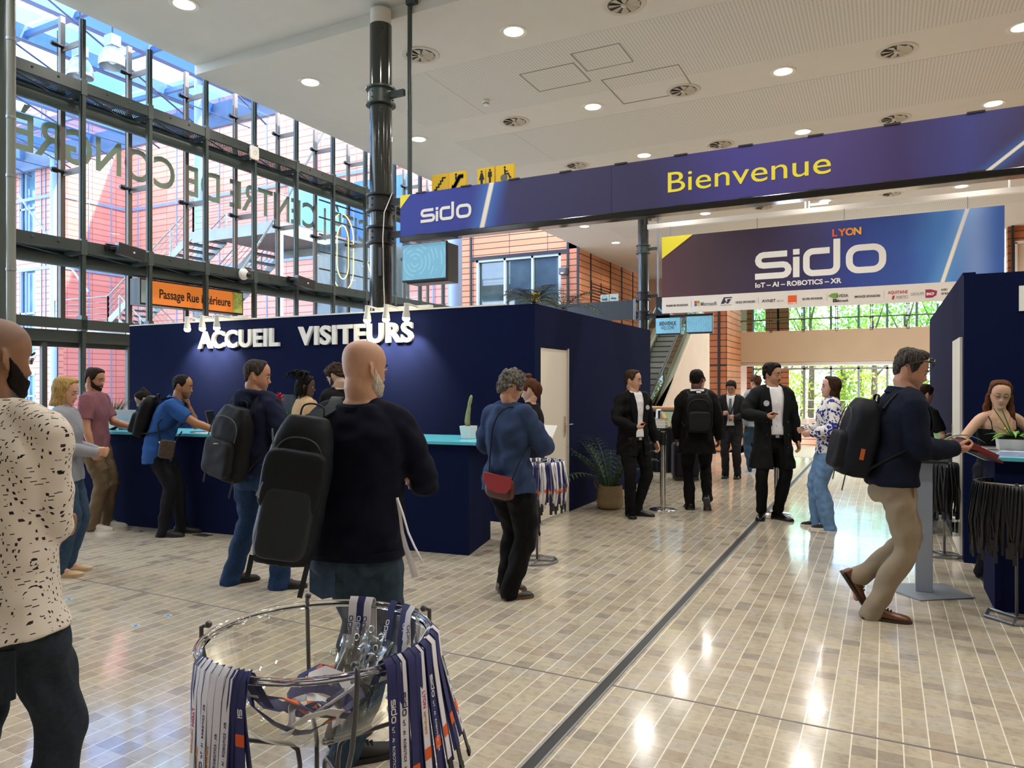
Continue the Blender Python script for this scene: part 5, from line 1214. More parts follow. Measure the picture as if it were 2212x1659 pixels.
    def curtain(s, mb, ph0, z1, out=.018, th=.03, z0=.05, flare=0., fw=0.):
        """long hair hanging from the sides and back"""
        P = np.linspace(ph0, 360 - ph0, 26); outer = []; inner = []
        for j, t in enumerate(np.linspace(0, 1, 10)):
            z = z0 + (z1 - z0) * t; zc = max(z, -.035); f, b, w = (np.interp(zc, HT[:, 0], HT[:, k]) for k in (1, 2, 3)); yc = (f - b) / 2 - .01 * t; ro, ri = [], []
            for p in P:
                a = math.radians(p); c, q = math.cos(a), math.sin(a); e = out + flare * t
                d = np.array([q * (w + e), yc + c * ((b + yc) + e if c < 0 else (f - yc)) + fw * t, z]); i = np.array([q * (w + e - th), yc + c * ((b + yc) + e - th if c < 0 else (f - yc) - .0), z]); ro.append(s.hw(d)); ri.append(s.hw(i))
            outer.append(ro + ri[::-1])
        mb.loft(outer)
    # ---- clothes
    def top(s, mt, name='shirt', hem=-.10, fit=.012, sleeve='long', collar='none', wr=.005, voxel=.0085, neck=.0, belly=0., open_=None, flare=0., cuffs=None, solid=0, slr=1., uptop=.545, cut=None, shoulder=0., it=4):
        mb = MB(); g = s.g; rings = []
        us = [u for u in np.linspace(hem, uptop, 16)]
        for u in us:
            rx = np.interp(u, s.sec[:, 0], s.sec[:, 1]) * g; ry = np.interp(u, s.sec[:, 0], s.sec[:, 2]) * g
            if u < -.02: rx = max(rx, np.interp(-.02, s.sec[:, 0], s.sec[:, 1]) * g); ry = max(ry, .118 * g)
            k = max(0, (-.02 - u)) * flare; bl = belly * math.exp(-((u - .1) / .13) ** 2); sm = np.interp(u, [.0, .1, .22], [1, 1.35, 1]) * fit
            rings.append(s.ring(u, rx + sm + k, ry + sm + k + bl / 2, dy=bl / 2))
        mb.loft(rings)
        if sleeve != 'none':
            for q, sg in (('R', 1), ('L', -1)):
                A, E, t, hd, pn = s.arm[q]; f = (.86 if s.fem else 1.) * slr; a0 = s.S3 + s.lat * sg * .055 - s.dU * .035; A2 = A + s.lat * sg * shoulder
                if sleeve == 'long': s.limb(mb, [a0, A2, E, E * .45 + t * .55, t - nrm(t - E) * .005], [.052 + fit, .056 * f + fit, .047 * f + fit, .042 * f + fit * .9, .034 * f + fit * .6], n=18)
                elif sleeve == 'roll': s.limb(mb, [a0, A2, E, E * .8 + t * .2], [.052 + fit, .056 * f + fit, .047 * f + fit * 1.3, .048 * f + fit], n=18)
                else: mb.sweep([s.W(p) for p in (a0, A2, A2 * .5 + E * .5, A2 * .22 + E * .78)], [s.k * r for r in (.052 + fit, .058 * f + fit, .055 * f + fit, .054 * f + fit)], n=18)
        ct = None
        if open_ is not None:
            zs, gs = open_   # u along the spine -> half opening
            def ct(w):
                l = s.loc(w); U = (l - s.S0) @ nrm(s.S3 - s.S0); lat, fw = s.ax(.3); ctr = np.stack([np.interp(U, [-1, 0, .14, .34, .54], [p[i] for p in (s.S0, s.S0, s.S1, s.S2, s.S3)]) for i in range(3)], 1); d = l - ctr
                return (np.abs(d @ lat) < np.interp(U, zs, gs)) & (d @ fw > .0) & (U < .62)
        o = fuse(mb, name, mt, s.root, voxel, it, wr=wr, seed=s.seed, cut=ct or cut, solid=solid or (.007 if open_ else 0))
        if collar == 'shirt' or collar == 'polo': s.collar(mt, .048 if collar == 'shirt' else .036)
        elif collar == 'crew': s.collar(mt, .012, .006)
        elif collar == 'turtle': s.collar(mt, .055, .004)
        return o
    def collar(s, mt, hgt=.04, gap=.004, name='collar', open_=16, fold=.010):
        n = 34; nk = (.058 if s.fem else .066 * s.nk) + gap; rings = []
        for i in range(n + 1):
            a = math.radians(open_ + (360 - 2 * open_) * i / n); c, q = math.cos(a), math.sin(a); lat, fw = s.lat, s.fw
            b0 = s.S3 + s.dU * (-.018 - .022 * max(0, c)) ; r0 = nk * 1.12
            p = lambda r, h: s.W(b0 + lat * q * r + fw * (c * r * 1.02 - .004) + s.dU * h)
            rings.append([p(r0, 0), p(r0 * .97, hgt * .95), p(r0 * 1.03, hgt * 1.0), p(r0 * 1.10 + fold, hgt * .08), p(r0 * 1.04, -.004)] if hgt > .03 else [p(r0, -.004), p(r0 * .98, hgt), p(r0 * 1.08, hgt * .9), p(r0 * 1.12, -.006)])
        mb = MB(); mb.loft(rings); return mb.build(name, mt, s.root, smooth=True, auto=50)
    def cuff(s, q, mt, r=.036, back=.0, ln=.045, name='cuff'):
        A, E, t, hd, pn = s.arm[q]; d = nrm(t - E); mb = MB(); mb.sweep([s.W(t - d * (back + ln)), s.W(t - d * back)], [r * s.k, r * s.k * .97], n=18); return mb.build(name, mt, s.root, smooth=True, auto=40)
    def pants(s, mt, fit=.014, hem=.05, wr=.005, top=.06, voxel=.0085, hemr=.0, name='trousers', kn=0., cal=0., th=0.):
        mb = MB(); g = s.g; rings = []
        for u in np.linspace(-.17, top, 9):
            rx = np.interp(u, s.sec[:, 0], s.sec[:, 1]) * g; ry = np.interp(u, s.sec[:, 0], s.sec[:, 2]) * g; k = sstep(min(1, (u + .20) / .08)); ft = min(fit * .65, .012) * (1 if u < -.09 else .35); rings.append(s.ring(u, (rx + ft) * (.75 + .25 * k), (ry + ft) * (.8 + .2 * k)))
        mb.loft(rings)
        for q, sg in (('R', 1), ('L', -1)):
            H, K, an, ba, fd, bk, up = s.leg[q]; e = an + nrm(an - K) * (.085 - hem) * (1 if bk[2] < .45 else .1); c = K * .6 + an * .4 - fd * .012
            s.limb(mb, [H + np.array([0, 0, .05]), H * .7 + K * .3, K, c, e * .85 + K * .15, e], [.085 * g + fit * .6, .084 * g + fit + th, .057 + fit + kn, .055 + fit + cal, .046 + fit + (cal + hemr) / 2, .045 + fit + hemr], n=18)
            mb.sweep([s.W(e - nrm(e - K) * .05), s.W(e), s.W(e + nrm(e - K) * .02)], [(.045 + fit + hemr) * s.k, (.047 + fit + hemr) * s.k, (.045 + fit + hemr) * s.k], n=18)
        return fuse(mb, name, mt, s.root, voxel, 4, wr=wr, wk=30, seed=s.seed + 3)
    def shoes(s, mt, sole='#1b1a1a', kind='shoe', st=.022, lace=None, name='shoe', accent=None):
        for q in 'RL':
            H, K, an, ba, fd, bk, up = s.leg[q]; sd = np.cross(-bk, up); f = -bk; sc = .92 if s.fem else 1.03
            P = lambda t, w, z: s.W(ba + (f * (t - .13) + sd * w + up * z) * 1.0 if True else 0)
            S = [(-.075, .022, .050), (-.068, .032, .078), (-.045, .037, .092 if kind != 'low' else .07), (-.01, .037, .094 if kind != 'low' else .06), (.03, .036, .086 if kind != 'low' else .05), (.07, .041, .066 if kind != 'low' else .05), (.11, .046, .054), (.15, .045, .047), (.18, .036, .040), (.198, .018, .030)]
            mb = MB(); rings = []
            for t, w, z in S:
                t *= sc; rings.append([P(t, w * a, max(st * .6, z * b2)) for a, b2 in ((1.0, .2), (1.03, .45), (.9, .78), (.6, .96), (.0, 1.02), (-.6, .96), (-.9, .78), (-1.03, .45), (-1.0, .2))])
            mb.loft(rings); o = mb.build(name, mt, s.root, smooth=True, auto=70, sub=1)
            mb = MB(); rings = []
            for t, w, z in S: rings.append([P(t * sc * 1.02, w * 1.1 * a, b2) for a, b2 in ((1, -.0), (1, st), (-1, st), (-1, -.0))])
            mb.loft(rings); mb.build('sole', mat('sole ' + sole, sole, .6), o, smooth=False)
            if lace:
                mb = MB()
                for i in range(4): t = .035 + .018 * i; z = .092 - .007 * i - .006; mb.sweep([P(t, -.02, z - .006), P(t + .004, 0, z + .006), P(t, .02, z - .006)], .0035, n=6)
                mb.build('laces', mat('lace ' + lace, lace, .8), o)
            if accent:
                mb = MB(); mb.obox(P(-.07, 0, .06), s.Wd(sd) * .018, s.Wd(f) * .008, s.Wd(up) * .016); mb.build('heel_tab', mat('accent ' + accent, accent, .6), o)
    def belt(s, mt, u=.045, r=.014, buckle=None):
        rx = np.interp(u, s.sec[:, 0], s.sec[:, 1]) * s.g + r; ry = np.interp(u, s.sec[:, 0], s.sec[:, 2]) * s.g + r; mb = MB(); mb.loft([s.ring(u - .017, rx, ry), s.ring(u + .017, rx, ry)]); o = mb.build('belt', mt, s.root, smooth=True, auto=40)
        if buckle: mb = MB(); mb.obox(s.W(s.tp(0, u, ry + .004)), s.Wd((1, 0, 0)) * .022, s.Wd((0, 1, 0)) * .004, s.Wd((0, 0, 1)) * .016); mb.build('buckle', buckle, o, bevel=.003)
    def buttons(s, mt, us, y=.012):
        for u in us:
            ry = np.interp(u, s.sec[:, 0], s.sec[:, 2]) * s.g + y; mb = MB(); mb.ball(s.W(s.tp(0, u, ry)), .0055 * s.k); mb.build('button', mt, s.root, smooth=True)
    def patch(s, x, u, yoff, w, hgt, mt, name='pocket', th=.004, back=True, poly=None):
        """flat piece laid on the front or back of the trunk"""
        rx = np.interp(u, s.sec[:, 0], s.sec[:, 1]) * s.g; ry = np.interp(u, s.sec[:, 0], s.sec[:, 2]) * s.g
        y = (ry + yoff) * math.sqrt(max(.05, 1 - min(.95, abs(x / (rx + yoff))) ** 2.4)) * (-1 if back else 1); sl = -x / (rx + yoff) ** 2 * (ry) * (-1 if back else 1)
        lat, fw = s.ax(u); d = nrm(lat + fw * sl); nn = nrm(np.cross(d, s.dU)) ; c = s.tp(x, u, y); P = poly or [(-.5, .5), (.5, .5), (.5, -.35), (0, -.5), (-.5, -.35)]
        mb = MB(); mb.prism([(p[0] * w * s.k, p[1] * hgt * s.k) for p in P], s.W(c) - s.Wd(nn) * th, s.Wd(d), s.Wd(s.dU if u > 0 else np.array([0, 0, 1])), s.Wd(nn) * th * 2); return mb.build(name, mt, s.root)
    def specs(s, mt, up=False, name='glasses', lens=None):
        z0, y0, r = (.082, .112, .028) if up else (-.002, .103, .0235); mb = MB()
        for sg in (1, -1):
            mb.sweep([s.hw((sg * .032 + r * 1.08 * math.cos(a), y0 - abs(sg * .032 + r * math.cos(a)) * .12 - (.02 if up and math.sin(a) > .3 else 0), z0 + r * .9 * math.sin(a))) for a in np.linspace(0, 2 * PI, 19)], .0016 if not up else .003, n=6)
            mb.sweep([s.hw((sg * .058, y0 - .008, z0 + .004)), s.hw((sg * (.08 if not up else .092), .04, z0 + (.006 if not up else -.012))), s.hw((sg * (.083 if not up else .094), -.02, z0 - .002 if not up else .03)), s.hw((sg * (.081 if not up else .09), -.035, -.02 if not up else .01))], .0018 if not up else .0045, n=6)
        mb.sweep([s.hw((x, y0 + .002, z0 + .006)) for x in (-.008, 0, .008)], .0016, n=6); o = mb.build(name, mt, s.root, smooth=True)
        if lens:
            for sg in (1, -1): mb = MB(); mb.prism([(sg * .032 + r * math.cos(a), r * .85 * math.sin(a)) for a in np.linspace(0, 2 * PI, 17)[:-1]], s.hw((0, y0 - .004, z0)), s.Wd(s.hx) * s.k, s.Wd(s.hu) * s.k, s.Wd(s.hf) * .002); mb.build('lens', lens, o)
        return o
HM = {}
def hair_mat(c, c2=None):
    k = 'hair ' + str(c) + str(c2 or '')
    if k in MATS: return MATS[k]
    m = mat(k, c, .7, spec=.15); t = NT(m); v = t.coord('Object', (90, 90, 14)); f = t.noise(v, 1.6, 4, .6); b = lin(c); d = lin(c2) if c2 else tuple(min(1, x * 1.6 + .002) for x in b[:3]) + (1,)
    t.l(t.ramp(f, [(.32, tuple(x * .6 for x in b[:3]) + (1,)), (.5, b), (.72, d)]), t.b.inputs['Base Color']); t.bump(f, .6, .004); return m
def smooth_path(P, m=5):
    Q = np.array(P, float); R = []
    for i in range(len(Q) - 1):
        p0, p1, p2, p3 = Q[max(i - 1, 0)], Q[i], Q[i + 1], Q[min(i + 2, len(Q) - 1)]
        R += [.5 * (2 * p1 + (p2 - p0) * t + (2 * p0 - 5 * p1 + 4 * p2 - p3) * t * t + (3 * p1 - p0 - 3 * p2 + p3) * t ** 3) for t in np.arange(m) / m]
    return R + [Q[-1]]
def cloth(name, color, rough=.85, bump=.25, noise=.06, nscale=40, bscale=450): return mat(name, color, rough, 0, noise, nscale, bump, bscale, .0015, spec=.18)
# ---- bags
def backpack(f, label, mt, mt2, w=.31, h=.46, dep=.17, x=0., u=.27, tilt=0., roll=0., pockets=True, straps=('R', 'L'), gap=.015, handle=True, extra=None, name='backpack', yaw=0.):
    lat, fw = f.ax(.35); up = nrm(f.dU * math.cos(math.radians(tilt)) + fw * math.sin(math.radians(tilt)))
    rl = math.radians(roll); la = lat * math.cos(rl) + up * math.sin(rl); up = up * math.cos(rl) - lat * math.sin(rl); bkv = nrm(np.cross(up, la)) * -1
    if yaw: ya = math.radians(yaw); la, bkv = la * math.cos(ya) + bkv * math.sin(ya), bkv * math.cos(ya) - la * math.sin(ya)
    ry = np.interp(u, f.sec[:, 0], f.sec[:, 2]) * f.g; c = f.tp(x, u, -(ry + gap + dep / 2)); e = empty(name, tuple(f.W(c)), label, 'backpack')
    P = lambda a, b2, q: f.W(c + la * a + bkv * b2 + up * q)
    mb = MB(); rings = []
    for t in np.linspace(-1, 1, 15):
        k = (1 - abs(t) ** 3.4 * .38) if t > 0 else (1 - abs(t) ** 6 * .16); kd = (1 - abs(t) ** 2.6 * .55) if t > 0 else (1 - abs(t) ** 5 * .2); z = t * h / 2; ring = []
        for i in range(28):
            a = 2 * PI * i / 28; ca, sa = math.cos(a), math.sin(a); ring.append(P(w / 2 * k * math.copysign(abs(ca) ** .62, ca), (dep / 2) * kd * math.copysign(abs(sa) ** .62, sa) + (-.0 if sa < 0 else .0), z))
        rings.append(ring)
    mb.loft(rings); fuse(mb, 'main_body', mt, e, .008, 4, wr=.003, seed=f.seed + 5)
    if pockets:
        mb = MB(); mb.rbox(P(0, dep / 2 - .005, -h * .2), f.Wd(la) * w * .40 * f.k, f.Wd(bkv) * .045 * f.k, f.Wd(up) * h * .25 * f.k, .35); fuse(mb, 'front_pocket', mt2, e, .008, 3, wr=.002)
        mb = MB(); mb.sweep(smooth_path([P(a * w * .40, dep / 2 * (.9 if z > .2 else 1.02), z * h) for a, z in ((-1, .05), (-.95, .22), (-.6, .33), (0, .36), (.6, .33), (.95, .22), (1, .05))]), .004, n=6); mb.build('zip', M_DARK, e)
        mb = MB(); mb.ribbon([P(-w * .43, dep * .3, -h * .46), P(-w * .44, dep * .3, -h * .62)], .02, f.Wd(la)); mb.build('loose_strap', mt2, e); mb = MB(); mb.ribbon([P(w * .43, dep * .3, -h * .46), P(w * .40, dep * .3, -h * .7)], .02, f.Wd(la)); mb.build('loose_strap', mt2, e)
    if handle: mb = MB(); mb.sweep(smooth_path([P(a, -dep * .3, z) for a, z in ((-.045, h * .47), (-.04, h * .56), (0, h * .585), (.04, h * .56), (.045, h * .47))]), .009, .004, side=f.Wd(bkv), n=8); mb.build('carry_handle', mt2, e, smooth=True)
    for q in straps:
        sg = 1 if q == 'R' else -1; A = f.sh[q]; F_ = f.fw; L_ = f.lat; pts = [c + up * h * .42 - bkv * dep * .45 + la * sg * w * .22, f.S3 + L_ * sg * .095 - F_ * .085 - f.dU * .02, f.S3 + L_ * sg * .105 + f.dU * .022, f.S3 + L_ * sg * .115 + F_ * .085 - f.dU * .045, f.tp(sg * .13, .36, .142 * f.g), f.tp(sg * .165, .24, .10 * f.g), f.tp(sg * .185 * f.g, .17, -.02), c - up * h * .38 - bkv * dep * .3 + la * sg * w * .4]
        Q = np.array(pts); R_ = []
        for i in range(len(Q) - 1):
            p0, p1, p2, p3 = Q[max(i - 1, 0)], Q[i], Q[i + 1], Q[min(i + 2, len(Q) - 1)]
            for t in (0, .25, .5, .75): R_.append(.5 * (2 * p1 + (p2 - p0) * t + (2 * p0 - 5 * p1 + 4 * p2 - p3) * t * t + (3 * p1 - p0 - 3 * p2 + p3) * t ** 3))
        R_.append(Q[-1]); wd = [(.058 if i < 18 else .025) * f.k for i in range(len(R_))]
        mb = MB(); mb.ribbon([f.W(p) for p in R_], wd, [f.Wd(L_ * (.9 if i > 2 else 1))for i in range(len(R_))], .005); mb.build('shoulder_strap', mt2, e, smooth=True, auto=50)
    if extra: extra(e, P)
    return e
def phone(f, q, label, mt, out=.075, w=.036, l=.074, tilt=0.):
    A, E, t, hd, pn = f.arm[q]; sg = 1 if q == 'R' else -1; sd = np.cross(hd, pn) * sg; c = t + hd * out + pn * .030
    e = empty('smartphone', tuple(f.W(c)), label, 'phone'); mb = MB(); mb.obox(f.W(c), f.Wd(hd * .8 + sd * .6) * l * .9, f.Wd(nrm(np.cross(pn, hd * .8 + sd * .6))) * w, f.Wd(pn) * .005); mb.build('case', mt, e, bevel=.004); return e
# ------------------------------------------------------------------ the people
M_JEAN_D = cloth('dark grey denim', '#2b333d', noise=.2, nscale=60); M_JEAN_B = cloth('blue denim', '#1f3557', noise=.22, nscale=50); M_JEAN_L = cloth('light blue denim', '#6685ab', noise=.25, nscale=18); M_JEAN_S = cloth('slate denim', '#33475c', noise=.25, nscale=30)
M_BLKC = cloth('black cloth', '#0c0c0f'); M_BLKC2 = cloth('black twill', '#15151a', noise=.15); M_SUIT = cloth('black suit wool', '#0b0b0d', .8); M_WSHIRT = cloth('white shirt cotton', '#e3e3e6', .7, .15)
M_BLKBAG = cloth('black nylon', '#0d0e11', .6); M_BLKBAG2 = cloth('black webbing', '#1a1b1f', .6); M_CHAR = cloth('charcoal nylon', '#191e24', .55)
M_SHOEB = mat('black leather', '#0d0d0e', .25); M_SHOEW = mat('white leather', '#d9d6cf', .4)
def dash_shirt():
    m = cloth('white shirt with dark dashes', '#d9d0c4', .8, .2); t = NT(m); v = t.coord('Object', (1, 1, 1)); w = t.new('ShaderNodeTexVoronoi'); w.inputs['Scale'].default_value = 60; t.l(v, w.inputs['Vector'])
    sub = t.new('ShaderNodeVectorMath', operation='SUBTRACT'); mul = t.new('ShaderNodeVectorMath', operation='SCALE'); mul.inputs['Scale'].default_value = 1; t.l(v, mul.inputs[0]); t.l(mul.outputs[0], sub.inputs[0]); t.l(w.outputs['Position'], sub.inputs[1])
    s = t.sep(sub.outputs[0]); c = t.sep(w.outputs['Color'])
    tall = t.math('GREATER_THAN', c[0], .36); ax = t.math('ABSOLUTE', s[0]); az = t.math('ABSOLUTE', s[2]); ay = t.math('ABSOLUTE', s[1])
    hx = t.math('ADD', .0013, t.math('MULTIPLY', t.math('SUBTRACT', 1., tall), .0012)); hz = t.math('ADD', .0014, t.math('MULTIPLY', tall, .0032))
    k = t.math('MULTIPLY', t.math('LESS_THAN', ax, hx), t.math('LESS_THAN', az, hz)); k = t.math('MULTIPLY', k, t.math('LESS_THAN', ay, .016))
    t.l(t.mix(k, '#d9d0c4', t.mix(c[1], '#15151c', '#3b2a30')), t.b.inputs['Base Color']); return m
def floral():
    m = cloth('white blouse with blue flowers', '#dcd8d2', .8, .2); t = NT(m); v = t.coord('Object'); n = t.noise(v, 12, 1); w = t.new('ShaderNodeTexVoronoi'); w.inputs['Scale'].default_value = 30; t.l(v, w.inputs['Vector'])
    k = t.math('MULTIPLY', t.math('GREATER_THAN', n, .475), t.math('LESS_THAN', w.outputs['Distance'], .52)); t.l(t.mix(k, '#dcd8d2', '#26327c'), t.b.inputs['Base Color']); return m
FR = lambda x, y, z: np.array([x, y, z], float)
# 1 man with the patterned shirt, nearest on the left
p = Fig(-24, 2.2, 8, 1.815, 'man seen from behind in white dash-patterned shirt and dark jeans, nearest on the left', '#8a6248', lean=2, head=(18, 4, 0), R=dict(w=(.02, .27, 1.08), pole=(.5, -1, -.35)), L=dict(w=(-.2, .2, 1.02)), girth=1.0, fR=(.14, .2, 8, 0), fL=(-.14, .1, -8, 0), voxel=.006)
p.body(tint=('#4a3a30', .35), stub=('#17110e', .9)); p.beard('#17110e', .008)
p.top(dash_shirt(), hem=-.11, fit=.020, sleeve='roll', collar='shirt', wr=.0042, flare=.3, belly=.01); p.pants(M_JEAN_D, fit=.012, top=-.02, wr=.006); p.shoes(M_SHOEB)
for sg in (1, -1): p.patch(sg * .09, -.21, .014, .14, .16, M_JEAN_D, 'back_pocket')
# 2 blonde woman behind him
p = Fig(140, 6.1, 78, 1.66, 'blonde woman in blue jeans half hidden behind the patterned shirt', '#c9997e', fem=True, head=(5, 12, 0), R=dict(w=(.05, .26, 1.08), pole=(.6, -1, -.4), hd=(-.2, 1, .1)), L=dict(w=(-.05, .26, 1.08)), hands=('hold', 'hold'), voxel=.0055)
p.body(brow='#8a6a48', eyes='#5a6a78'); p.hair('#a5854f', .022, front=.082, temple=.06, side=.0, col2='#d2b57c', extra=lambda mb: p.curtain(mb, 62, -.14, .02, .035, flare=.006))
p.top(cloth('grey top', '#8d8f98'), sleeve='long', wr=.003, fit=.022); p.pants(M_JEAN_S, fit=.008, hem=.06, top=-.02); p.shoes(mat('tan espadrille', '#c4a67c', .7), '#b8a284', 'low', .03)
LAN_P2 = p
# 3 man in the pink polo
p = Fig(203, 8.0, 84, 1.785, 'bearded man in faded pink polo and khaki trousers, standing at the counter', '#b07e62', lean=0, head=(4, 10, 0), L=dict(w=(-.12, .34, 1.10), hd=(0, 1, -.2)), R=dict(w=(.27, .10, .88)), fR=(.11, .17, 4, 0), fL=(-.1, .22, -4, 0), voxel=.0055, girth=1.02, bare=True)
p.body(brow='#2a1e17', stub=('#2a1c14', .5)); p.hair('#2a1f18', .012, front=.078, temple=.055, side=.005, top=.6); p.beard('#2b1d15', .006); p.tache('#2b1d15')
p.top(cloth('faded pink pique', '#80545c', noise=.1), hem=-.12, sleeve='short', collar='polo', fit=.014, name='polo_shirt'); p.pants(cloth('khaki cotton', '#6b5a45', noise=.1), fit=.018, hem=.03); p.shoes(mat('pale knit', '#c9c4b8', .8), '#d9d6d0', lace='#d9d4c8')
# 4 dark haired person behind the counter
p = Fig(335, 8.9, 250, 1.62, 'dark-haired person behind the counter, mostly hidden by the black backpack', '#b08468', fem=True, lean=24, pel=(0, -.1, -.06), head=(0, 25, 0), voxel=.006)
p.body(brow='#1a1210'); p.hair('#17110f', .016, extra=lambda mb: mb.ball(p.hw((.0, -.05, .12)), .035)); p.top(M_BLKC, hem=-.1); p.pants(M_BLKC2); p.shoes(M_SHOEB)
# 5 man in the blue polo leaning at the counter
p = Fig(362, 7.68, 82, 1.765, 'man in blue polo leaning on the teal counter with hand at his chin', '#9c6f50', lean=27, pel=(0, -.10, -.01), head=(0, 8, 0), R=dict(w=(.16, .60, 1.06), pole=(.4, -.7, -.8), hd=(-.1, 1, -.12), pn=(0, -.2, -1)), L=dict(chin=.01, pole=(-.5, .3, -1), hd=(.1, -.15, 1), pn=(.3, -1, 0)), hands=('type', 'fist'), fR=(.1, .12, 6, 0), fL=(-.1, .24, -4, 0), voxel=.0055, bare=True)
p.body(brow='#17110e', stub=('#1d1512', .55)); p.hair('#17120f', .010, front=.092, temple=.07, side=.01, thin=lambda ph, z: np.interp(ph, [0, 60, 100], [.5, .8, 1.]))
p.top(cloth('royal blue pique', '#28508f', noise=.06), hem=-.16, sleeve='short', collar='polo', fit=.016, name='polo_shirt'); p.pants(M_BLKC2, fit=.012, hem=.03); p.shoes(mat('black sneaker', '#121212', .6), '#16171a')
backpack(p, 'black backpack with grey base on the blue polo wearer', M_BLKBAG, M_BLKBAG2, w=.30, h=.44, dep=.15, u=.29, tilt=-10)
e = empty('crossbody_pouch', tuple(p.W(p.tp(.22, .0, .06))), 'small brown patterned pouch hanging at the blue polo hip', 'bag')
mb = MB(); mb.rbox(p.W((.215, .06, .92)), p.Wd((0, 1, -.15)) * .075, p.Wd((1, 0, 0)) * .025, p.Wd((0, .15, 1)) * .095, .35); mb.build('pouch', mat('brown monogram canvas', '#3a2c22', .5, noise=.6, nscale=45), e, smooth=True)
mb = MB(); mb.sweep([p.W(q) for q in ((.2, -.01, 1.0), (.2, -.03, 1.18), (.13, .1, 1.36))], .007, n=6); mb.sweep([p.W(q) for q in ((.2, .13, .98), (.19, .2, 1.1))], .007, n=6); mb.build('strap', M_BLKBAG2, e); mb = MB(); [mb.ball(p.W(q), .014) for q in ((.2, -.01, .99), (.2, .13, .99))]; mb.build('clasp', M_CHROME, e)
# 6 man in the navy hoodie
p = Fig(548, 5.68, 30, 1.80, 'man in navy hoodie and blue jeans seen from behind with backpack', '#b9876c', head=(48, 8, 0), lean=3, R=dict(w=(.20, .22, 1.02), pole=(.7, -.7, -.4)), L=dict(w=(-.18, .2, 1.05)), fR=(.27, .18, 52, 0), fL=(-.20, .13, 20, 0), girth=1.0, voxel=.0055)
p.body(brow='#3a2c22', stub=('#5a4a42', .35)); p.hair('#2a2420', .010, front=.088, temple=.062, side=.012, col2='#6a6460')
M_HOOD = cloth('navy fleece', '#161c33', .9)
p.top(M_HOOD, hem=-.05, fit=.026, sleeve='long', name='hoodie', wr=.007); p.pants(M_JEAN_B, fit=.024, hem=.02, hemr=.012, wr=.006, top=-.03); p.shoes(mat('black trail shoe', '#141414', .7, noise=.3), '#191919', lace='#b02020', accent='#c62a24')
mb = MB(); lat, fw = p.lat, p.fw
for i in range(13):
    a = math.radians(50 + 260 * i / 12); mb.ball(p.W(p.S3 + lat * math.sin(a) * .10 + fw * (math.cos(a) * .095 - .02) + p.dU * (.012 - .03 * abs(math.cos(a / 2)))), (.042, .042, .034))
mb.ball(p.W(p.S3 - fw * .13 - p.dU * .05), (.10, .05, .07)); fuse(mb, 'hood', M_HOOD, p.root, .009, 5, wr=.006)
def ex6(e, P): mb = MB(); mb.obox(P(.02, .145, .0), np.array(P(1, 0, .25) - P(0, 0, 0)) * .022, np.array(P(0, 1, 0) - P(0, 0, 0)) * .004, np.array(P(0, 0, 1) - P(0, 0, 0)) * .004); mb.build('logo_tab', mat('pale tab', '#a9a48e', .5), e)
backpack(p, 'large black backpack hanging low on the navy hoodie', M_BLKBAG, M_BLKBAG2, w=.36, h=.54, dep=.18, u=.19, x=.0, roll=-11, extra=ex6)
# 7 clerk behind the counter, brown hair
p = Fig(556, 8.15, 70, 1.62, 'brown-haired clerk behind the counter, hidden by the navy hoodie', '#b98c74', fem=True, voxel=.006)
p.body(brow='#4a3524'); p.hair('#5a3f22', .018, col2='#8a6535', extra=lambda mb: p.curtain(mb, 70, -.15, .018, .035)); p.top(M_BLKC, hem=-.1); p.pants(M_BLKC2); p.shoes(M_SHOEB)
# 8 woman with dreadlocks
p = Fig(660, 7.75, 55, 1.70, 'woman with black dreadlocks and camel jacket behind the big backpack', '#5a3a2a', fem=True, head=(20, 5, 0), voxel=.0055)
p.body(brow='#120c0a')
def dread(mb):
    g = np.random.default_rng(3)
    for i in range(46):
        a = g.uniform(0, 2 * PI); r = g.uniform(.01, .05); b0 = np.array([r * math.sin(a), -.03 + r * math.cos(a), .125]); tip = b0 + np.array([g.normal(0, .05) , g.normal(-.05, .05), g.uniform(.0, .05)]); mb.sweep([p.hw(b0 - (0, 0, .02)), p.hw((b0 + tip) / 2 + (0, 0, .025)), p.hw(tip), p.hw(tip + (np.sign(tip[0]) * .02, -.02, -.06))], [.008, .008, .007, .005], n=6)
    for i in range(34):
        q = math.radians(g.uniform(75, 285)); w0 = np.array([.083 * math.sin(q), -.01 + .1 * math.cos(q), g.uniform(-.02, .06)]); mb.sweep([p.hw(w0), p.hw(w0 * (1.08, 1.08, 1) - (0, 0, .06)), p.hw(w0 * (.95, 1.0, 1) - (0, .0, .13))], [.008, .008, .005], n=6)
p.hair('#0d0a09', .016, extra=dread, voxel=.005); p.top(cloth('camel twill', '#b39672', .85), hem=-.18, fit=.03, collar='shirt', name='jacket', wr=.006); p.pants(M_BLKC2); p.shoes(M_SHOEB)
# 9 man with curly brown hair behind the counter
p = Fig(738, 8.0, -55, 1.83, 'curly brown-haired man in black behind the counter, looking down', '#c9a08a', lean=8, head=(-10, 28, 0), voxel=.0055)
p.body(brow='#3a2618', stub=('#4a3022', .6)); p.hair('#33241a', .02, front=.08, temple=.055, side=.01, curls=70, cr=.015, nape=-.06); p.beard('#4a3222', .006); p.top(M_BLKC, hem=-.1, collar='crew'); p.pants(M_BLKC2); p.shoes(M_SHOEB)
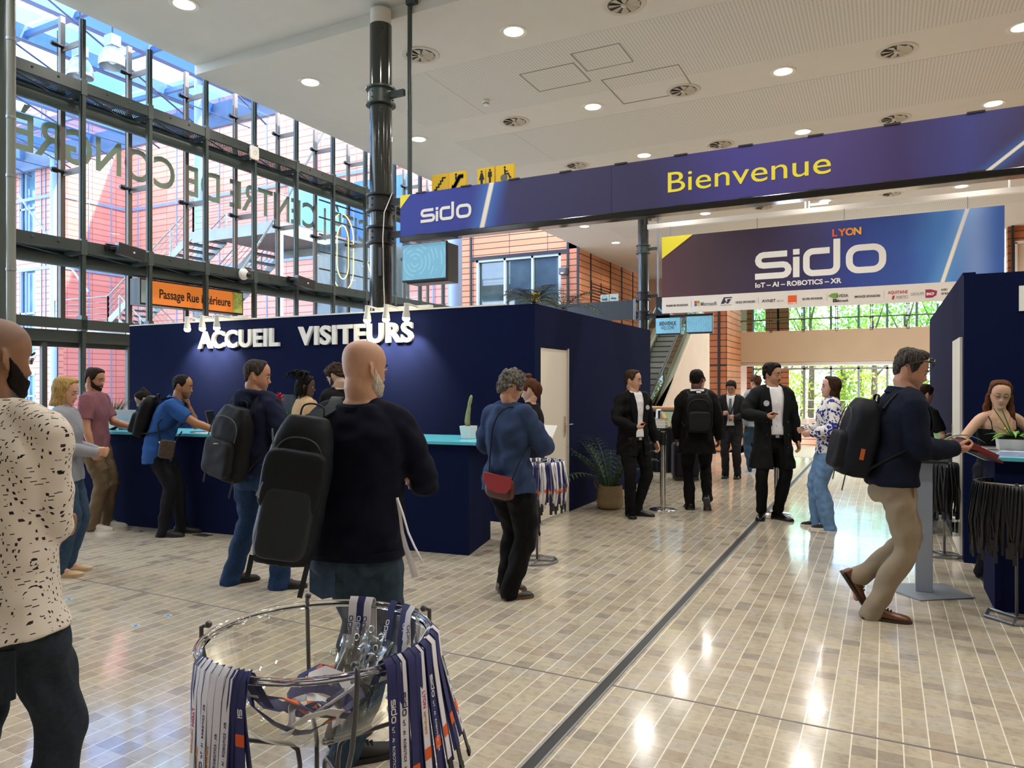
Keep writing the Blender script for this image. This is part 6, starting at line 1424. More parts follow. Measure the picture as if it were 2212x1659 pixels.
# 10 bald man in the navy sweater
p = Fig(768, 3.12, 14, 1.80, 'bald man in navy sweater and jeans seen from behind in the centre', '#c2957a', lean=0, side=3.5, pel=(.0, -.01, 0), head=(30, 4, 0), R=dict(w=(.17, .30, 1.10), pole=(.8, -.6, -.7), hd=(-.6, 1, .1)), L=dict(w=(-.14, .28, 1.12), pole=(-1, -.5, -.5)), hands=('hold', 'hold'), neck=1.10, girth=1.10, fR=(.10, .03, 48, 0), fL=(-.07, .17, 12, 12), voxel=.0055)
p.body(tint=('#a98a78', .25)); p.beard('#c9c0b4', .007)
M_SWT = cloth('navy knit', '#0d1122', .9, .3)
p.top(M_SWT, hem=-.075, fit=.016, sleeve='long', collar='crew', name='sweater', wr=.006, belly=.02); p.pants(cloth('worn slate jeans', '#2f3f4f', noise=.3, nscale=24), fit=.016, hem=.02, top=-.06, wr=.005); p.shoes(mat('black suede', '#121212', .7), '#141414', lace='#0c0c0c')
for sg in (1, -1): p.patch(sg * .085, -.175, .012, .14, .14, MATS['worn slate jeans'], 'back_pocket', th=.003)
mb = MB(); mb.loft([p.ring(-.085, .212, .148), p.ring(-.05, .214, .15)]); mb.build('ribbed_hem', cloth('navy rib', '#0c1020', .9), p.root, smooth=True, auto=40)
def ex10(e, P):
    B = lambda a, b2, z: P(a, b2, z) - P(0, 0, 0)
    mb = MB(); mb.rbox(P(.0, .10, .04), B(.12, 0, 0), B(0, .035, 0), B(0, 0, .12), .4); fuse(mb, 'upper_pocket', M_CHAR, e, .008, 3, wr=.002)
    mb = MB(); mb.prism([(-.02, .035), (.02, .05), (-.0, -.04), (-.035, -.015)], P(-.085, .125, -.01), B(1, 0, 0), B(0, 0, 1), B(0, .004, 0)); mb.build('reflective_patch', mat('reflective grey', '#8b96a8', .25, .3), e)
    mb = MB(); mb.sweep([P(x, y, z) for x, y, z in ((-.12, .05, .22), (-.08, .10, .1), (-.02, .12, -.07), (.04, .125, -.12))], .004, n=6); mb.build('seam_piping', mat('grey piping', '#4a5056', .6), e)
backpack(p, 'large charcoal backpack on the left shoulder of the bald man', M_CHAR, cloth('grey webbing', '#2b3036', .6), w=.245, h=.57, dep=.20, u=.215, x=-.145, tilt=4, roll=-6, straps=('L',), extra=ex10, yaw=-20)
P10 = p
# 11 woman with grey curls
p = Fig(1098, 5.4, 38, 1.70, 'grey-curled woman in slate blue shirt and black trousers, seen from behind', '#c9987c', fem=True, head=(14, 24, 0), lean=2, R=dict(w=(.12, .32, 1.20), pole=(.8, -.5, -.7), hd=(-.3, 1, .1)), L=dict(w=(-.16, .25, 1.12), pole=(-.9, -.5, -.5)), hands=('hold', 'hold'), fR=(.085, .12, 30, 0), fL=(-.075, .24, 28, 6), girth=1.04, voxel=.0055)
p.body(brow='#5a5048'); p.hair('#4a4642', .022, front=.085, temple=.06, side=.005, nape=-.065, curls=150, cr=.016, col2='#a9a49e', voxel=.005)
p.top(cloth('slate blue linen', '#2e3e5e', .85), hem=-.10, fit=.03, collar='shirt', wr=.008, slr=1.12, name='shirt', flare=.1); p.pants(M_BLKC, fit=.026, hem=.045, kn=.01, top=.0, wr=.006); p.shoes(mat('dark brown leather', '#211a16', .45), '#5a4030', 'low')
for q in 'RL': H, K, an, ba, fd, bk, up = p.leg[q]; mb = MB(); mb.sweep([p.W(an + np.cross(-bk, up) * a + (0, 0, z)) for a, z in ((-.04, -.03), (-.02, .0), (.02, .0), (.04, -.03))], .009, .003, n=8); mb.build('shoe_strap', mat('gold buckle strap', '#a9854a', .4, .5), p.root)
e = empty('shoulder_bag', tuple(p.W((.02, -.17, .88))), 'small red and brown leather bag at the grey-curled woman hip', 'bag')
c0 = p.W((.06, -.175, .90)); ux, uy = p.Wd((1, .12, -.12)), p.Wd((.0, .08, 1))
mb = MB(); mb.rbox(c0 - uy * .02, ux * .115, p.Wd((0, 1, 0)) * .03, uy * .08, .45); mb.build('bag_body', mat('brown leather', '#4a2318', .4), e, smooth=True)
mb = MB(); mb.prism([(-.118, .075), (.118, .075), (.118, .0), (.08, -.045), (.0, -.055), (-.07, -.04), (-.118, .01)], c0 - p.Wd((0, 1, 0)) * .038, ux, uy, p.Wd((0, 1, 0)) * .008); mb.build('flap', mat('red leather', '#8c1a1a', .35), e, bevel=.003)
mb = MB(); mb.sweep([p.W(q) for q in smooth_path(((-.05, -.17, .95), (-.04, -.165, 1.15), (-.02, -.158, 1.32), (.03, -.14, 1.43), (.075, -.06, 1.475), (.1, .05, 1.44)))], .006, n=6); mb.sweep([p.W(q) for q in ((.165, -.17, .94), (.19, -.10, 1.08), (.19, .03, 1.2))], .006, n=6); mb.build('strap', M_BLKBAG2, e)
e = empty('paper_sheet', tuple(p.W((.1, .42, 1.2))), 'white paper held by the grey-curled woman', 'paper'); mb = MB(); mb.obox(p.W((.06, .42, 1.24)), p.Wd((.07, .0, 0)), p.Wd((0, .05, .07)), p.Wd((0, .001, -.001))); mb.build('sheet', M_WHITE, e)
# 12 woman with the bun
p = Fig(1146, 7.35, -62, 1.66, 'woman with brown bun and black jumper behind the lanyard rack', '#d0a48e', fem=True, head=(-8, 18, 0), R=dict(w=(.1, .3, 1.08), pole=(.8, -.6, -.4)), L=dict(w=(-.1, .3, 1.08)), fR=(.12, .02, 60, 22), fL=(-.1, .16, 10, 0), voxel=.0055)
p.body(brow='#4a2f20'); p.hair('#4a2c1c', .016, front=.082, temple=.058, side=.005, nape=-.085, col2='#7a4a2a', extra=lambda mb: (mb.ball(p.hw((0, -.035, .15)), (.04, .04, .034)), mb.ball(p.hw((0, -.085, -.02)), (.06, .035, .08))))
p.top(M_BLKC, hem=-.08, fit=.014, collar='crew', name='jumper'); p.pants(M_BLKC2, fit=.014, hem=.05); p.shoes(M_SHOEW, '#dcdad6')
e = empty('paper_sheet', tuple(p.W((0, .35, .95))), 'white sheets held low behind the lanyard rack', 'paper'); mb = MB(); mb.obox(p.W((-.14, .28, 1.06)), p.Wd((.0, .09, .03)), p.Wd((.02, -.03, .1)), p.Wd((.001, 0, 0))); mb.build('sheet', M_WHITE, e)
# open-fronted suit helper
def suit(f, jm, shirt, hem=-.20, gap=None, fit=.021, lap=True, flare=.12, name='jacket', tie=None):
    f.top(shirt, hem=.015, fit=.014, sleeve='long', collar='shirt', name='shirt', wr=.003); f.buttons(mat('shirt button', '#c9c9cc', .4), (.12, .2, .28, .36), .018)
    us, gs = gap or ((-.4, -.02, .10, .30, .46, .56), (.12, .075, .05, .055, .07, .075))
    f.top(jm, hem=hem, fit=fit, sleeve='long', name=name, wr=.005, open_=(us, gs), flare=flare, voxel=.008, shoulder=.004, slr=1.0)
    for sg in (1, -1):
        pts = []
        for u in (.12, .22, .32, .42, .50, .545): g_ = np.interp(u, us, gs); ry = np.interp(u, f.sec[:, 0], f.sec[:, 2]) * f.g + fit; pts.append((u, g_, ry))
        mb = MB(); rings = []
        for (u, g_, ry), w in zip(pts, (.01, .05, .072, .07, .05, .04)):
            y0 = ry * math.sqrt(max(.1, 1 - (g_ / .22) ** 2.4)); y1 = ry * math.sqrt(max(.1, 1 - ((g_ + w) / .235) ** 2.4)); rings.append([f.W(f.tp(sg * x, u, y)) for x, y in ((g_ - .004, y0 + .012), (g_ + w, y1 + .012), (g_ + w, y1 + .002), (g_ - .004, y0 - .002))])
        mb.loft(rings); mb.build('lapel', jm, f.root, smooth=True, auto=40)
    mb = MB(); rings = []
    for i in range(21):
        a = math.radians(55 + 250 * i / 20); c, q = math.cos(a), math.sin(a); P = lambda r, hh: f.W(f.S3 + f.lat * q * r + f.fw * (c * r - .006) + f.dU * (hh - .03 * max(0, c))); rings.append([P(.088, -.02), P(.082, .022), P(.088, .026), P(.108, -.02)])
    mb.loft(rings); mb.build('jacket_collar', jm, f.root, smooth=True, auto=50)
    if tie: mb = MB(); mb.loft([[f.W(f.tp(x, u, np.interp(u, f.sec[:, 0], f.sec[:, 2]) + .022 + (.006 if j else 0))) for x, j in ((-w, 0), (w, 0), (w, 1), (-w, 1))] for u, w in ((.10, .03), (.3, .028), (.46, .02), (.50, .024))]); mb.build('necktie', tie, f.root)
def badge(f, x, u, y, m, label=None, r=.028):
    e = MB(); lat, fw = f.ax(u); e.sweep([f.W(f.tp(x, u, y)), f.W(f.tp(x, u, y + .006))], r * f.k, n=18); return e.build('round_badge', m, f.root)
M_BADGE = mat('glossy badge', '#c9ced6', .1, .3, noise=.4, nscale=60)
# 13 man in the suit with goatee
p = Fig(1368, 8.82, 152, 1.775, 'man in black suit with goatee, holding a red phone beside the palm', '#c79b80', head=(-32, 2, 0), R=dict(w=(.17, .25, 1.07), pole=(.9, -.5, -.5), hd=(-.75, .4, .08), pn=(0, -.4, 1)), L=dict(w=(-.29, .06, .87)), hands=('hold', 'relax'), fR=(.12, .14, 25, 0), fL=(-.13, .12, -38, 0), voxel=.005)
p.body(brow='#3a2a1c', eyes='#5a6570', stub=('#8a6a55', .25)); p.hair('#3b2a1e', .013, front=.086, temple=.062, side=.01, top=.8); p.beard('#33241a', .009, 'goatee'); p.tache('#6a4c38')
suit(p, M_SUIT, M_WSHIRT, gap=((-.4, -.05, .05, .18, .32, .46, .56), (.05, .055, .055, .045, .05, .068, .075))); p.pants(M_SUIT, fit=.014, hem=.03, top=.045, wr=.004); p.shoes(M_SHOEB, '#0c0c0c'); p.belt(mat('black belt', '#111111', .3), .0, .016, M_CHROME); p.cuff('R', M_WSHIRT); p.cuff('L', M_WSHIRT); badge(p, -.10, .37, .142, M_BADGE)
phone(p, 'R', 'red phone in the hand of the goateed man', mat('red phone case', '#6e1a1c', .3))
# 14 man from behind with backpack
p = Fig(1505, 9.2, 8, 1.79, 'man in dark suit with black backpack walking away', '#6a4a38', head=(18, 3, 0), R=dict(w=(.27, .06, .9)), L=dict(w=(-.24, .1, .9)), fR=(.13, .0, 14, 52), fL=(-.09, .19, -6, 0), girth=1.04, voxel=.006, knee=dict(R=(.1, 1, 0)))
p.body(stub=('#17110e', .6)); p.hair('#15100d', .011, front=.085); p.top(M_WSHIRT, hem=0, fit=.01, collar='shirt'); p.top(M_SUIT, hem=-.22, fit=.024, name='jacket', flare=.1, shoulder=.004); p.pants(M_SUIT, fit=.016, hem=.02); p.shoes(M_SHOEB, '#3a3a3c')
backpack(p, 'flat black backpack on the suited man walking away', M_BLKBAG, M_BLKBAG2, w=.33, h=.47, dep=.13, u=.28)
# 15 man with the lanyard and tie
p = Fig(1580, 12.35, 205, 1.66, 'man in charcoal suit with black lanyard looking down', '#b98a6c', head=(4, 24, 0), R=dict(w=(.10, .24, 1.16), pole=(.9, -.4, -.5), hd=(-.3, 1, .2)), L=dict(w=(-.10, .24, 1.10), pole=(-.9, -.4, -.5), hd=(.9, .4, 0)), hands=('hold', 'hold'), voxel=.006)
p.body(brow='#1a1411'); p.hair('#15110f', .018, front=.066, temple=.04, side=.0); suit(p, cloth('charcoal suit wool', '#232326', .85), M_WSHIRT, tie=mat('grey tie', '#5a6570', .5)); p.pants(cloth('charcoal suit trousers', '#202023', .85), fit=.018, hem=.02); p.shoes(M_SHOEB, '#0c0c0c')
mb = MB()
for sg in (1, -1): mb.ribbon([p.W(p.tp(sg * x, u, y)) for x, u, y in ((.075, .53, .06), (.075, .46, .125), (.045, .34, .155), (.01, .22, .15))], .018, p.Wd((1, 0, 0)))
mb.build('lanyard', mat('black lanyard', '#101012', .7), p.root)
# 16 man in grey behind
p = Fig(1632, 13.1, -22, 1.76, 'brown-haired man in grey shirt and jeans behind the coat wearer', '#b98a6c', head=(0, 2, 0), voxel=.007)
p.body(); p.hair('#4a2e1c', .02, curls=50); p.top(cloth('pale grey shirt', '#8d979c'), collar='shirt', fit=.022); p.pants(M_JEAN_S, fit=.016); p.shoes(mat('white blue sneaker', '#b9bcc9', .6), '#d9d9dc')
# 17 man in the trench coat
p = Fig(1668, 8.65, 176, 1.85, 'moustached man in open black trench coat and white shirt', '#b98a6c', head=(-38, 3, 0), R=dict(w=(.19, .25, 1.15), pole=(.9, -.5, -.5), hd=(-.75, .5, .05), pn=(0, -.4, 1)), L=dict(w=(-.28, .02, .88)), hands=('hold', 'relax'), fR=(.19, .12, 30, 0), fL=(-.10, .16, -24, 0), voxel=.005)
p.body(brow='#1d1411', stub=('#3a2a22', .3)); p.hair('#1d1512', .018, front=.078, temple=.055, side=.0, curls=40, cr=.013, top=.8); p.tache('#2a1d16')
M_TR = cloth('black trench cotton', '#111214', .8); suit(p, M_TR, M_WSHIRT, hem=-.36, fit=.030, gap=((-.6, -.36, -.1, .1, .30, .46, .56), (.05, .06, .07, .065, .07, .085, .085)), flare=.16, name='trench_coat'); p.pants(M_SUIT, fit=.012, hem=.10, top=.045, wr=.004); p.shoes(M_SHOEB, '#0a0a0a'); p.belt(mat('black belt', '#111111', .3), .0, .016, M_CHROME); badge(p, .13, .37, .145, M_BADGE, r=.033)
mb = MB()
for u in (-.12, .02, .16):
    for sg in (1, -1): ry = np.interp(u, p.sec[:, 0], p.sec[:, 2]) + .05; mb.ball(p.W(p.tp(sg * .12, u, ry * .88)), .010)
mb.build('coat_buttons', M_BLACK, p.root)
phone(p, 'R', 'red phone held by the trench coat wearer', MATS['red phone case'])
# 18 woman in the floral blouse
p = Fig(1793, 8.05, -78, 1.69, 'brown-haired woman in blue floral blouse and jeans facing left', '#c99c84', fem=True, head=(-4, -6, 0), R=dict(w=(.12, .24, 1.12), pole=(.6, -.8, -.5)), L=dict(w=(-.14, .2, 1.10), pole=(-.8, -.7, -.5), hd=(.2, 1, -.2)), fR=(.09, .25, 4, 0), fL=(-.09, .17, 0, 0), voxel=.0055)
p.body(brow='#3a2418'); p.hair('#2e1c12', .018, front=.086, temple=.06, side=.0, col2='#5a3a22', extra=lambda mb: p.curtain(mb, 78, -.27, .022, .05, flare=.02)); p.top(floral(), hem=-.06, fit=.03, slr=1.15, wr=.007, name='blouse'); p.pants(M_JEAN_L, fit=.022, hem=.012, hemr=.012, cal=.012, wr=.005, top=.06); p.shoes(mat('black canvas', '#161616', .8), '#dedad2', lace='#e5e2da')
mb = MB(); mb.obox(p.W((-.18, -.04, .93)), p.Wd((0, .04, 0)), p.Wd((.002, 0, 0)), p.Wd((0, 0, .06))); mb.build('badge_holder', mat('pale pink card', '#cdb9bb', .4), p.root)
# 19 walking man with sunglasses on his head
p = Fig(1922, 4.95, 100, 1.86, 'man in navy quarter-zip and beige chinos walking with backpack', '#b5826a', lean=11, pel=(0, .01, -.015), head=(16, 18, 0), R=dict(w=(.10, .33, 1.10), pole=(.5, -1, -.4), hd=(-.1, 1, .02), pn=(-.5, 0, .9)), L=dict(w=(-.10, .36, 1.10), pole=(-.5, -1, -.4), hd=(.1, 1, .05), pn=(.5, 0, .9)), hands=('hold', 'hold'), fR=(.06, .03, 12, 0), fL=(-.07, -.17, 2, 58, .09), knee=dict(L=(0, 1, .1)), voxel=.0048)
p.body(brow='#4a3628', stub=('#7a5a48', .4)); p.hair('#2e2823', .016, front=.086, temple=.06, side=.002, top=1.3, col2='#6b635b', rough=.02); p.specs(M_BLACK, up=True, name='sunglasses', lens=mat('dark lens', '#0c0c0e', .05))
M_QZ = cloth('midnight knit', '#0f1526', .9, .3)
p.top(cloth('pale blue shirt', '#a9bddd', .7), hem=.2, fit=.01, sleeve='none', collar='shirt'); p.top(M_QZ, hem=-.05, fit=.028, sleeve='long', name='quarter_zip_sweater', wr=.005, open_=((-1, .43, .46, .56, .7), (-1, -1, .012, .034, .04))); p.collar(M_QZ, .045, .016, 'sweater_collar', 34); p.cuff('R', MATS['pale blue shirt'], .037); p.cuff('L', MATS['pale blue shirt'], .037)
p.pants(cloth('beige chino', '#8f816d', .85, noise=.05), fit=.015, hem=.01, top=.03, wr=.006); p.shoes(mat('tan brown leather', '#5e3218', .3, noise=.15, nscale=12), '#2a221c', st=.018, lace='#241a14')
p.patch(.165, -.02, .022, .012, .18, MATS['beige chino'], 'pocket_seam', back=False, poly=[(-.5, .5), (.5, .5), (.9, -.5), (-.1, -.5)])
def ex19(e, P): mb = MB(); B = lambda a, b2, z: P(a, b2, z) - P(0, 0, 0); mb.obox(P(.165, .0, -.10), B(.003, 0, 0), B(0, .012, 0), B(0, 0, .035)); mb.build('orange_tag', mat('orange leather tag', '#b5561e', .5), e)
backpack(p, 'dark navy backpack with orange tag on the walking man', cloth('midnight nylon', '#14171f', .6), M_BLKBAG2, w=.30, h=.50, dep=.21, u=.23, extra=ex19)
e = empty('red_wallet', tuple(p.W((0, .46, 1.1))), 'dark red folder held by the walking man', 'folder'); mb = MB(); mb.obox(p.W((-.02, .50, 1.10)), p.Wd((.0, .10, -.05)), p.Wd((.12, .0, 0)), p.Wd((0, .008, .014))); mb.build('cover', mat('dark red leatherette', '#6e1520', .4), e, bevel=.004)
mb = MB(); mb.obox(p.W((-.02, .55, 1.055)), p.Wd((0, .075, -.035)), p.Wd((.12, 0, 0)), p.Wd((0, .004, .008))); mb.build('clear_pocket', mat('smoky red plastic', '#4e1a20', .2), e); mb = MB(); mb.obox(p.W((-.02, .47, 1.135)), p.Wd((0, .06, -.03)), p.Wd((.05, 0, 0)), p.Wd((0, .004, .008))); mb.build('black_device', M_BLACK, e, bevel=.003)
# 20 woman behind the right counter
p = Fig(2152, 5.95, 188, 1.64, 'woman with glasses and long auburn hair behind the right counter', '#c79a7e', fem=True, lean=6, head=(16, 10, -4), twist=0, R=dict(w=(.20, .27, 1.11), pole=(1, -.3, -.6), hd=(-.1, 1, -.1), pn=(-.4, 0, -1)), L=dict(w=(-.2, .24, 1.11), pole=(-1, -.3, -.6), hd=(0, 1, -.1), pn=(.3, 0, -1)), hands=('relax', 'relax'), voxel=.0045, bare=True)
p.body(brow='#6a4630', lidded=True, lips='#b86a62', browk=.8); p.hair('#4a2a18', .013, front=.088, temple=.066, side=.006, col2='#8a5226', extra=lambda mb: (p.curtain(mb, 95, -.30, .012, .03, flare=.012, z0=.03), [mb.sweep([p.hw(q) for q in ((sg * .080, -.01, .0), (sg * .092, .0, -.10), (sg * .098, .03, -.2), (sg * .085, .04, -.3))], [.018, .024, .026, .012], n=10) for sg in (1, -1)]))
p.top(M_BLKC, hem=-.08, fit=.008, sleeve='none', name='camisole', wr=.002, cut=lambda w: (lambda l: ((l - p.S0) @ nrm(p.S3 - p.S0)) > .40 - .0 + np.minimum(0, (np.abs(l[:, 0]) - .085) * 1.3) + .0)(p.loc(w)), solid=.004)
mb = MB(); [mb.sweep([p.W(p.tp(sg * x, u, y)) for x, u, y in ((.095, .37, .115), (.10, .46, .09), (.105, .515, .03), (.10, .5, -.05), (.09, .4, -.1))], .004, n=6) for sg in (1, -1)]; mb.build('camisole_strap', M_BLKC, p.root); p.pants(M_BLKC2); p.shoes(M_SHOEB)
p.specs(mat('gold frame', '#b08a50', .3, .8), lens=glass('spectacle lens', '#f4f4f4', fres=1.06)); M_GOLD = mat('gold jewellery', '#d9b25a', .25, .9)
mb = MB(); mb.sweep([p.W(p.S3 + p.lat * math.sin(a) * .062 + p.fw * (math.cos(a) * .062) + p.dU * (.01 - .03 * math.cos(a))) for a in np.linspace(0, 2 * PI, 25)], .0025, n=6); mb.sweep([p.W(p.tp(x, u, y)) for x, u, y in ((-.07, .52, .05), (-.04, .46, .095), (0, .41, .122), (.04, .46, .095), (.07, .52, .05))], .0012, n=5); mb.ball(p.W(p.tp(0, .405, .125)), (.011, .006, .011)); mb.build('necklace', M_GOLD, p.root)
for sg in (1, -1): mb = MB(); mb.sweep([p.hw((sg * .083, -.01, -.035)), p.hw((sg * .084, -.01, -.06))], [.003, .005], n=8); mb.build('earring', M_GOLD, p.root)
# 21 woman behind the walking man
p = Fig(1996, 7.9, 80, 1.60, 'dark-haired woman half hidden behind the walking man', '#c79a80', fem=True, head=(0, 10, 0), R=dict(w=(.16, .3, 1.05)), voxel=.0065, bare=True)
p.body(); p.hair('#2a1a12', .016); p.top(M_BLKC, sleeve='short'); p.pants(M_BLKC2); p.shoes(M_SHOEB)
# 22 person going down the stairs
p = Fig(1852, 19.2, 5, 1.72, 'dark-haired person in navy jacket going down the stairs', '#b98a6c', z0=-1.33, voxel=.009)
p.body(); p.hair('#17120f', .014); p.top(cloth('navy jacket', '#1a2036'), fit=.04, hem=-.15, name='jacket'); p.pants(M_BLKC2); p.shoes(M_SHOEB)
# 23 visitor facing the suited man
p = Fig(1512, 12.4, 186, 1.76, 'visitor in blue shirt and grey trousers hidden by the suited man', '#b98a6c', fR=(.13, .12, 10, 0), fL=(-.1, .1, -10, 30), voxel=.0075, girth=1.05)
p.body(); p.hair('#3a2a20', .014); p.top(cloth('mid blue shirt', '#2a4a86'), fit=.03); p.pants(cloth('grey cotton', '#6f7470')); p.shoes(M_SHOEB)
# 24 person hidden by the patterned shirt
p = Fig(-2, 4.2, 60, 1.52, 'person in white sneakers hidden behind the patterned-shirt man', '#c0937c', fem=True, fR=(.09, .12, 20, 0), voxel=.0075)
p.body(face=False); p.hair('#3a2618', .014); p.top(M_BLKC); p.pants(cloth('dusty pink cotton', '#a07a70'), hem=.16, fit=.006); p.shoes(M_SHOEW, '#cfd0cc')
# ------------------------------------------------------------------ lanyards
M_LN = mat('navy lanyard ribbon', '#1a2160', .6, bump=.1, bscale=900); M_LW = mat('white lanyard ribbon', '#dddce4', .6, bump=.1, bscale=900); M_LO = mat('orange lanyard patch', '#dc5a1e', .6); M_LB = mat('black lanyard end', '#0e0e12', .5)
M_LT = mat('lanyard white print', '#e6e4ee', .6); M_LTN = mat('lanyard navy print', '#1c2258', .6); M_LTR = mat('lanyard red print', '#c2486a', .6); M_LTO = mat('lanyard orange print', '#d99a4a', .6)
BC = at(689, 1.60); BZ = 1.042; BR = .243
def bpt(a, r, z):
    """point of the bowl stand: a degrees from image right, counter-clockwise seen from above"""
    t = math.radians(a); R_, F_ = np.array([CS, SN, 0]), np.array([-SN, CS, 0])
    return np.array([BC[0], BC[1], z]) + (R_ * math.cos(t) + F_ * math.sin(t)) * r
e = empty('acrylic_bowl', (BC[0], BC[1], .83), 'large clear acrylic bowl holding lanyards in the foreground', 'bowl')
prof = [(.001, -.210), (.05, -.2065), (.10, -.194), (.15, -.167), (.19, -.130), (.22, -.085), (.236, -.04), (.240, -.008), (.252, -.004), (.256, .003), (.250, .008), (.238, .005), (.2355, -.012), (.231, -.042), (.215, -.084), (.186, -.126), (.147, -.162), (.098, -.189), (.049, -.2015), (.001, -.205)]
ga = bpy.data.materials.new('clear acrylic'); ga.use_nodes = True; MATS['clear acrylic'] = ga; t = NT(ga); t.b.inputs['Transmission Weight'].default_value = 1; t.b.inputs['Roughness'].default_value = .02; t.b.inputs['IOR'].default_value = 1.35; t.b.inputs['Base Color'].default_value = lin('#f4f4ef')
tr = t.new('ShaderNodeBsdfTransparent'); tr.inputs[0].default_value = lin('#fbfbf8'); gl = t.new('ShaderNodeBsdfGlossy'); gl.inputs[1].default_value = .03; mx = t.new('ShaderNodeMixShader'); t.l(thin_fres(t, .05), mx.inputs[0]); t.l(tr.outputs[0], mx.inputs[1]); t.l(gl.outputs[0], mx.inputs[2]); t.l(mx.outputs[0], t.out.inputs[0])
mb = MB(); mb.lathe((BC[0], BC[1], BZ), prof[:8] + prof[12:], 96); mb.build('bowl', ga, e, smooth=True, auto=60)
gr = bpy.data.materials.new('acrylic rim'); gr.use_nodes = True; t = NT(gr); t.b.inputs['Transmission Weight'].default_value = 1; t.b.inputs['Roughness'].default_value = .03; t.b.inputs['IOR'].default_value = 1.45
mb = MB(); mb.lathe((BC[0], BC[1], BZ), [(.238, -.006), (.250, -.006), (.256, -.001), (.256, .004), (.250, .009), (.240, .007), (.237, .0)], 96); mb.build('rim', gr, e, smooth=True)
e = empty('wire_bowl_stand', (BC[0], BC[1], 0), 'dark grey wire stand carrying the clear lanyard bowl', 'stand')
M_WIRE = mat('dark grey wire', '#55565a', .35, .6)
for a in (176, 111, 32, -60):
    mb = MB(); pts = [bpt(a, .252, BZ + .022), bpt(a, .268, BZ + .016), bpt(a, .268, BZ - .02), bpt(a, .255, BZ - .08), bpt(a, .235, BZ - .15), bpt(a, .205, BZ - .205), bpt(a, .17, BZ - .232), bpt(a, .065, BZ - .238), bpt(a, .048, BZ - .25), bpt(a, .043, BZ - .28), bpt(a, .04, .5), bpt(a, .05, .12), bpt(a, .2, .01)]
    mb.sweep(pts, .0052, n=10); mb.ball(pts[0], .008); mb.build('wire_leg', M_WIRE, e, smooth=True)
mb = MB(); mb.sweep([bpt(x, .2, .012) for x in range(0, 361, 15)], .006, n=8); mb.sweep([bpt(x, .045, .55) for x in range(0, 361, 20)], .004, n=6); mb.build('base_ring', M_WIRE, e, smooth=True)
def on_ribbon(e, txt, o, u, v, size, m, bold=0., width=None): return write(txt, o, u, v, size, m, e, 'print', .0003, bold, width=width)
def lanyard(a, drop, col, label, inner=.10, skew=0., w=.0195, lean=0., wob=0., txt=1, fold=True, hang=.278, grp_='lanyards over the bowl rim'):
    """loop of ribbon hanging over the rim at angle a"""
    m1, m2 = (M_LN, M_LW) if col == 'n' else (M_LW, M_LN); e = empty('lanyard', tuple(bpt(a, .25, BZ)), label, 'lanyard', grp_)
    th = math.radians(a); R_, F_ = np.array([CS, SN, 0]), np.array([-SN, CS, 0]); rad = R_ * math.cos(th) + F_ * math.sin(th); tan = -R_ * math.sin(th) + F_ * math.cos(th)
    td = nrm(tan + rad * .15 * wob)
    z1 = BZ - drop; off = tan * skew
    P = [bpt(a, .243 - inner * .75, BZ - inner * .9) + off * -.3, bpt(a, .237 - inner * .3, BZ - inner * .35), bpt(a, .238, BZ + .012), bpt(a, .249, BZ + .018), bpt(a, .262, BZ + .006), bpt(a, .268, BZ - .04) + off * .15, bpt(a, .272 + lean * .3, BZ - drop * .45) + off * .5, bpt(a, hang + lean, z1) + off]
    mb = MB(); mb.ribbon(P, w, td, .0009); mb.build('ribbon', m1, e, smooth=True, auto=40)
    if fold:
        Q = [p + rad * -.004 + tan * .006 * (1 if k % 2 else .4) for k, p in enumerate(P[3:])]; Q[-1] = Q[-1] + tan * .018 - np.array([0, 0, .015]); mb = MB(); mb.ribbon(Q, w, nrm(td + rad * .5), .0009); mb.build('back_ribbon', m1 if col == 'n' else m2, e, smooth=True, auto=40)
    c = P[-1]; dn = nrm(P[-1] - P[-2]); out = nrm(np.cross(td, dn)); out = out if np.dot(out, rad) > 0 else -out
    mb = MB(); mb.ribbon([c - dn * .004, c + dn * .035], w * 1.02, td, .0013); mb.build('black_end', M_LB, e)
    mb = MB(); mb.obox(c + dn * .042, td * .011, dn * .008, out * .003); mb.build('clasp', M_LB, e, bevel=.002)
    q = c - dn * .06 - (P[-1] - P[-2]) * 0; mb = MB(); mb.obox(q + out * .0012, td * w * .5, dn * .011, out * .0006); mb.build('orange_patch', M_LO, e)
    if txt:
        s = P[5] + (P[6] - P[5]) * .12 + out * .0014; u = dn if txt > 0 else -dn; v = np.cross(out, u); L = np.linalg.norm(P[-1] - s)
        if txt < 0: s = s + dn * min(L * .62, .2)
        o1 = s - nrm(v) * .0052
        if np.dot(np.cross(nrm(u), nrm(v)), out) < 0: v = -v; o1 = s - nrm(v) * .0052
        tm = M_LT if col == 'n' else M_LTN
        if abs(txt) == 1:
            sido(o1, u, v, .0105, tm, e, .0003); on_ribbon(e, 'IoT · AI · ROBOTICS · XR', o1 + nrm(u) * .052 + nrm(v) * .001, u, v, .0085, tm, width=.10)
        else: on_ribbon(e, 'LYON', o1 + nrm(u) * .02, u, v, .013, M_LTR, .0003); on_ribbon(e, 'SEPTEMBRE', o1 + nrm(u) * .06, u, v, .009, M_LTO)
    return e
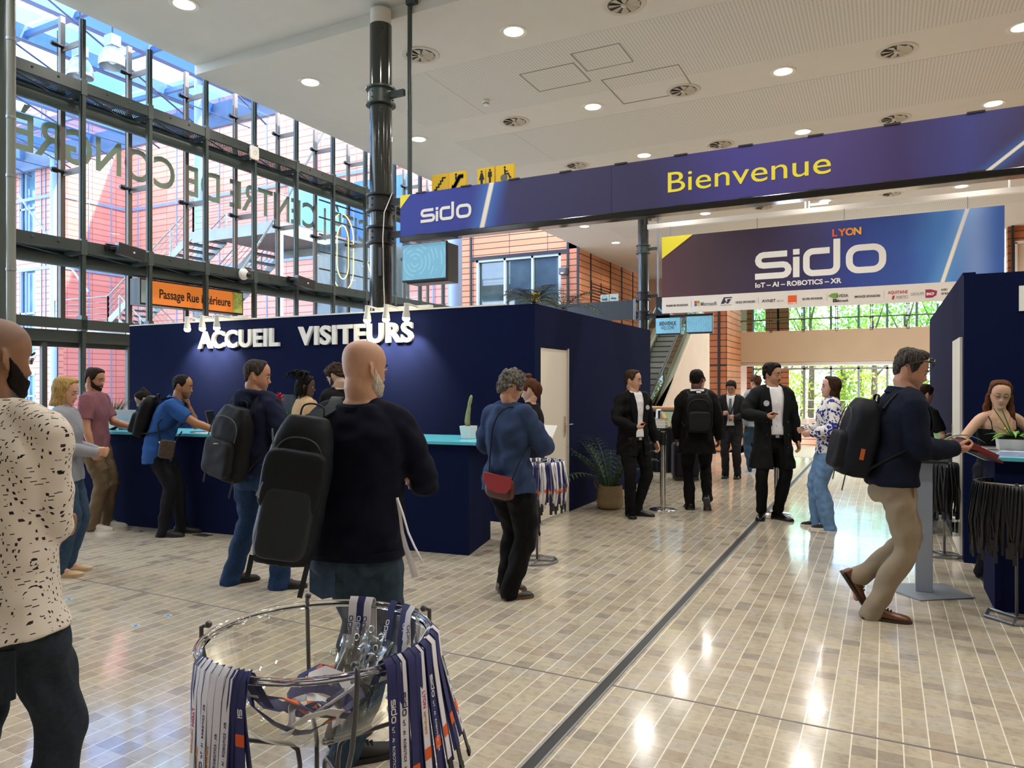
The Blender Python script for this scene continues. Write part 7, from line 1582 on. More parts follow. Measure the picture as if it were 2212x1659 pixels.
# front-left cluster
specs_ = [(224, .31, 'w', 'white lanyard at the left end of the front cluster on the bowl', .03, 2, .012), (228.5, .36, 'w', 'white lanyard with pink print, second in the front cluster', .05, -2, .004), (233, .30, 'w', 'white lanyard third in the front cluster, navy lettering upwards', .04, -1, 0.),
          (237.5, .34, 'w', 'white lanyard with long orange patch in the front cluster', .05, -2, -.014), (242, .37, 'w', 'white lanyard right of the orange-patched one, front cluster', .06, -1, -.012), (246.5, .33, 'w', 'white lanyard beside the navy one, right in the front cluster', .06, -1, -.008), (253, .16, 'n', 'short navy lanyard ending the front cluster on the bowl', .09, 1, .006), (221, .36, 'n', 'dark lanyard hanging behind the front cluster left end', .03, 0, .02), (249, .31, 'n', 'navy lanyard hanging lowest behind the front white ones', .05, 0, -.006)]
for a, d, c, lab, inn, tx, sk in specs_: lanyard(a, d, c, lab, inn, sk, txt=tx, lean=(.006 if c == 'w' else -.004), wob=.3 * math.sin(a))
# right cluster
specs_ = [(-44 + 0, .40, 'n', 'broad navy lanyard in front of the right cluster on the bowl', .05, 1, .0), (-38 + 0, .30, 'w', 'white lanyard just behind the front navy one on the right', .05, 1, -.006), (-32 + 0, .27, 'n', 'navy lanyard with orange patch in the right cluster', .07, 0, -.01), (-25 + 0, .25, 'w', 'white lanyard with orange patch middle of the right cluster', .06, 2, -.012), (-18 + 0, .24, 'n', 'navy lanyard between white ones in the right cluster', .05, 1, -.016), (-11 + 0, .23, 'w', 'white lanyard near the outer bulge of the right cluster', .06, 0, -.02), (-4 + 0, .22, 'n', 'navy lanyard at the outer side of the right cluster', .06, 0, -.02), (4 + 0, .21, 'w', 'white lanyard highest on the right cluster', .08, 1, -.02), (-41 + 0, .44, 'n', 'long navy lanyard hanging lowest on the right', .03, 0, .012), (-28 + 0, .33, 'n', 'dark lanyard with orange patch low on the right', .03, 0, -.004)]
for a, d, c, lab, inn, tx, sk in specs_: lanyard(a, d, c, lab, inn, sk, txt=tx, lean=.008 + .03 * max(0, (a + 34) / 36), wob=.6)
# back of the rim: they hang mostly inside
def inside(a, drop, col, label, hw=.0):
    m1 = M_LN if col == 'n' else M_LW; e = empty('lanyard', tuple(bpt(a, .24, BZ)), label, 'lanyard', 'lanyards over the bowl rim'); th = math.radians(a); R_, F_ = np.array([CS, SN, 0]), np.array([-SN, CS, 0]); rad = R_ * math.cos(th) + F_ * math.sin(th); tan = -R_ * math.sin(th) + F_ * math.cos(th)
    P = [bpt(a, .264, BZ - .10), bpt(a, .262, BZ - .01), bpt(a, .256, BZ + .012), bpt(a, .246, BZ + .018), bpt(a, .234, BZ + .004), bpt(a, .222, BZ - .06), bpt(a, .19, BZ - drop * .8) + tan * hw, bpt(a, .15, BZ - drop) + tan * hw]
    mb = MB(); mb.ribbon(P, .021, tan, .0009); mb.build('ribbon', m1, e, smooth=True, auto=40)
    q = P[6]; d = nrm(P[6] - P[5]); out = -nrm(np.cross(tan, d)); out = out if np.dot(out, rad) < 0 else -out
    mb = MB(); mb.obox(q + out * .0015, tan * .0105, d * .01, out * .0006); mb.build('orange_patch', M_LO, e)
    mb = MB(); mb.sweep([P[7], P[7] + d * .012, P[7] + d * .02 + tan * .006, P[7] + d * .03, P[7] + d * .02 - tan * .006, P[7] + d * .012], .0016, n=6); mb.build('metal_hook', M_CHROME, e)
    s = P[4] + out * .0016 + d * .075; u = -d; v = np.cross(out, u); sido(s - nrm(v) * .005, u, v, .0105, M_LT if col == 'n' else M_LTN, e, .0003)
for a, d, c, lab, h_ in ((84, .17, 'w', 'white lanyard over the back rim, left of the navy one', .0), (79, .19, 'n', 'navy lanyard over the back rim between two white ones', 0.), (74.5, .17, 'w', 'white lanyard over the back rim, right of the navy one', 0.), (57, .14, 'n', 'navy lanyard over the back right rim beside the wire', -.01), (46, .17, 'n', 'navy lanyard with orange patches on the back right rim', -.05), (41, .17, 'w', 'white lanyard with orange patch on the back right rim', -.05)): inside(a, d, c, lab, h_)
# loose ones lying in the bowl
g = np.random.default_rng(21)
for i in range(7):
    e = empty('lanyard', (BC[0], BC[1], BZ - .2), 'loose lanyard coiled on the bottom of the clear bowl', 'lanyard', 'lanyards lying in the bowl'); a0 = g.uniform(0, 2 * PI); r0 = g.uniform(.04, .09); c0 = np.array([BC[0] + g.uniform(-.04, .05), BC[1] + g.uniform(-.05, .05), 0]); pts = []; wd = []
    for k in range(16):
        a = a0 + k * .42; r = r0 * (1 + .35 * math.sin(k * .9 + i)); p = c0 + np.array([math.cos(a) * r, math.sin(a) * r, 0]); rr_ = math.hypot(p[0] - BC[0], p[1] - BC[1]); p[2] = BZ + np.interp(rr_, [0, .05, .098, .147, .186], [-.203, -.198, -.185, -.158, -.12]) + .012 + .022 * (1 + math.sin(k * .8 + i * 2)) + .006 * i; pts.append(p); wd.append((math.cos(a) * .8, math.sin(a) * .8, .6 + .5 * math.sin(k * .7)))
    mb = MB(); mb.ribbon(pts, .02, wd, .0009); mb.build('ribbon', M_LN if i % 3 else M_LW, e, smooth=True, auto=40)
    mb = MB(); mb.ribbon(pts[5:7], .0206, wd[5:7], .0013); mb.build('orange_patch', M_LO, e)
M_CLEAR = glass('clear vinyl pouch', '#f4f6f6', refl=.45, rough=.05, fres=1.5)
for i in range(7):
    e = empty('badge_pouch', (BC[0], BC[1], BZ - .1), 'clear plastic badge pouch leaning inside the bowl', 'badge pouch', 'clear pouches in the bowl'); a = (62, 50, 70, 38, 58, 80, 28)[i]; c = bpt(a, .15 - .012 * i, BZ - .09 - .008 * i); t_ = nrm(bpt(a + 90, 1, 0) - bpt(0, 0, 0) + g.normal(0, .25, 3)); up = nrm(bpt(a, .5, 1.0) - bpt(0, 0, 0) + g.normal(0, .1, 3)); nn = nrm(np.cross(t_, up)); up = np.cross(nn, t_)
    mb = MB()
    rings = [[c + t_ * x * .048 + up * (y * .065) + nn * (.004 * math.sin(3 * x + 2 * y + i)) for x in np.linspace(-1, 1, 7)] for y in np.linspace(-1, 1, 7)]
    mb.loft(rings, False, False); mb.build('pouch', M_CLEAR, e, smooth=True, solid=.0008); mb = MB(); mb.sweep([c + up * .062 + t_ * math.cos(q) * .008 + nn * .002 + up * math.sin(q) * .008 for q in np.linspace(0, 2 * PI, 11)], .0013, n=5); mb.build('metal_hook', M_CHROME, e)
# long white strap dangling from the bald man's hands
e = empty('lanyard', tuple(P10.W((.25, .25, 1.0))), 'white lanyard dangling from the hands of the bald man', 'lanyard')
pp = [np.array([*at(px, 2.95), zz(py, 2.95)]) for px, py in ((858, 1075), (864, 1110), (869, 1150), (876, 1180), (888, 1215), (897, 1247))]
mb = MB(); mb.ribbon(pp, [.012, .012, .014, .02, .024, .026], np.array([CS, SN, 0]) * .9 + np.array([0, 0, .3])); mb.build('ribbon', M_LW, e, smooth=True)
mb = MB(); mb.ribbon([p + np.array([.012 * CS, .012 * SN, .0]) * k for k, p in enumerate(pp)][:5], .012, np.array([CS, SN, 0]) * .5 + np.array([-SN, CS, 0])); mb.build('back_ribbon', M_LW, e, smooth=True)
# ------------------------------------------------------------------ racks with lanyards
def rack(px, d, h, r, br, label, sides=6, rot=0.):
    x, y = at(px, d); e = empty('lanyard_rack', (x, y, 0), label, 'rack'); mb = MB(); mb.tube((x, y, .02), (x, y, h), .011, n=10); mb.build('pole', M_WIRE, e, smooth=True, auto=40)
    for z, q in ((h, r), (h - .03, r * .5)): mb = MB(); mb.sweep([(x + q * math.cos(a), y + q * math.sin(a), z) for a in np.linspace(0, 2 * PI, 33)], .006, n=8); mb.build('ring', M_CHROME, e, smooth=True)
    mb = MB(); [mb.tube((x, y, h - .01), (x + r * math.cos(a), y + r * math.sin(a), h), .004, n=6) for a in np.arange(4) * PI / 2]; mb.build('spokes', M_CHROME, e)
    mb = MB(); P = [(x + br * math.cos(a + rot), y + br * math.sin(a + rot), .012) for a in np.linspace(0, 2 * PI, sides + 1)]
    for a, b2 in zip(P[:-1], P[1:]): mb.tube(a, b2, .009, n=8)
    for a in P[:-1:2]: mb.tube((x, y, .012), a, .009, n=8)
    mb.build('base_frame', mat('grey wire base', '#8c8f93', .35, .7), e, smooth=True, auto=40); return x, y
def rack_lanyard(x, y, h, r, cols, label, group, drop, k, black=False):
    m1, m2 = cols; e = empty('lanyard', (x, y, h), label, 'lanyard', group); w = .017; g = np.random.default_rng(k)
    q = [0, g.normal(0, .012), g.normal(0, .02)]
    P = [(r - .02, q[1], -drop * .8), (r - .016, 0, -.03), (r - .008, 0, .008), (r + .008, 0, .008), (r + .018, q[0], -.04), (r + .03 + .02 * g.random(), q[1], -drop * .55), (r + .024, q[2], -drop)]
    P = [np.array([x + a, y + b2, h + c]) for a, b2, c in P]
    mb = MB(); mb.ribbon(P, w, (.3, 1, 0), .001); mb.build('ribbon', m1, e, smooth=True)
    mb = MB(); mb.ribbon([p + np.array([-.004, .014, .002]) * (1 + .4 * i) for i, p in enumerate(P[2:])], w, (-.4, 1, 0), .001); mb.build('back_ribbon', m2, e, smooth=True)
    c = P[-1]; mb = MB(); mb.box(c[0] - .004, c[0] + .004, c[1] - .011, c[1] + .013, c[2] - .05, c[2] + .02); mb.build('black_end', M_LB, e)
    if not black: c = P[5]; mb = MB(); mb.obox(c + (.003, 0, -.03), (.001, 0, 0), (0, w * .55, 0), (0, 0, .014)); mb.build('orange_patch', M_LO, e)
    return e
def ring_of(x, y, h, r, protos, n, seed, a0=0, a1=2 * PI):
    g = np.random.default_rng(seed); first = {}
    for i in range(n):
        k = i % len(protos); a = a0 + (a1 - a0) * (i + g.uniform(-.3, .3)) / n
        c = protos[k] if k not in first else copy_tree(protos[k]); first[k] = 1
        c.rotation_euler = (0, 0, a)
rx, ry = rack(1160, 6.55, .90, .235, .19, 'wire rack full of navy and white lanyards beside the white booth door', 8, .2)
pr = [rack_lanyard(rx, ry, .90, .235, ((M_LN, M_LN), (M_LW, M_LW), (M_LW, M_LN))[k % 3], 'navy or white lanyard hanging on the rack beside the booth door', 'lanyards on the rack by the booth door', .36 + .03 * (k % 2), 40 + k) for k in range(6)]
ring_of(rx, ry, .9, .235, pr, 44, 5)
rx, ry = rack(2196, 4.95, .92, .24, .20, 'wire rack of black lanyards before the right counter', 6, .3)
pr = [rack_lanyard(rx, ry, .92, .24, (M_LB, mat('black ribbon', '#16171b', .7)), 'black lanyard hanging on the rack before the right counter', 'black lanyards on the rack before the counter', .38 + .04 * (k % 3), 60 + k, True) for k in range(5)]
ring_of(rx, ry, .92, .24, pr, 84, 6)
rx, ry = rack(2040, 6.75, .86, .10, .16, 'rack of black lanyards with clear pouches behind the grey post', 6)
pr = [rack_lanyard(rx, ry, .86, .10, (M_LB, M_LB), 'black lanyard with clear pouch on the rack behind the grey post', 'pouch lanyards behind the grey post', .45, 80 + k, True) for k in range(4)]
for q in pr:
    l = Vector(q.location); mb = MB(); c = np.array([rx + .13, ry, .86 - .45 - .10]); mb.box(c[0] - .003, c[0] + .003, c[1] - .045, c[1] + .045, c[2] - .1, c[2] + .03); mb.build('clear_pouch', M_CLEAR, q)
ring_of(rx, ry, .86, .10, pr, 20, 7)
# ------------------------------------------------------------------ barrier posts, suitcase, book table
def stanchion(px, d, label):
    x, y = at(px, d); e = empty('barrier_post', (x, y, 0), label, 'barrier post', 'chrome barrier posts')
    mb = MB(); mb.lathe((x, y, 0), [(.001, .022), (.08, .02), (.165, .008), (.175, .0), (.001, 0)], 40); mb.build('base', M_CHROME, e, smooth=True, auto=40)
    mb = MB(); mb.tube((x, y, .015), (x, y, .82), .036, n=24); mb.build('tube', M_CHROME, e, smooth=True, auto=40); mb = MB(); mb.tube((x, y, .82), (x, y, .985), .038, n=24); mb.box(x - .045, x + .045, y - .02, y + .02, .9, .96); mb.build('belt_head', M_BLACK, e, smooth=True, auto=40); mb = MB(); mb.tube((x, y, .985), (x, y, 1.0), .039, n=24); mb.build('cap', M_CHROME, e, smooth=True, auto=40)
stanchion(1432, 9.25, 'chrome barrier post beside the goateed man in the suit'); stanchion(1679, 8.95, 'chrome barrier post behind the trench coat wearer')
x, y = at(1480, 12.1); e = empty('suitcase', (x, y, 0), 'dark upright trolley suitcase beside the book table', 'suitcase')
R_, F_ = np.array([CS, SN, 0]), np.array([-SN, CS, 0]); c = np.array([x, y, 0])
mb = MB(); mb.rbox(c + (0, 0, .335), R_ * .21, F_ * .12, (0, 0, .29), .18); mb.build('shell', M_NV2 if 'M_NV2' in globals() else cloth('dark blue nylon', '#1a1b26', .6), e, smooth=True)
mb = MB(); mb.rbox(c + (0, 0, .28) - F_ * .12, R_ * .17, F_ * .03, (0, 0, .2), .2); mb.build('front_pocket', cloth('dark blue nylon', '#1a1b26', .6), e, smooth=True)
mb = MB(); mb.sweep([c - F_ * .135 + R_ * (.1 + .022 * math.cos(a)) + np.array([0, 0, .55 + .022 * math.sin(a)]) for a in np.linspace(0, 2 * PI, 17)], .004, n=6); mb.build('round_logo', M_GALV, e)
mb = MB(); mb.obox(c - F_ * .155 - R_ * .06 + (0, 0, .47), R_ * .009, F_ * .002, (0, 0, .026)); mb.build('white_tab', M_WHITE, e)
mb = MB(); mb.sweep([c + R_ * a + np.array([0, 0, z]) for a, z in ((-.07, .615), (-.06, .65), (.06, .65), (.07, .615))], .01, n=8); mb.tube(c + R_ * .09 + F_ * .08 + (0, 0, .6), c + R_ * .09 + F_ * .08 + (0, 0, .75), .009); mb.build('handle', M_BLACK, e, smooth=True)
for sg in (1, -1): mb = MB(); mb.sweep([c + R_ * .16 * sg + F_ * (.08 + k) + np.array([0, 0, .04]) for k in (-.015, .015)], .035, n=16); mb.build('wheel', M_BLACK, e, smooth=True, auto=40)
mb = MB(); mb.obox(c - F_ * .1 + (0, 0, .03), R_ * .2, F_ * .012, (0, 0, .03)); mb.build('foot_bar', M_DARK, e)
TY = 12.9; xa, xb = at_y(1402, TY)[0], at_y(1500, TY)[0]
e = empty('book_table', (xa, TY, 0), 'table under a black cloth carrying books beside the navy booth', 'table')
mb = MB(); rings = []
for k in range(41):
    x = xa + (xb - xa) * k / 40; rings.append([(x, TY + .012 * math.sin(k * 1.4), .01), (x, TY, .80), (x, TY + .7, .80), (x, TY + .7, .01)])
mb.loft(rings); mb.build('black_cloth', M_BLKC, e)
mb = MB(); mb.box(xa + .02, xb - .02, TY + .02, TY + .68, .76, .797); mb.build('table_board', M_WHITE, e)
g = np.random.default_rng(9); bc = ['#3a1420', '#e8e4dc', '#c9a24a', '#2b2f4a', '#8c8f92', '#d9d0c0', '#5a1f2c', '#e6dccb']
M_PAGE = mat('book pages', '#e4dfd2', .8); M_BK = [mat('book cover ' + 'abcdefgh'[i], c, .5) for i, c in enumerate(bc)]
def book(p, w, dp, h, m, label, up=False, tilt=0., grp_='books on the black table'):
    e = empty('book', tuple(p), label, 'book', grp_); p = np.array(p, float); t = math.radians(tilt); ux, uz = np.array([math.cos(t), 0, math.sin(t)]), np.array([-math.sin(t), 0, math.cos(t)])
    mb = MB(); mb.obox(p + uz * h / 2, ux * (w / 2 - .004), (0, dp / 2 - .004, 0), uz * (h / 2 - .003)); mb.build('pages', M_PAGE, e)
    mb = MB()
    if up: mb.obox(p + uz * h / 2 - ux * w / 2, ux * .003, (0, dp / 2, 0), uz * h / 2); mb.obox(p + uz * h / 2 + ux * w / 2, ux * .003, (0, dp / 2, 0), uz * h / 2); mb.obox(p + uz * h / 2 - np.array([0, dp / 2, 0]), ux * w / 2, (0, .003, 0), uz * h / 2)
    else: mb.obox(p + uz * h, ux * w / 2, (0, dp / 2, 0), uz * .003); mb.obox(p + uz * .003, ux * w / 2, (0, dp / 2, 0), uz * .003)
    mb.build('cover', m, e)
for i in range(6): book((xa + .20, TY + .15, .80 + .028 * i), .17 + .01 * (i % 2), .2, .027, M_BK[(i * 3 + 1) % 8], 'flat book in the left stack on the black table')
for i in range(5): book((xa + .48, TY + .16, .80 + .026 * i), .2, .2, .025, M_BK[(0, 6, 0, 6, 0)[i]], 'dark red book in the flat stack on the black table')
for i in range(4): book((xb - .12, TY + .16, .80 + .022 * i), .18, .2, .021, M_BK[(1, 7, 5, 1)[i]], 'pale book in the right stack on the black table')
for i, (dx, t) in enumerate(((.03, -3), (.09, 2), (.15, 12), (.22, 22))): book((xa + dx + .02, TY + .4, .80), .035, .2, .33 - .02 * i, M_BK[(1, 3, 4, 2)[i]], ('upright white book at the left of the black table', 'upright navy book at the left of the black table', 'grey book leaning on the black table', 'yellow book leaning furthest on the black table')[i], True, t)
for i, dx in enumerate((.40, .52, .62)): book((xa + dx, TY + .42, .80), .10, .06, .25 - .02 * i, M_BK[(6, 7, 5)[i]], ('dark red display book standing on the black table', 'cream display book standing on the black table', 'pale display book standing at the right of the black table')[i], True, 0)
e = empty('wooden_rail', (xa, TY + 1.3, 0), 'light wooden rail with glass behind the book table', 'railing'); xl, xr = at_y(1392, TY + 1.3)[0] - .5, at_y(1530, TY + 1.3)[0]
mb = MB(); mb.tube((xl, TY + 1.3, 1.13), (xr, TY + 1.3, 1.13), .03, n=10); mb.build('rail', MATS['light wood rail'], e, smooth=True, auto=40); mb = MB(); mb.box(xl, xr, TY + 1.3, TY + 1.312, .15, 1.05); mb.build('glass_panel', M_GLASSG, e); mb = MB(); [mb.box(x - .02, x + .02, TY + 1.28, TY + 1.33, 0, 1.12) for x in np.linspace(xl, xr, 4)]; mb.build('post', M_GALV, e)
# ------------------------------------------------------------------ plants
M_PALM = mat('palm green', '#3a5228', .5, noise=.3, nscale=12); M_GRN = mat('fresh leaf green', '#5d8a2c', .4, noise=.2, nscale=9); M_GRN2 = mat('deep leaf green', '#3c6428', .4, noise=.2, nscale=9); M_SOIL = mat('dark soil', '#2a211a', .95)
def blade(mb, p, d, L, w, droop, m=9, fold=.25, tw=0.):
    d = nrm(d); side = nrm(np.cross(d, (0, 0, 1))) if abs(d[2]) < .98 else np.array([1., 0, 0]); pts = []; q = np.array(p, float); dd = d.copy()
    rings = []
    for i in range(m + 1):
        t = i / m; ww = w * (math.sin(PI * min(1, .12 + t * .88)) ** .7) * (1 - t ** 5 * .9) + .0008; nn = nrm(np.cross(side, dd)); rings.append([q - side * ww / 2 + nn * ww * fold, q, q + side * ww / 2 + nn * ww * fold]); dd = nrm(dd - np.array([0, 0, droop / m])); q = q + dd * L / m
    mb.loft(rings, False, False)
def palm_frond(mb, p, d, L, droop, n=16, ll=.24, lw=.016):
    d = nrm(d); q = np.array(p, float); dd = d.copy(); pts = []
    for i in range(15): pts.append((q.copy(), dd.copy())); dd = nrm(dd - np.array([0, 0, droop / 14])); q = q + dd * L / 14
    mb.sweep([a for a, _ in pts], list(np.linspace(.007, .002, 15)), n=5)
    for i in range(3, 15):
        a, t = pts[i]; s = nrm(np.cross(t, (0, 0, 1)));
        for k in (0,):
            for sg in (1, -1): blade(mb, a + t * L / 14 * k, t * .55 + s * sg * .95 + np.array([0, 0, .15]), ll * (.55 + .45 * math.sin(PI * i / 15)), lw, .55, 4, .1)
x, y = at(1318, 9.35); e = empty('potted_palm', (x, y, 0), 'areca palm in a woven basket against the navy booth', 'plant')
mb = MB(); mb.lathe((x, y, 0), [(.13, 0), (.165, .03), (.175, .1), (.165, .14), (.172, .15), (.165, .22), (.15, .30), (.142, .30), (.15, .2), (.001, .2)], 40); mb.build('basket', mat('woven seagrass', '#a08c68', .9, noise=.3, nscale=60, bump=.8, bscale=90, bdist=.01, stretch=(1, 1, 3)), e, smooth=True, auto=50)
mb = MB(); mb.sweep([(x - .16, y - .04, .24), (x - .2, y - .05, .32), (x - .18, y - .05, .37), (x - .13, y - .04, .28)], .01, n=8); mb.build('basket_handle', MATS['woven seagrass'], e, smooth=True); mb = MB(); mb.tube((x, y, .2), (x, y, .25), .15, n=24); mb.build('soil', M_SOIL, e)
g = np.random.default_rng(4)
for i in range(22):
    a = i * 2.4 + g.uniform(-.3, .3); v = g.uniform(.6, 2.2); mb = MB(); palm_frond(mb, (x + .04 * math.cos(a), y + .04 * math.sin(a), .22), (math.cos(a) * .55, math.sin(a) * .55 - .12, v), g.uniform(.62, 1.0), g.uniform(.9, 1.9), ll=.2, lw=.013); mb.build('frond', M_PALM, e)
def big_palm(px, Y, z, label, n, L, seed, lw=.028):
    x, t_ = at_y(px, Y); e = empty('tall_palm', (x, Y, 0), label, 'plant', 'palms behind the booth'); g = np.random.default_rng(seed); mb = MB(); mb.sweep([(x, Y, 0), (x + .05, Y, z)], [.13, .09], n=12); mb.build('trunk', mat('palm trunk', '#6b5a44', .9, noise=.3, nscale=20), e, smooth=True)
    mb = MB(); mb.tube((x, Y, 0), (x, Y, .5), .4, n=24); mb.build('planter', M_CHAR, e)
    for i in range(n): a = i * 2.4; mb = MB(); palm_frond(mb, (x, Y, z), (math.cos(a), math.sin(a), g.uniform(.5, 2.2)), L * g.uniform(.8, 1.1), g.uniform(.7, 1.5), ll=L * .36, lw=lw); mb.build('frond', mat('dark palm green', '#2c3a26', .6, noise=.3, nscale=6), e)
big_palm(1152, 15.5, 3.5, 'bushy dark palm peeking over the booth wall, left one', 24, .75, 2); big_palm(1216, 17.5, 3.55, 'drooping palm peeking over the booth corner, right one', 14, 1.1, 8)
CZT = 1.063
def on_counter(px, q=.3):
    """point on the left counter top seen in column px"""
    o = CA + CNn * q; xc = (px - CX) / FPX; r = np.array([-SN + xc * CS, CS + xc * SN]); M2 = np.array([[r[0], -CD[0]], [r[1], -CD[1]]]); t, s = np.linalg.solve(M2, o); return r * t
def pot_plant(name, x, y, z, label, pot_m, kind, s=1.0):
    e = empty(name, (x, y, z), label, 'plant')
    if kind == 'cactus':
        mb = MB(); rings = [[(x + a * w, y + b2 * w, z + h) for a, b2 in ((1, 1), (-1, 1), (-1, -1), (1, -1))] for w, h in ((.052, 0), (.066, .125), (.060, .125), (.056, .1))]; mb.loft(rings); mb.build('pot', pot_m, e, bevel=.006)
        mb = MB(); mb.box(x - .055, x + .055, y - .055, y + .055, z + .09, z + .105); mb.build('soil', M_SOIL, e)
        mb = MB(); rings = []
        for p, r in (((-.0, 0, .09), .022), ((-.012, 0, .17), .024), ((-.004, .0, .24), .021), ((.006, 0, .30), .017), ((.008, 0, .32), .014), ((.018, 0, .36), .017), ((.03, 0, .41), .014), ((.034, 0, .43), .006)): rings.append([(x + p[0] + r * (1 + .22 * math.cos(5 * a)) * math.cos(a), y + r * (1 + .22 * math.cos(5 * a)) * math.sin(a), z + p[2]) for a in np.linspace(0, 2 * PI, 31)[:-1]])
        mb.loft(rings); mb.build('cactus_stem', mat('pale cactus green', '#8f9a68', .6, noise=.25, nscale=30), e, smooth=True); return e
    if kind == 'brom':
        mb = MB(); mb.lathe((x, y, z), [(.045, 0), (.06, .11), (.063, .115), (.056, .115), (.052, .09), (.001, .09)], 24); mb.build('pot', pot_m, e, smooth=True, auto=40)
        for i in range(13): a = i * 2.4; mb = MB(); blade(mb, (x, y, z + .09), (math.cos(a) * .6, math.sin(a) * .6, 1.), .30 * s, .045, 1.2); mb.build('leaf', M_GRN, e, smooth=True)
        mb = MB(); mb.tube((x, y, z + .09), (x, y, z + .42), .008, n=8); mb.build('flower_stem', M_GRN, e)
        for i in range(16): a = i * 2.4; k = i / 16; mb = MB(); blade(mb, (x, y, z + .30 + .11 * k), (math.cos(a), math.sin(a), .25 + 1.2 * k), .11 * (1 - .45 * k), .032, .1, 6); mb.build('bract', mat('crimson bract', '#b3122c', .4), e, smooth=True)
        return e
    if kind == 'grass':
        mb = MB(); mb.lathe((x, y, z), [(.05, 0), (.06, .1), (.055, .1), (.001, .09)], 20); mb.build('pot', pot_m, e, smooth=True, auto=40); g = np.random.default_rng(6); mb = MB()
        for i in range(70): a = g.uniform(0, 2 * PI); blade(mb, (x + .03 * math.cos(a), y + .03 * math.sin(a), z + .08), (math.cos(a) * .35, math.sin(a) * .35, 1), g.uniform(.22, .36), .012, g.uniform(.2, 1.0), 5)
        mb.build('leaves', M_GRN2, e); return e
    mb = MB(); rings = [[(x + a * w, y + b2 * w * .8, z + h) for a, b2 in ((1, 1), (-1, 1), (-1, -1), (1, -1))] for w, h in ((.095, 0), (.105, .11), (.098, .11), (.095, .095))]; mb.loft(rings); mb.build('pot', pot_m, e, bevel=.005); mb = MB(); mb.box(x - .097, x + .097, y - .075, y + .075, z + .09, z + .118); mb.build('soil', M_SOIL, e)
    g = np.random.default_rng(12)
    for i in range(13): a = i * 2.4 + .4; mb = MB(); blade(mb, (x, y, z + .10), (math.cos(a) * .8, math.sin(a) * .8, g.uniform(.5, 1.3)), g.uniform(.16, .27) * s, .052, g.uniform(.7, 2.0), 9, .15); mb.build('leaf', M_GRN, e, smooth=True)
    for dx in (-.10, -.06): mb = MB(); mb.sweep([(x, y, z + .1), (x + dx * .5, y, z + .2), (x + dx * 1.2, y + .02, z + .33)], .004, n=6); mb.build('flower_stem', M_GRN2, e)
    return e
p = on_counter(1012, .35); pot_plant('cactus_plant', p[0], p[1], CZT, 'tall thin cactus in a white square pot at the counter end', mat('white ceramic', '#e2e2de', .25), 'cactus')
p = on_counter(612, .62); pot_plant('bromeliad', on_counter(604, .3)[0], on_counter(604, .3)[1], CZT, 'red-flowered bromeliad in a dark red pot on the counter', mat('dark red pot', '#6e1428', .3), 'brom', 1.0)
p = on_counter(243, .42); pot_plant('grass_plant', p[0], p[1], CZT, 'grassy green plant at the left end of the counter', M_WHITE, 'grass')
x, y = at_y(2190, 6.38)[0], 6.38; pot_plant('potted_plant', x, y, 1.09, 'broad-leaved plant in a white pot on the right counter', mat('white ceramic', '#e2e2de', .25), 'leafy', 1.0)
# ------------------------------------------------------------------ things on the counters
def laptop(px, q, label, w=.33, ang=14, ypx=None, c='#a9adb2', screen=False, turn=0.):
    p = on_counter(px, q); e = empty('laptop', (p[0], p[1], CZT), label, 'laptop'); t = math.radians(turn); ux = np.array([*(-CD), 0]); uy = np.array([*CNn, 0]); ux, uy = ux * math.cos(t) + uy * math.sin(t), uy * math.cos(t) - ux * math.sin(t); o = np.array([p[0], p[1], CZT])
    m = mat('aluminium ' + c, c, .35, .6); mb = MB(); mb.obox(o + uy * .12 + (0, 0, .008), ux * w / 2, uy * .115, (0, 0, .007)); mb.build('base', m, e, bevel=.003)
    a = math.radians(ang); up = np.array([0, 0, 1]) * math.cos(a) - uy * math.sin(a); nn = np.cross(ux, up); mb = MB(); mb.obox(o + up * .115 + (0, 0, .016), ux * w / 2, up * .112, nn * .004); l = mb.build('lid', m, e, bevel=.003)
    mb = MB(); mb.obox(o + up * .115 + (0, 0, .016) + uy * .006, ux * w * .47, up * .104, nn * .001); mb.build('display', M_BLACK, l)
    s = .0; co = o + up * .11 + (0, 0, .016) - nn * .0046 * (1 if np.dot(nn, uy) > 0 else -1); u_ = ux; write('HUAWEI', co - ux * .022, ux, up, .014, M_GALV, l, 'logo', .0003, width=.045) if not turn else None
    return e
laptop(278, .25, 'open silver laptop seen from behind on the counter left part', .34); laptop(462, .35, 'open grey laptop beside the navy hoodie on the counter', .32, turn=-62, c='#6f7276')
p = on_counter(632, .45); e = empty('counter_monitor', (p[0], p[1], CZT), 'dark grey curved monitor back beside the bromeliad', 'monitor'); ux = np.array([*(-CD), 0]); uy = np.array([*CNn, 0]); o = np.array([p[0], p[1], CZT])
mb = MB(); rings = []
for k in range(13): a = (k - 6) / 6; rings.append([o + ux * a * .2 + uy * (.05 * a * a + q) + np.array([0, 0, z]) for q, z in ((0, .13), (0, .42), (.02, .42), (.02, .13))])
mb.loft(rings); mb.build('back_shell', mat('slate plastic', '#3d4a55', .3), e, smooth=True, auto=40); mb = MB(); mb.obox(o + (0, 0, .08), ux * .03, uy * .015, (0, 0, .08)); mb.obox(o + (0, 0, .006), ux * .11, uy * .07, (0, 0, .006)); mb.build('stand', M_BLACK, e)
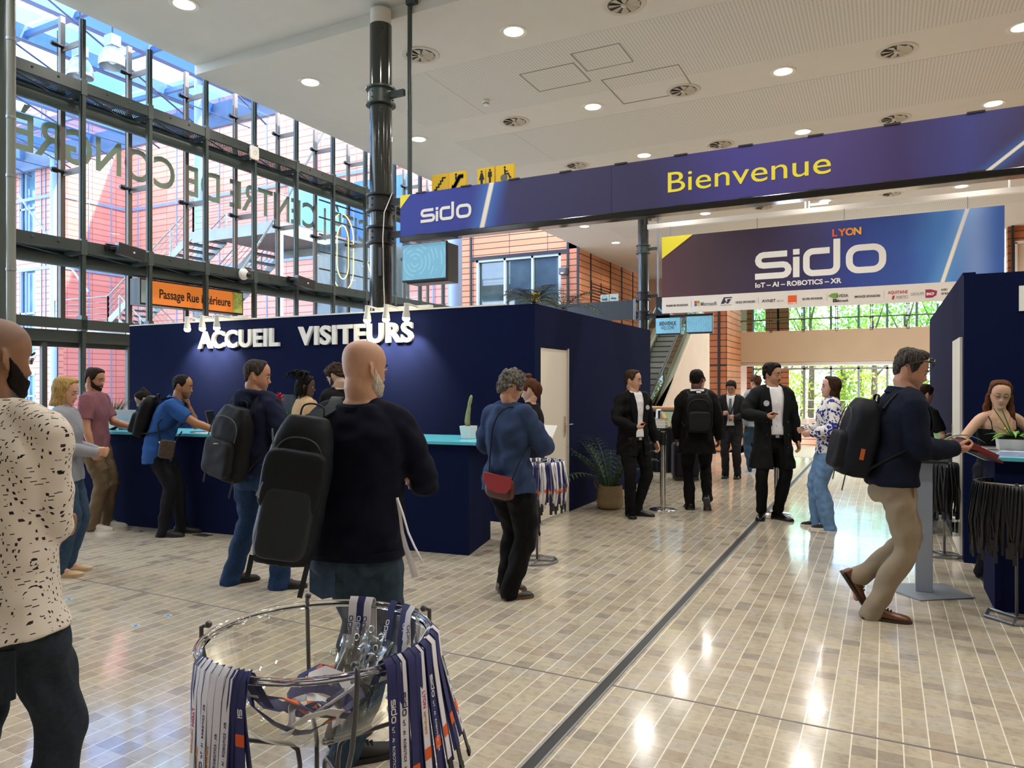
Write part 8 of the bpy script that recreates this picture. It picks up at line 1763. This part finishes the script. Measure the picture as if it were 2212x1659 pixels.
for px, q, lab, c, sz in ((426, .16, 'black phone under the hand on the teal counter', M_BLACK, (.07, .035)), (446, .25, 'folded red and white leaflet on the teal counter', mat('leaflet red', '#c9564a', .6), (.05, .06)), (436, .10, 'white paper on the teal counter beside the phone', M_WHITE, (.09, .05)), (246.5, .2, 'black card reader on the counter left end', M_BLACK, (.08, .05))):
    p = on_counter(px, q); e = empty('paper' if 'paper' in lab or 'leaflet' in lab else 'phone' if 'phone' in lab else 'card_reader', (p[0], p[1], CZT), lab, 'paper' if 'paper' in lab or 'leaflet' in lab else 'phone' if 'phone' in lab else 'card reader'); mb = MB(); h = .004 if 'black' in lab else .0015; mb.obox((p[0], p[1], CZT + h + (.012 if 'reader' in lab else 0)), (sz[0], .01, 0.03 if 'reader' in lab else 0), (-.01, sz[1], 0), (0, 0, h)); mb.build('body', c, e)
x0 = at_y(2105, 6.3)[0]
def brochure(x, y, n, label, z0=1.09, grp_='brochures on the right counter'):
    for i in range(n):
        e = empty('brochure', (x, y, z0 + .006 * i), label, 'brochure', grp_); dx, dy = g.uniform(-.012, .012), g.uniform(-.008, .008); mb = MB(); mb.box(x + dx, x + dx + .30, y + dy, y + dy + .15, z0 + .006 * i, z0 + .006 * i + .005); mb.build('pages', M_WHITE, e)
        mb = MB(); mb.box(x + dx + .07, x + dx + .299, y + dy + .001, y + dy + .149, z0 + .006 * i + .005, z0 + .006 * i + .0056); mb.build('printed_cover', mat('dark purple print', '#2a2440', .4, noise=.5, nscale=14), e)
        if i == n - 1: sido((x + dx + .15, y + dy + .05, z0 + .006 * i + .0058), (1, 0, 0), (0, 1, 0), .025, M_LOGO, e, .0004)
g = np.random.default_rng(2); brochure(x0, 6.45, 6, 'brochure with dark purple cover, rear stack on the right counter'); brochure(x0 + .02, 6.27, 5, 'brochure with dark purple cover, front stack on the right counter', grp_='front brochure stack on the right counter')
for i in range(5):
    e = empty('paper_bundle', (x0 + .14, 6.13, 1.09), 'pale folded sheet bundle with clips at the teal counter edge', 'paper', 'folded sheets on the right counter'); y = 6.10 + .012 * i; mb = MB(); mb.box(x0 + .10 + .01 * i, x0 + .55, y, y + .10, 1.09 + .007 * i, 1.095 + .007 * i); mb.build('sheet', mat('pale blue paper', '#b9c6e2', .6), e); mb = MB(); mb.box(x0 + .095 + .01 * i, x0 + .12 + .01 * i, y + .03, y + .05, 1.09 + .007 * i, 1.097 + .007 * i); mb.build('clip', M_CHROME, e)
for i, dx in enumerate((.36, .46, .52)):
    e = empty('lanyard', (x0 + dx, 6.2, 1.1), 'rolled pale lanyard lying on the right counter edge', 'lanyard', 'rolled lanyards on the right counter'); mb = MB(); mb.ribbon([(x0 + dx + (.045 - .0012 * k) * math.cos(k * .5), 6.11 + .03 * i + .006 * math.sin(k), 1.135 + (.03 - .001 * k) * math.sin(k * .5)) for k in range(24)], .02, (0, 1, .1)); mb.build('ribbon', M_LW if i != 1 else M_LN, e, smooth=True)
# ------------------------------------------------------------------ grey post and plant behind the walking man
x, y = at(1998, 5.6); e = empty('information_stand', (x, y, 0), 'light grey square post on a flat plate behind the walking man', 'stand')
mb = MB(); P = [at(px, 829.5 and 2507 / (py - 829.5)) for px, py in ((1925, 1276), (1988, 1299), (2106, 1293), (2040, 1262), (1945, 1262))]; mb.prism(P, (0, 0, 0), (1, 0, 0), (0, 1, 0), (0, 0, .008)); mb.build('base_plate', mat('grey powder coat', '#7d838c', .45, .3), e)
mb = MB(); mb.box(x - .065, x + .05, y - .06, y + .06, .008, 1.03); mb.build('post', mat('silver grey coat', '#8f98a6', .35, .4), e, bevel=.003); mb = MB(); mb.obox((x, y + .02, 1.04), (.15, 0, 0), (0, .15, .03), (0, -.004, .012)); mb.build('top_panel', M_BLACK, e, bevel=.004)
X0, Y0 = x + .09, y + .05; e = empty('long_leaf_plant', (X0, Y0, 1.055), 'plant with long arching leaves behind the red folder', 'plant')
mb = MB(); mb.lathe((X0, Y0, 1.055), [(.045, 0), (.055, .09), (.05, .09), (.001, .08)], 20); mb.build('pot', M_CHAR, e, smooth=True, auto=40); g = np.random.default_rng(31)
for a, L, v in ((.1, .36, 1.2), (.5, .28, 1.0), (2.6, .24, 1.0), (3.4, .2, .8), (-.5, .24, .9), (4.4, .22, 1.1), (1.6, .3, 1.4)): mb = MB(); blade(mb, (X0, Y0, 1.13), (math.cos(a), math.sin(a), v), L, .045, 1.7, 10, .15); mb.build('leaf', M_GRN2, e, smooth=True)
# floor stickers and socket plates
for px, py, lab in ((149, 1295, 'small blue round floor sticker, left one'), (363, 1330, 'small blue round floor sticker, right one'), (293, 1352, 'small blue round floor sticker, nearest one')):
    x, y = at(px, 2507 / (py - 829.5)); e = empty('floor_sticker', (x, y, 0), lab, 'sticker'); mb = MB(); mb.tube((x, y, 0), (x, y, .0015), .028, n=24); mb.build('disc', mat('pale blue sticker', '#9db8cc', .4), e); mb = MB(); mb.tube((x, y, .0015), (x, y, .0022), .012, n=16); mb.build('centre_dot', mat('blue dot', '#3a5f86', .4), e)
x, y = at(438, 7.68); e = empty('floor_outlet', (x, y, 0), 'dark metal floor outlet plate before the counter', 'outlet'); mb = MB(); mb.box(x - .1, x + .1, y - .05, y + .05, 0, .003); mb.build('plate', M_DARK, e)
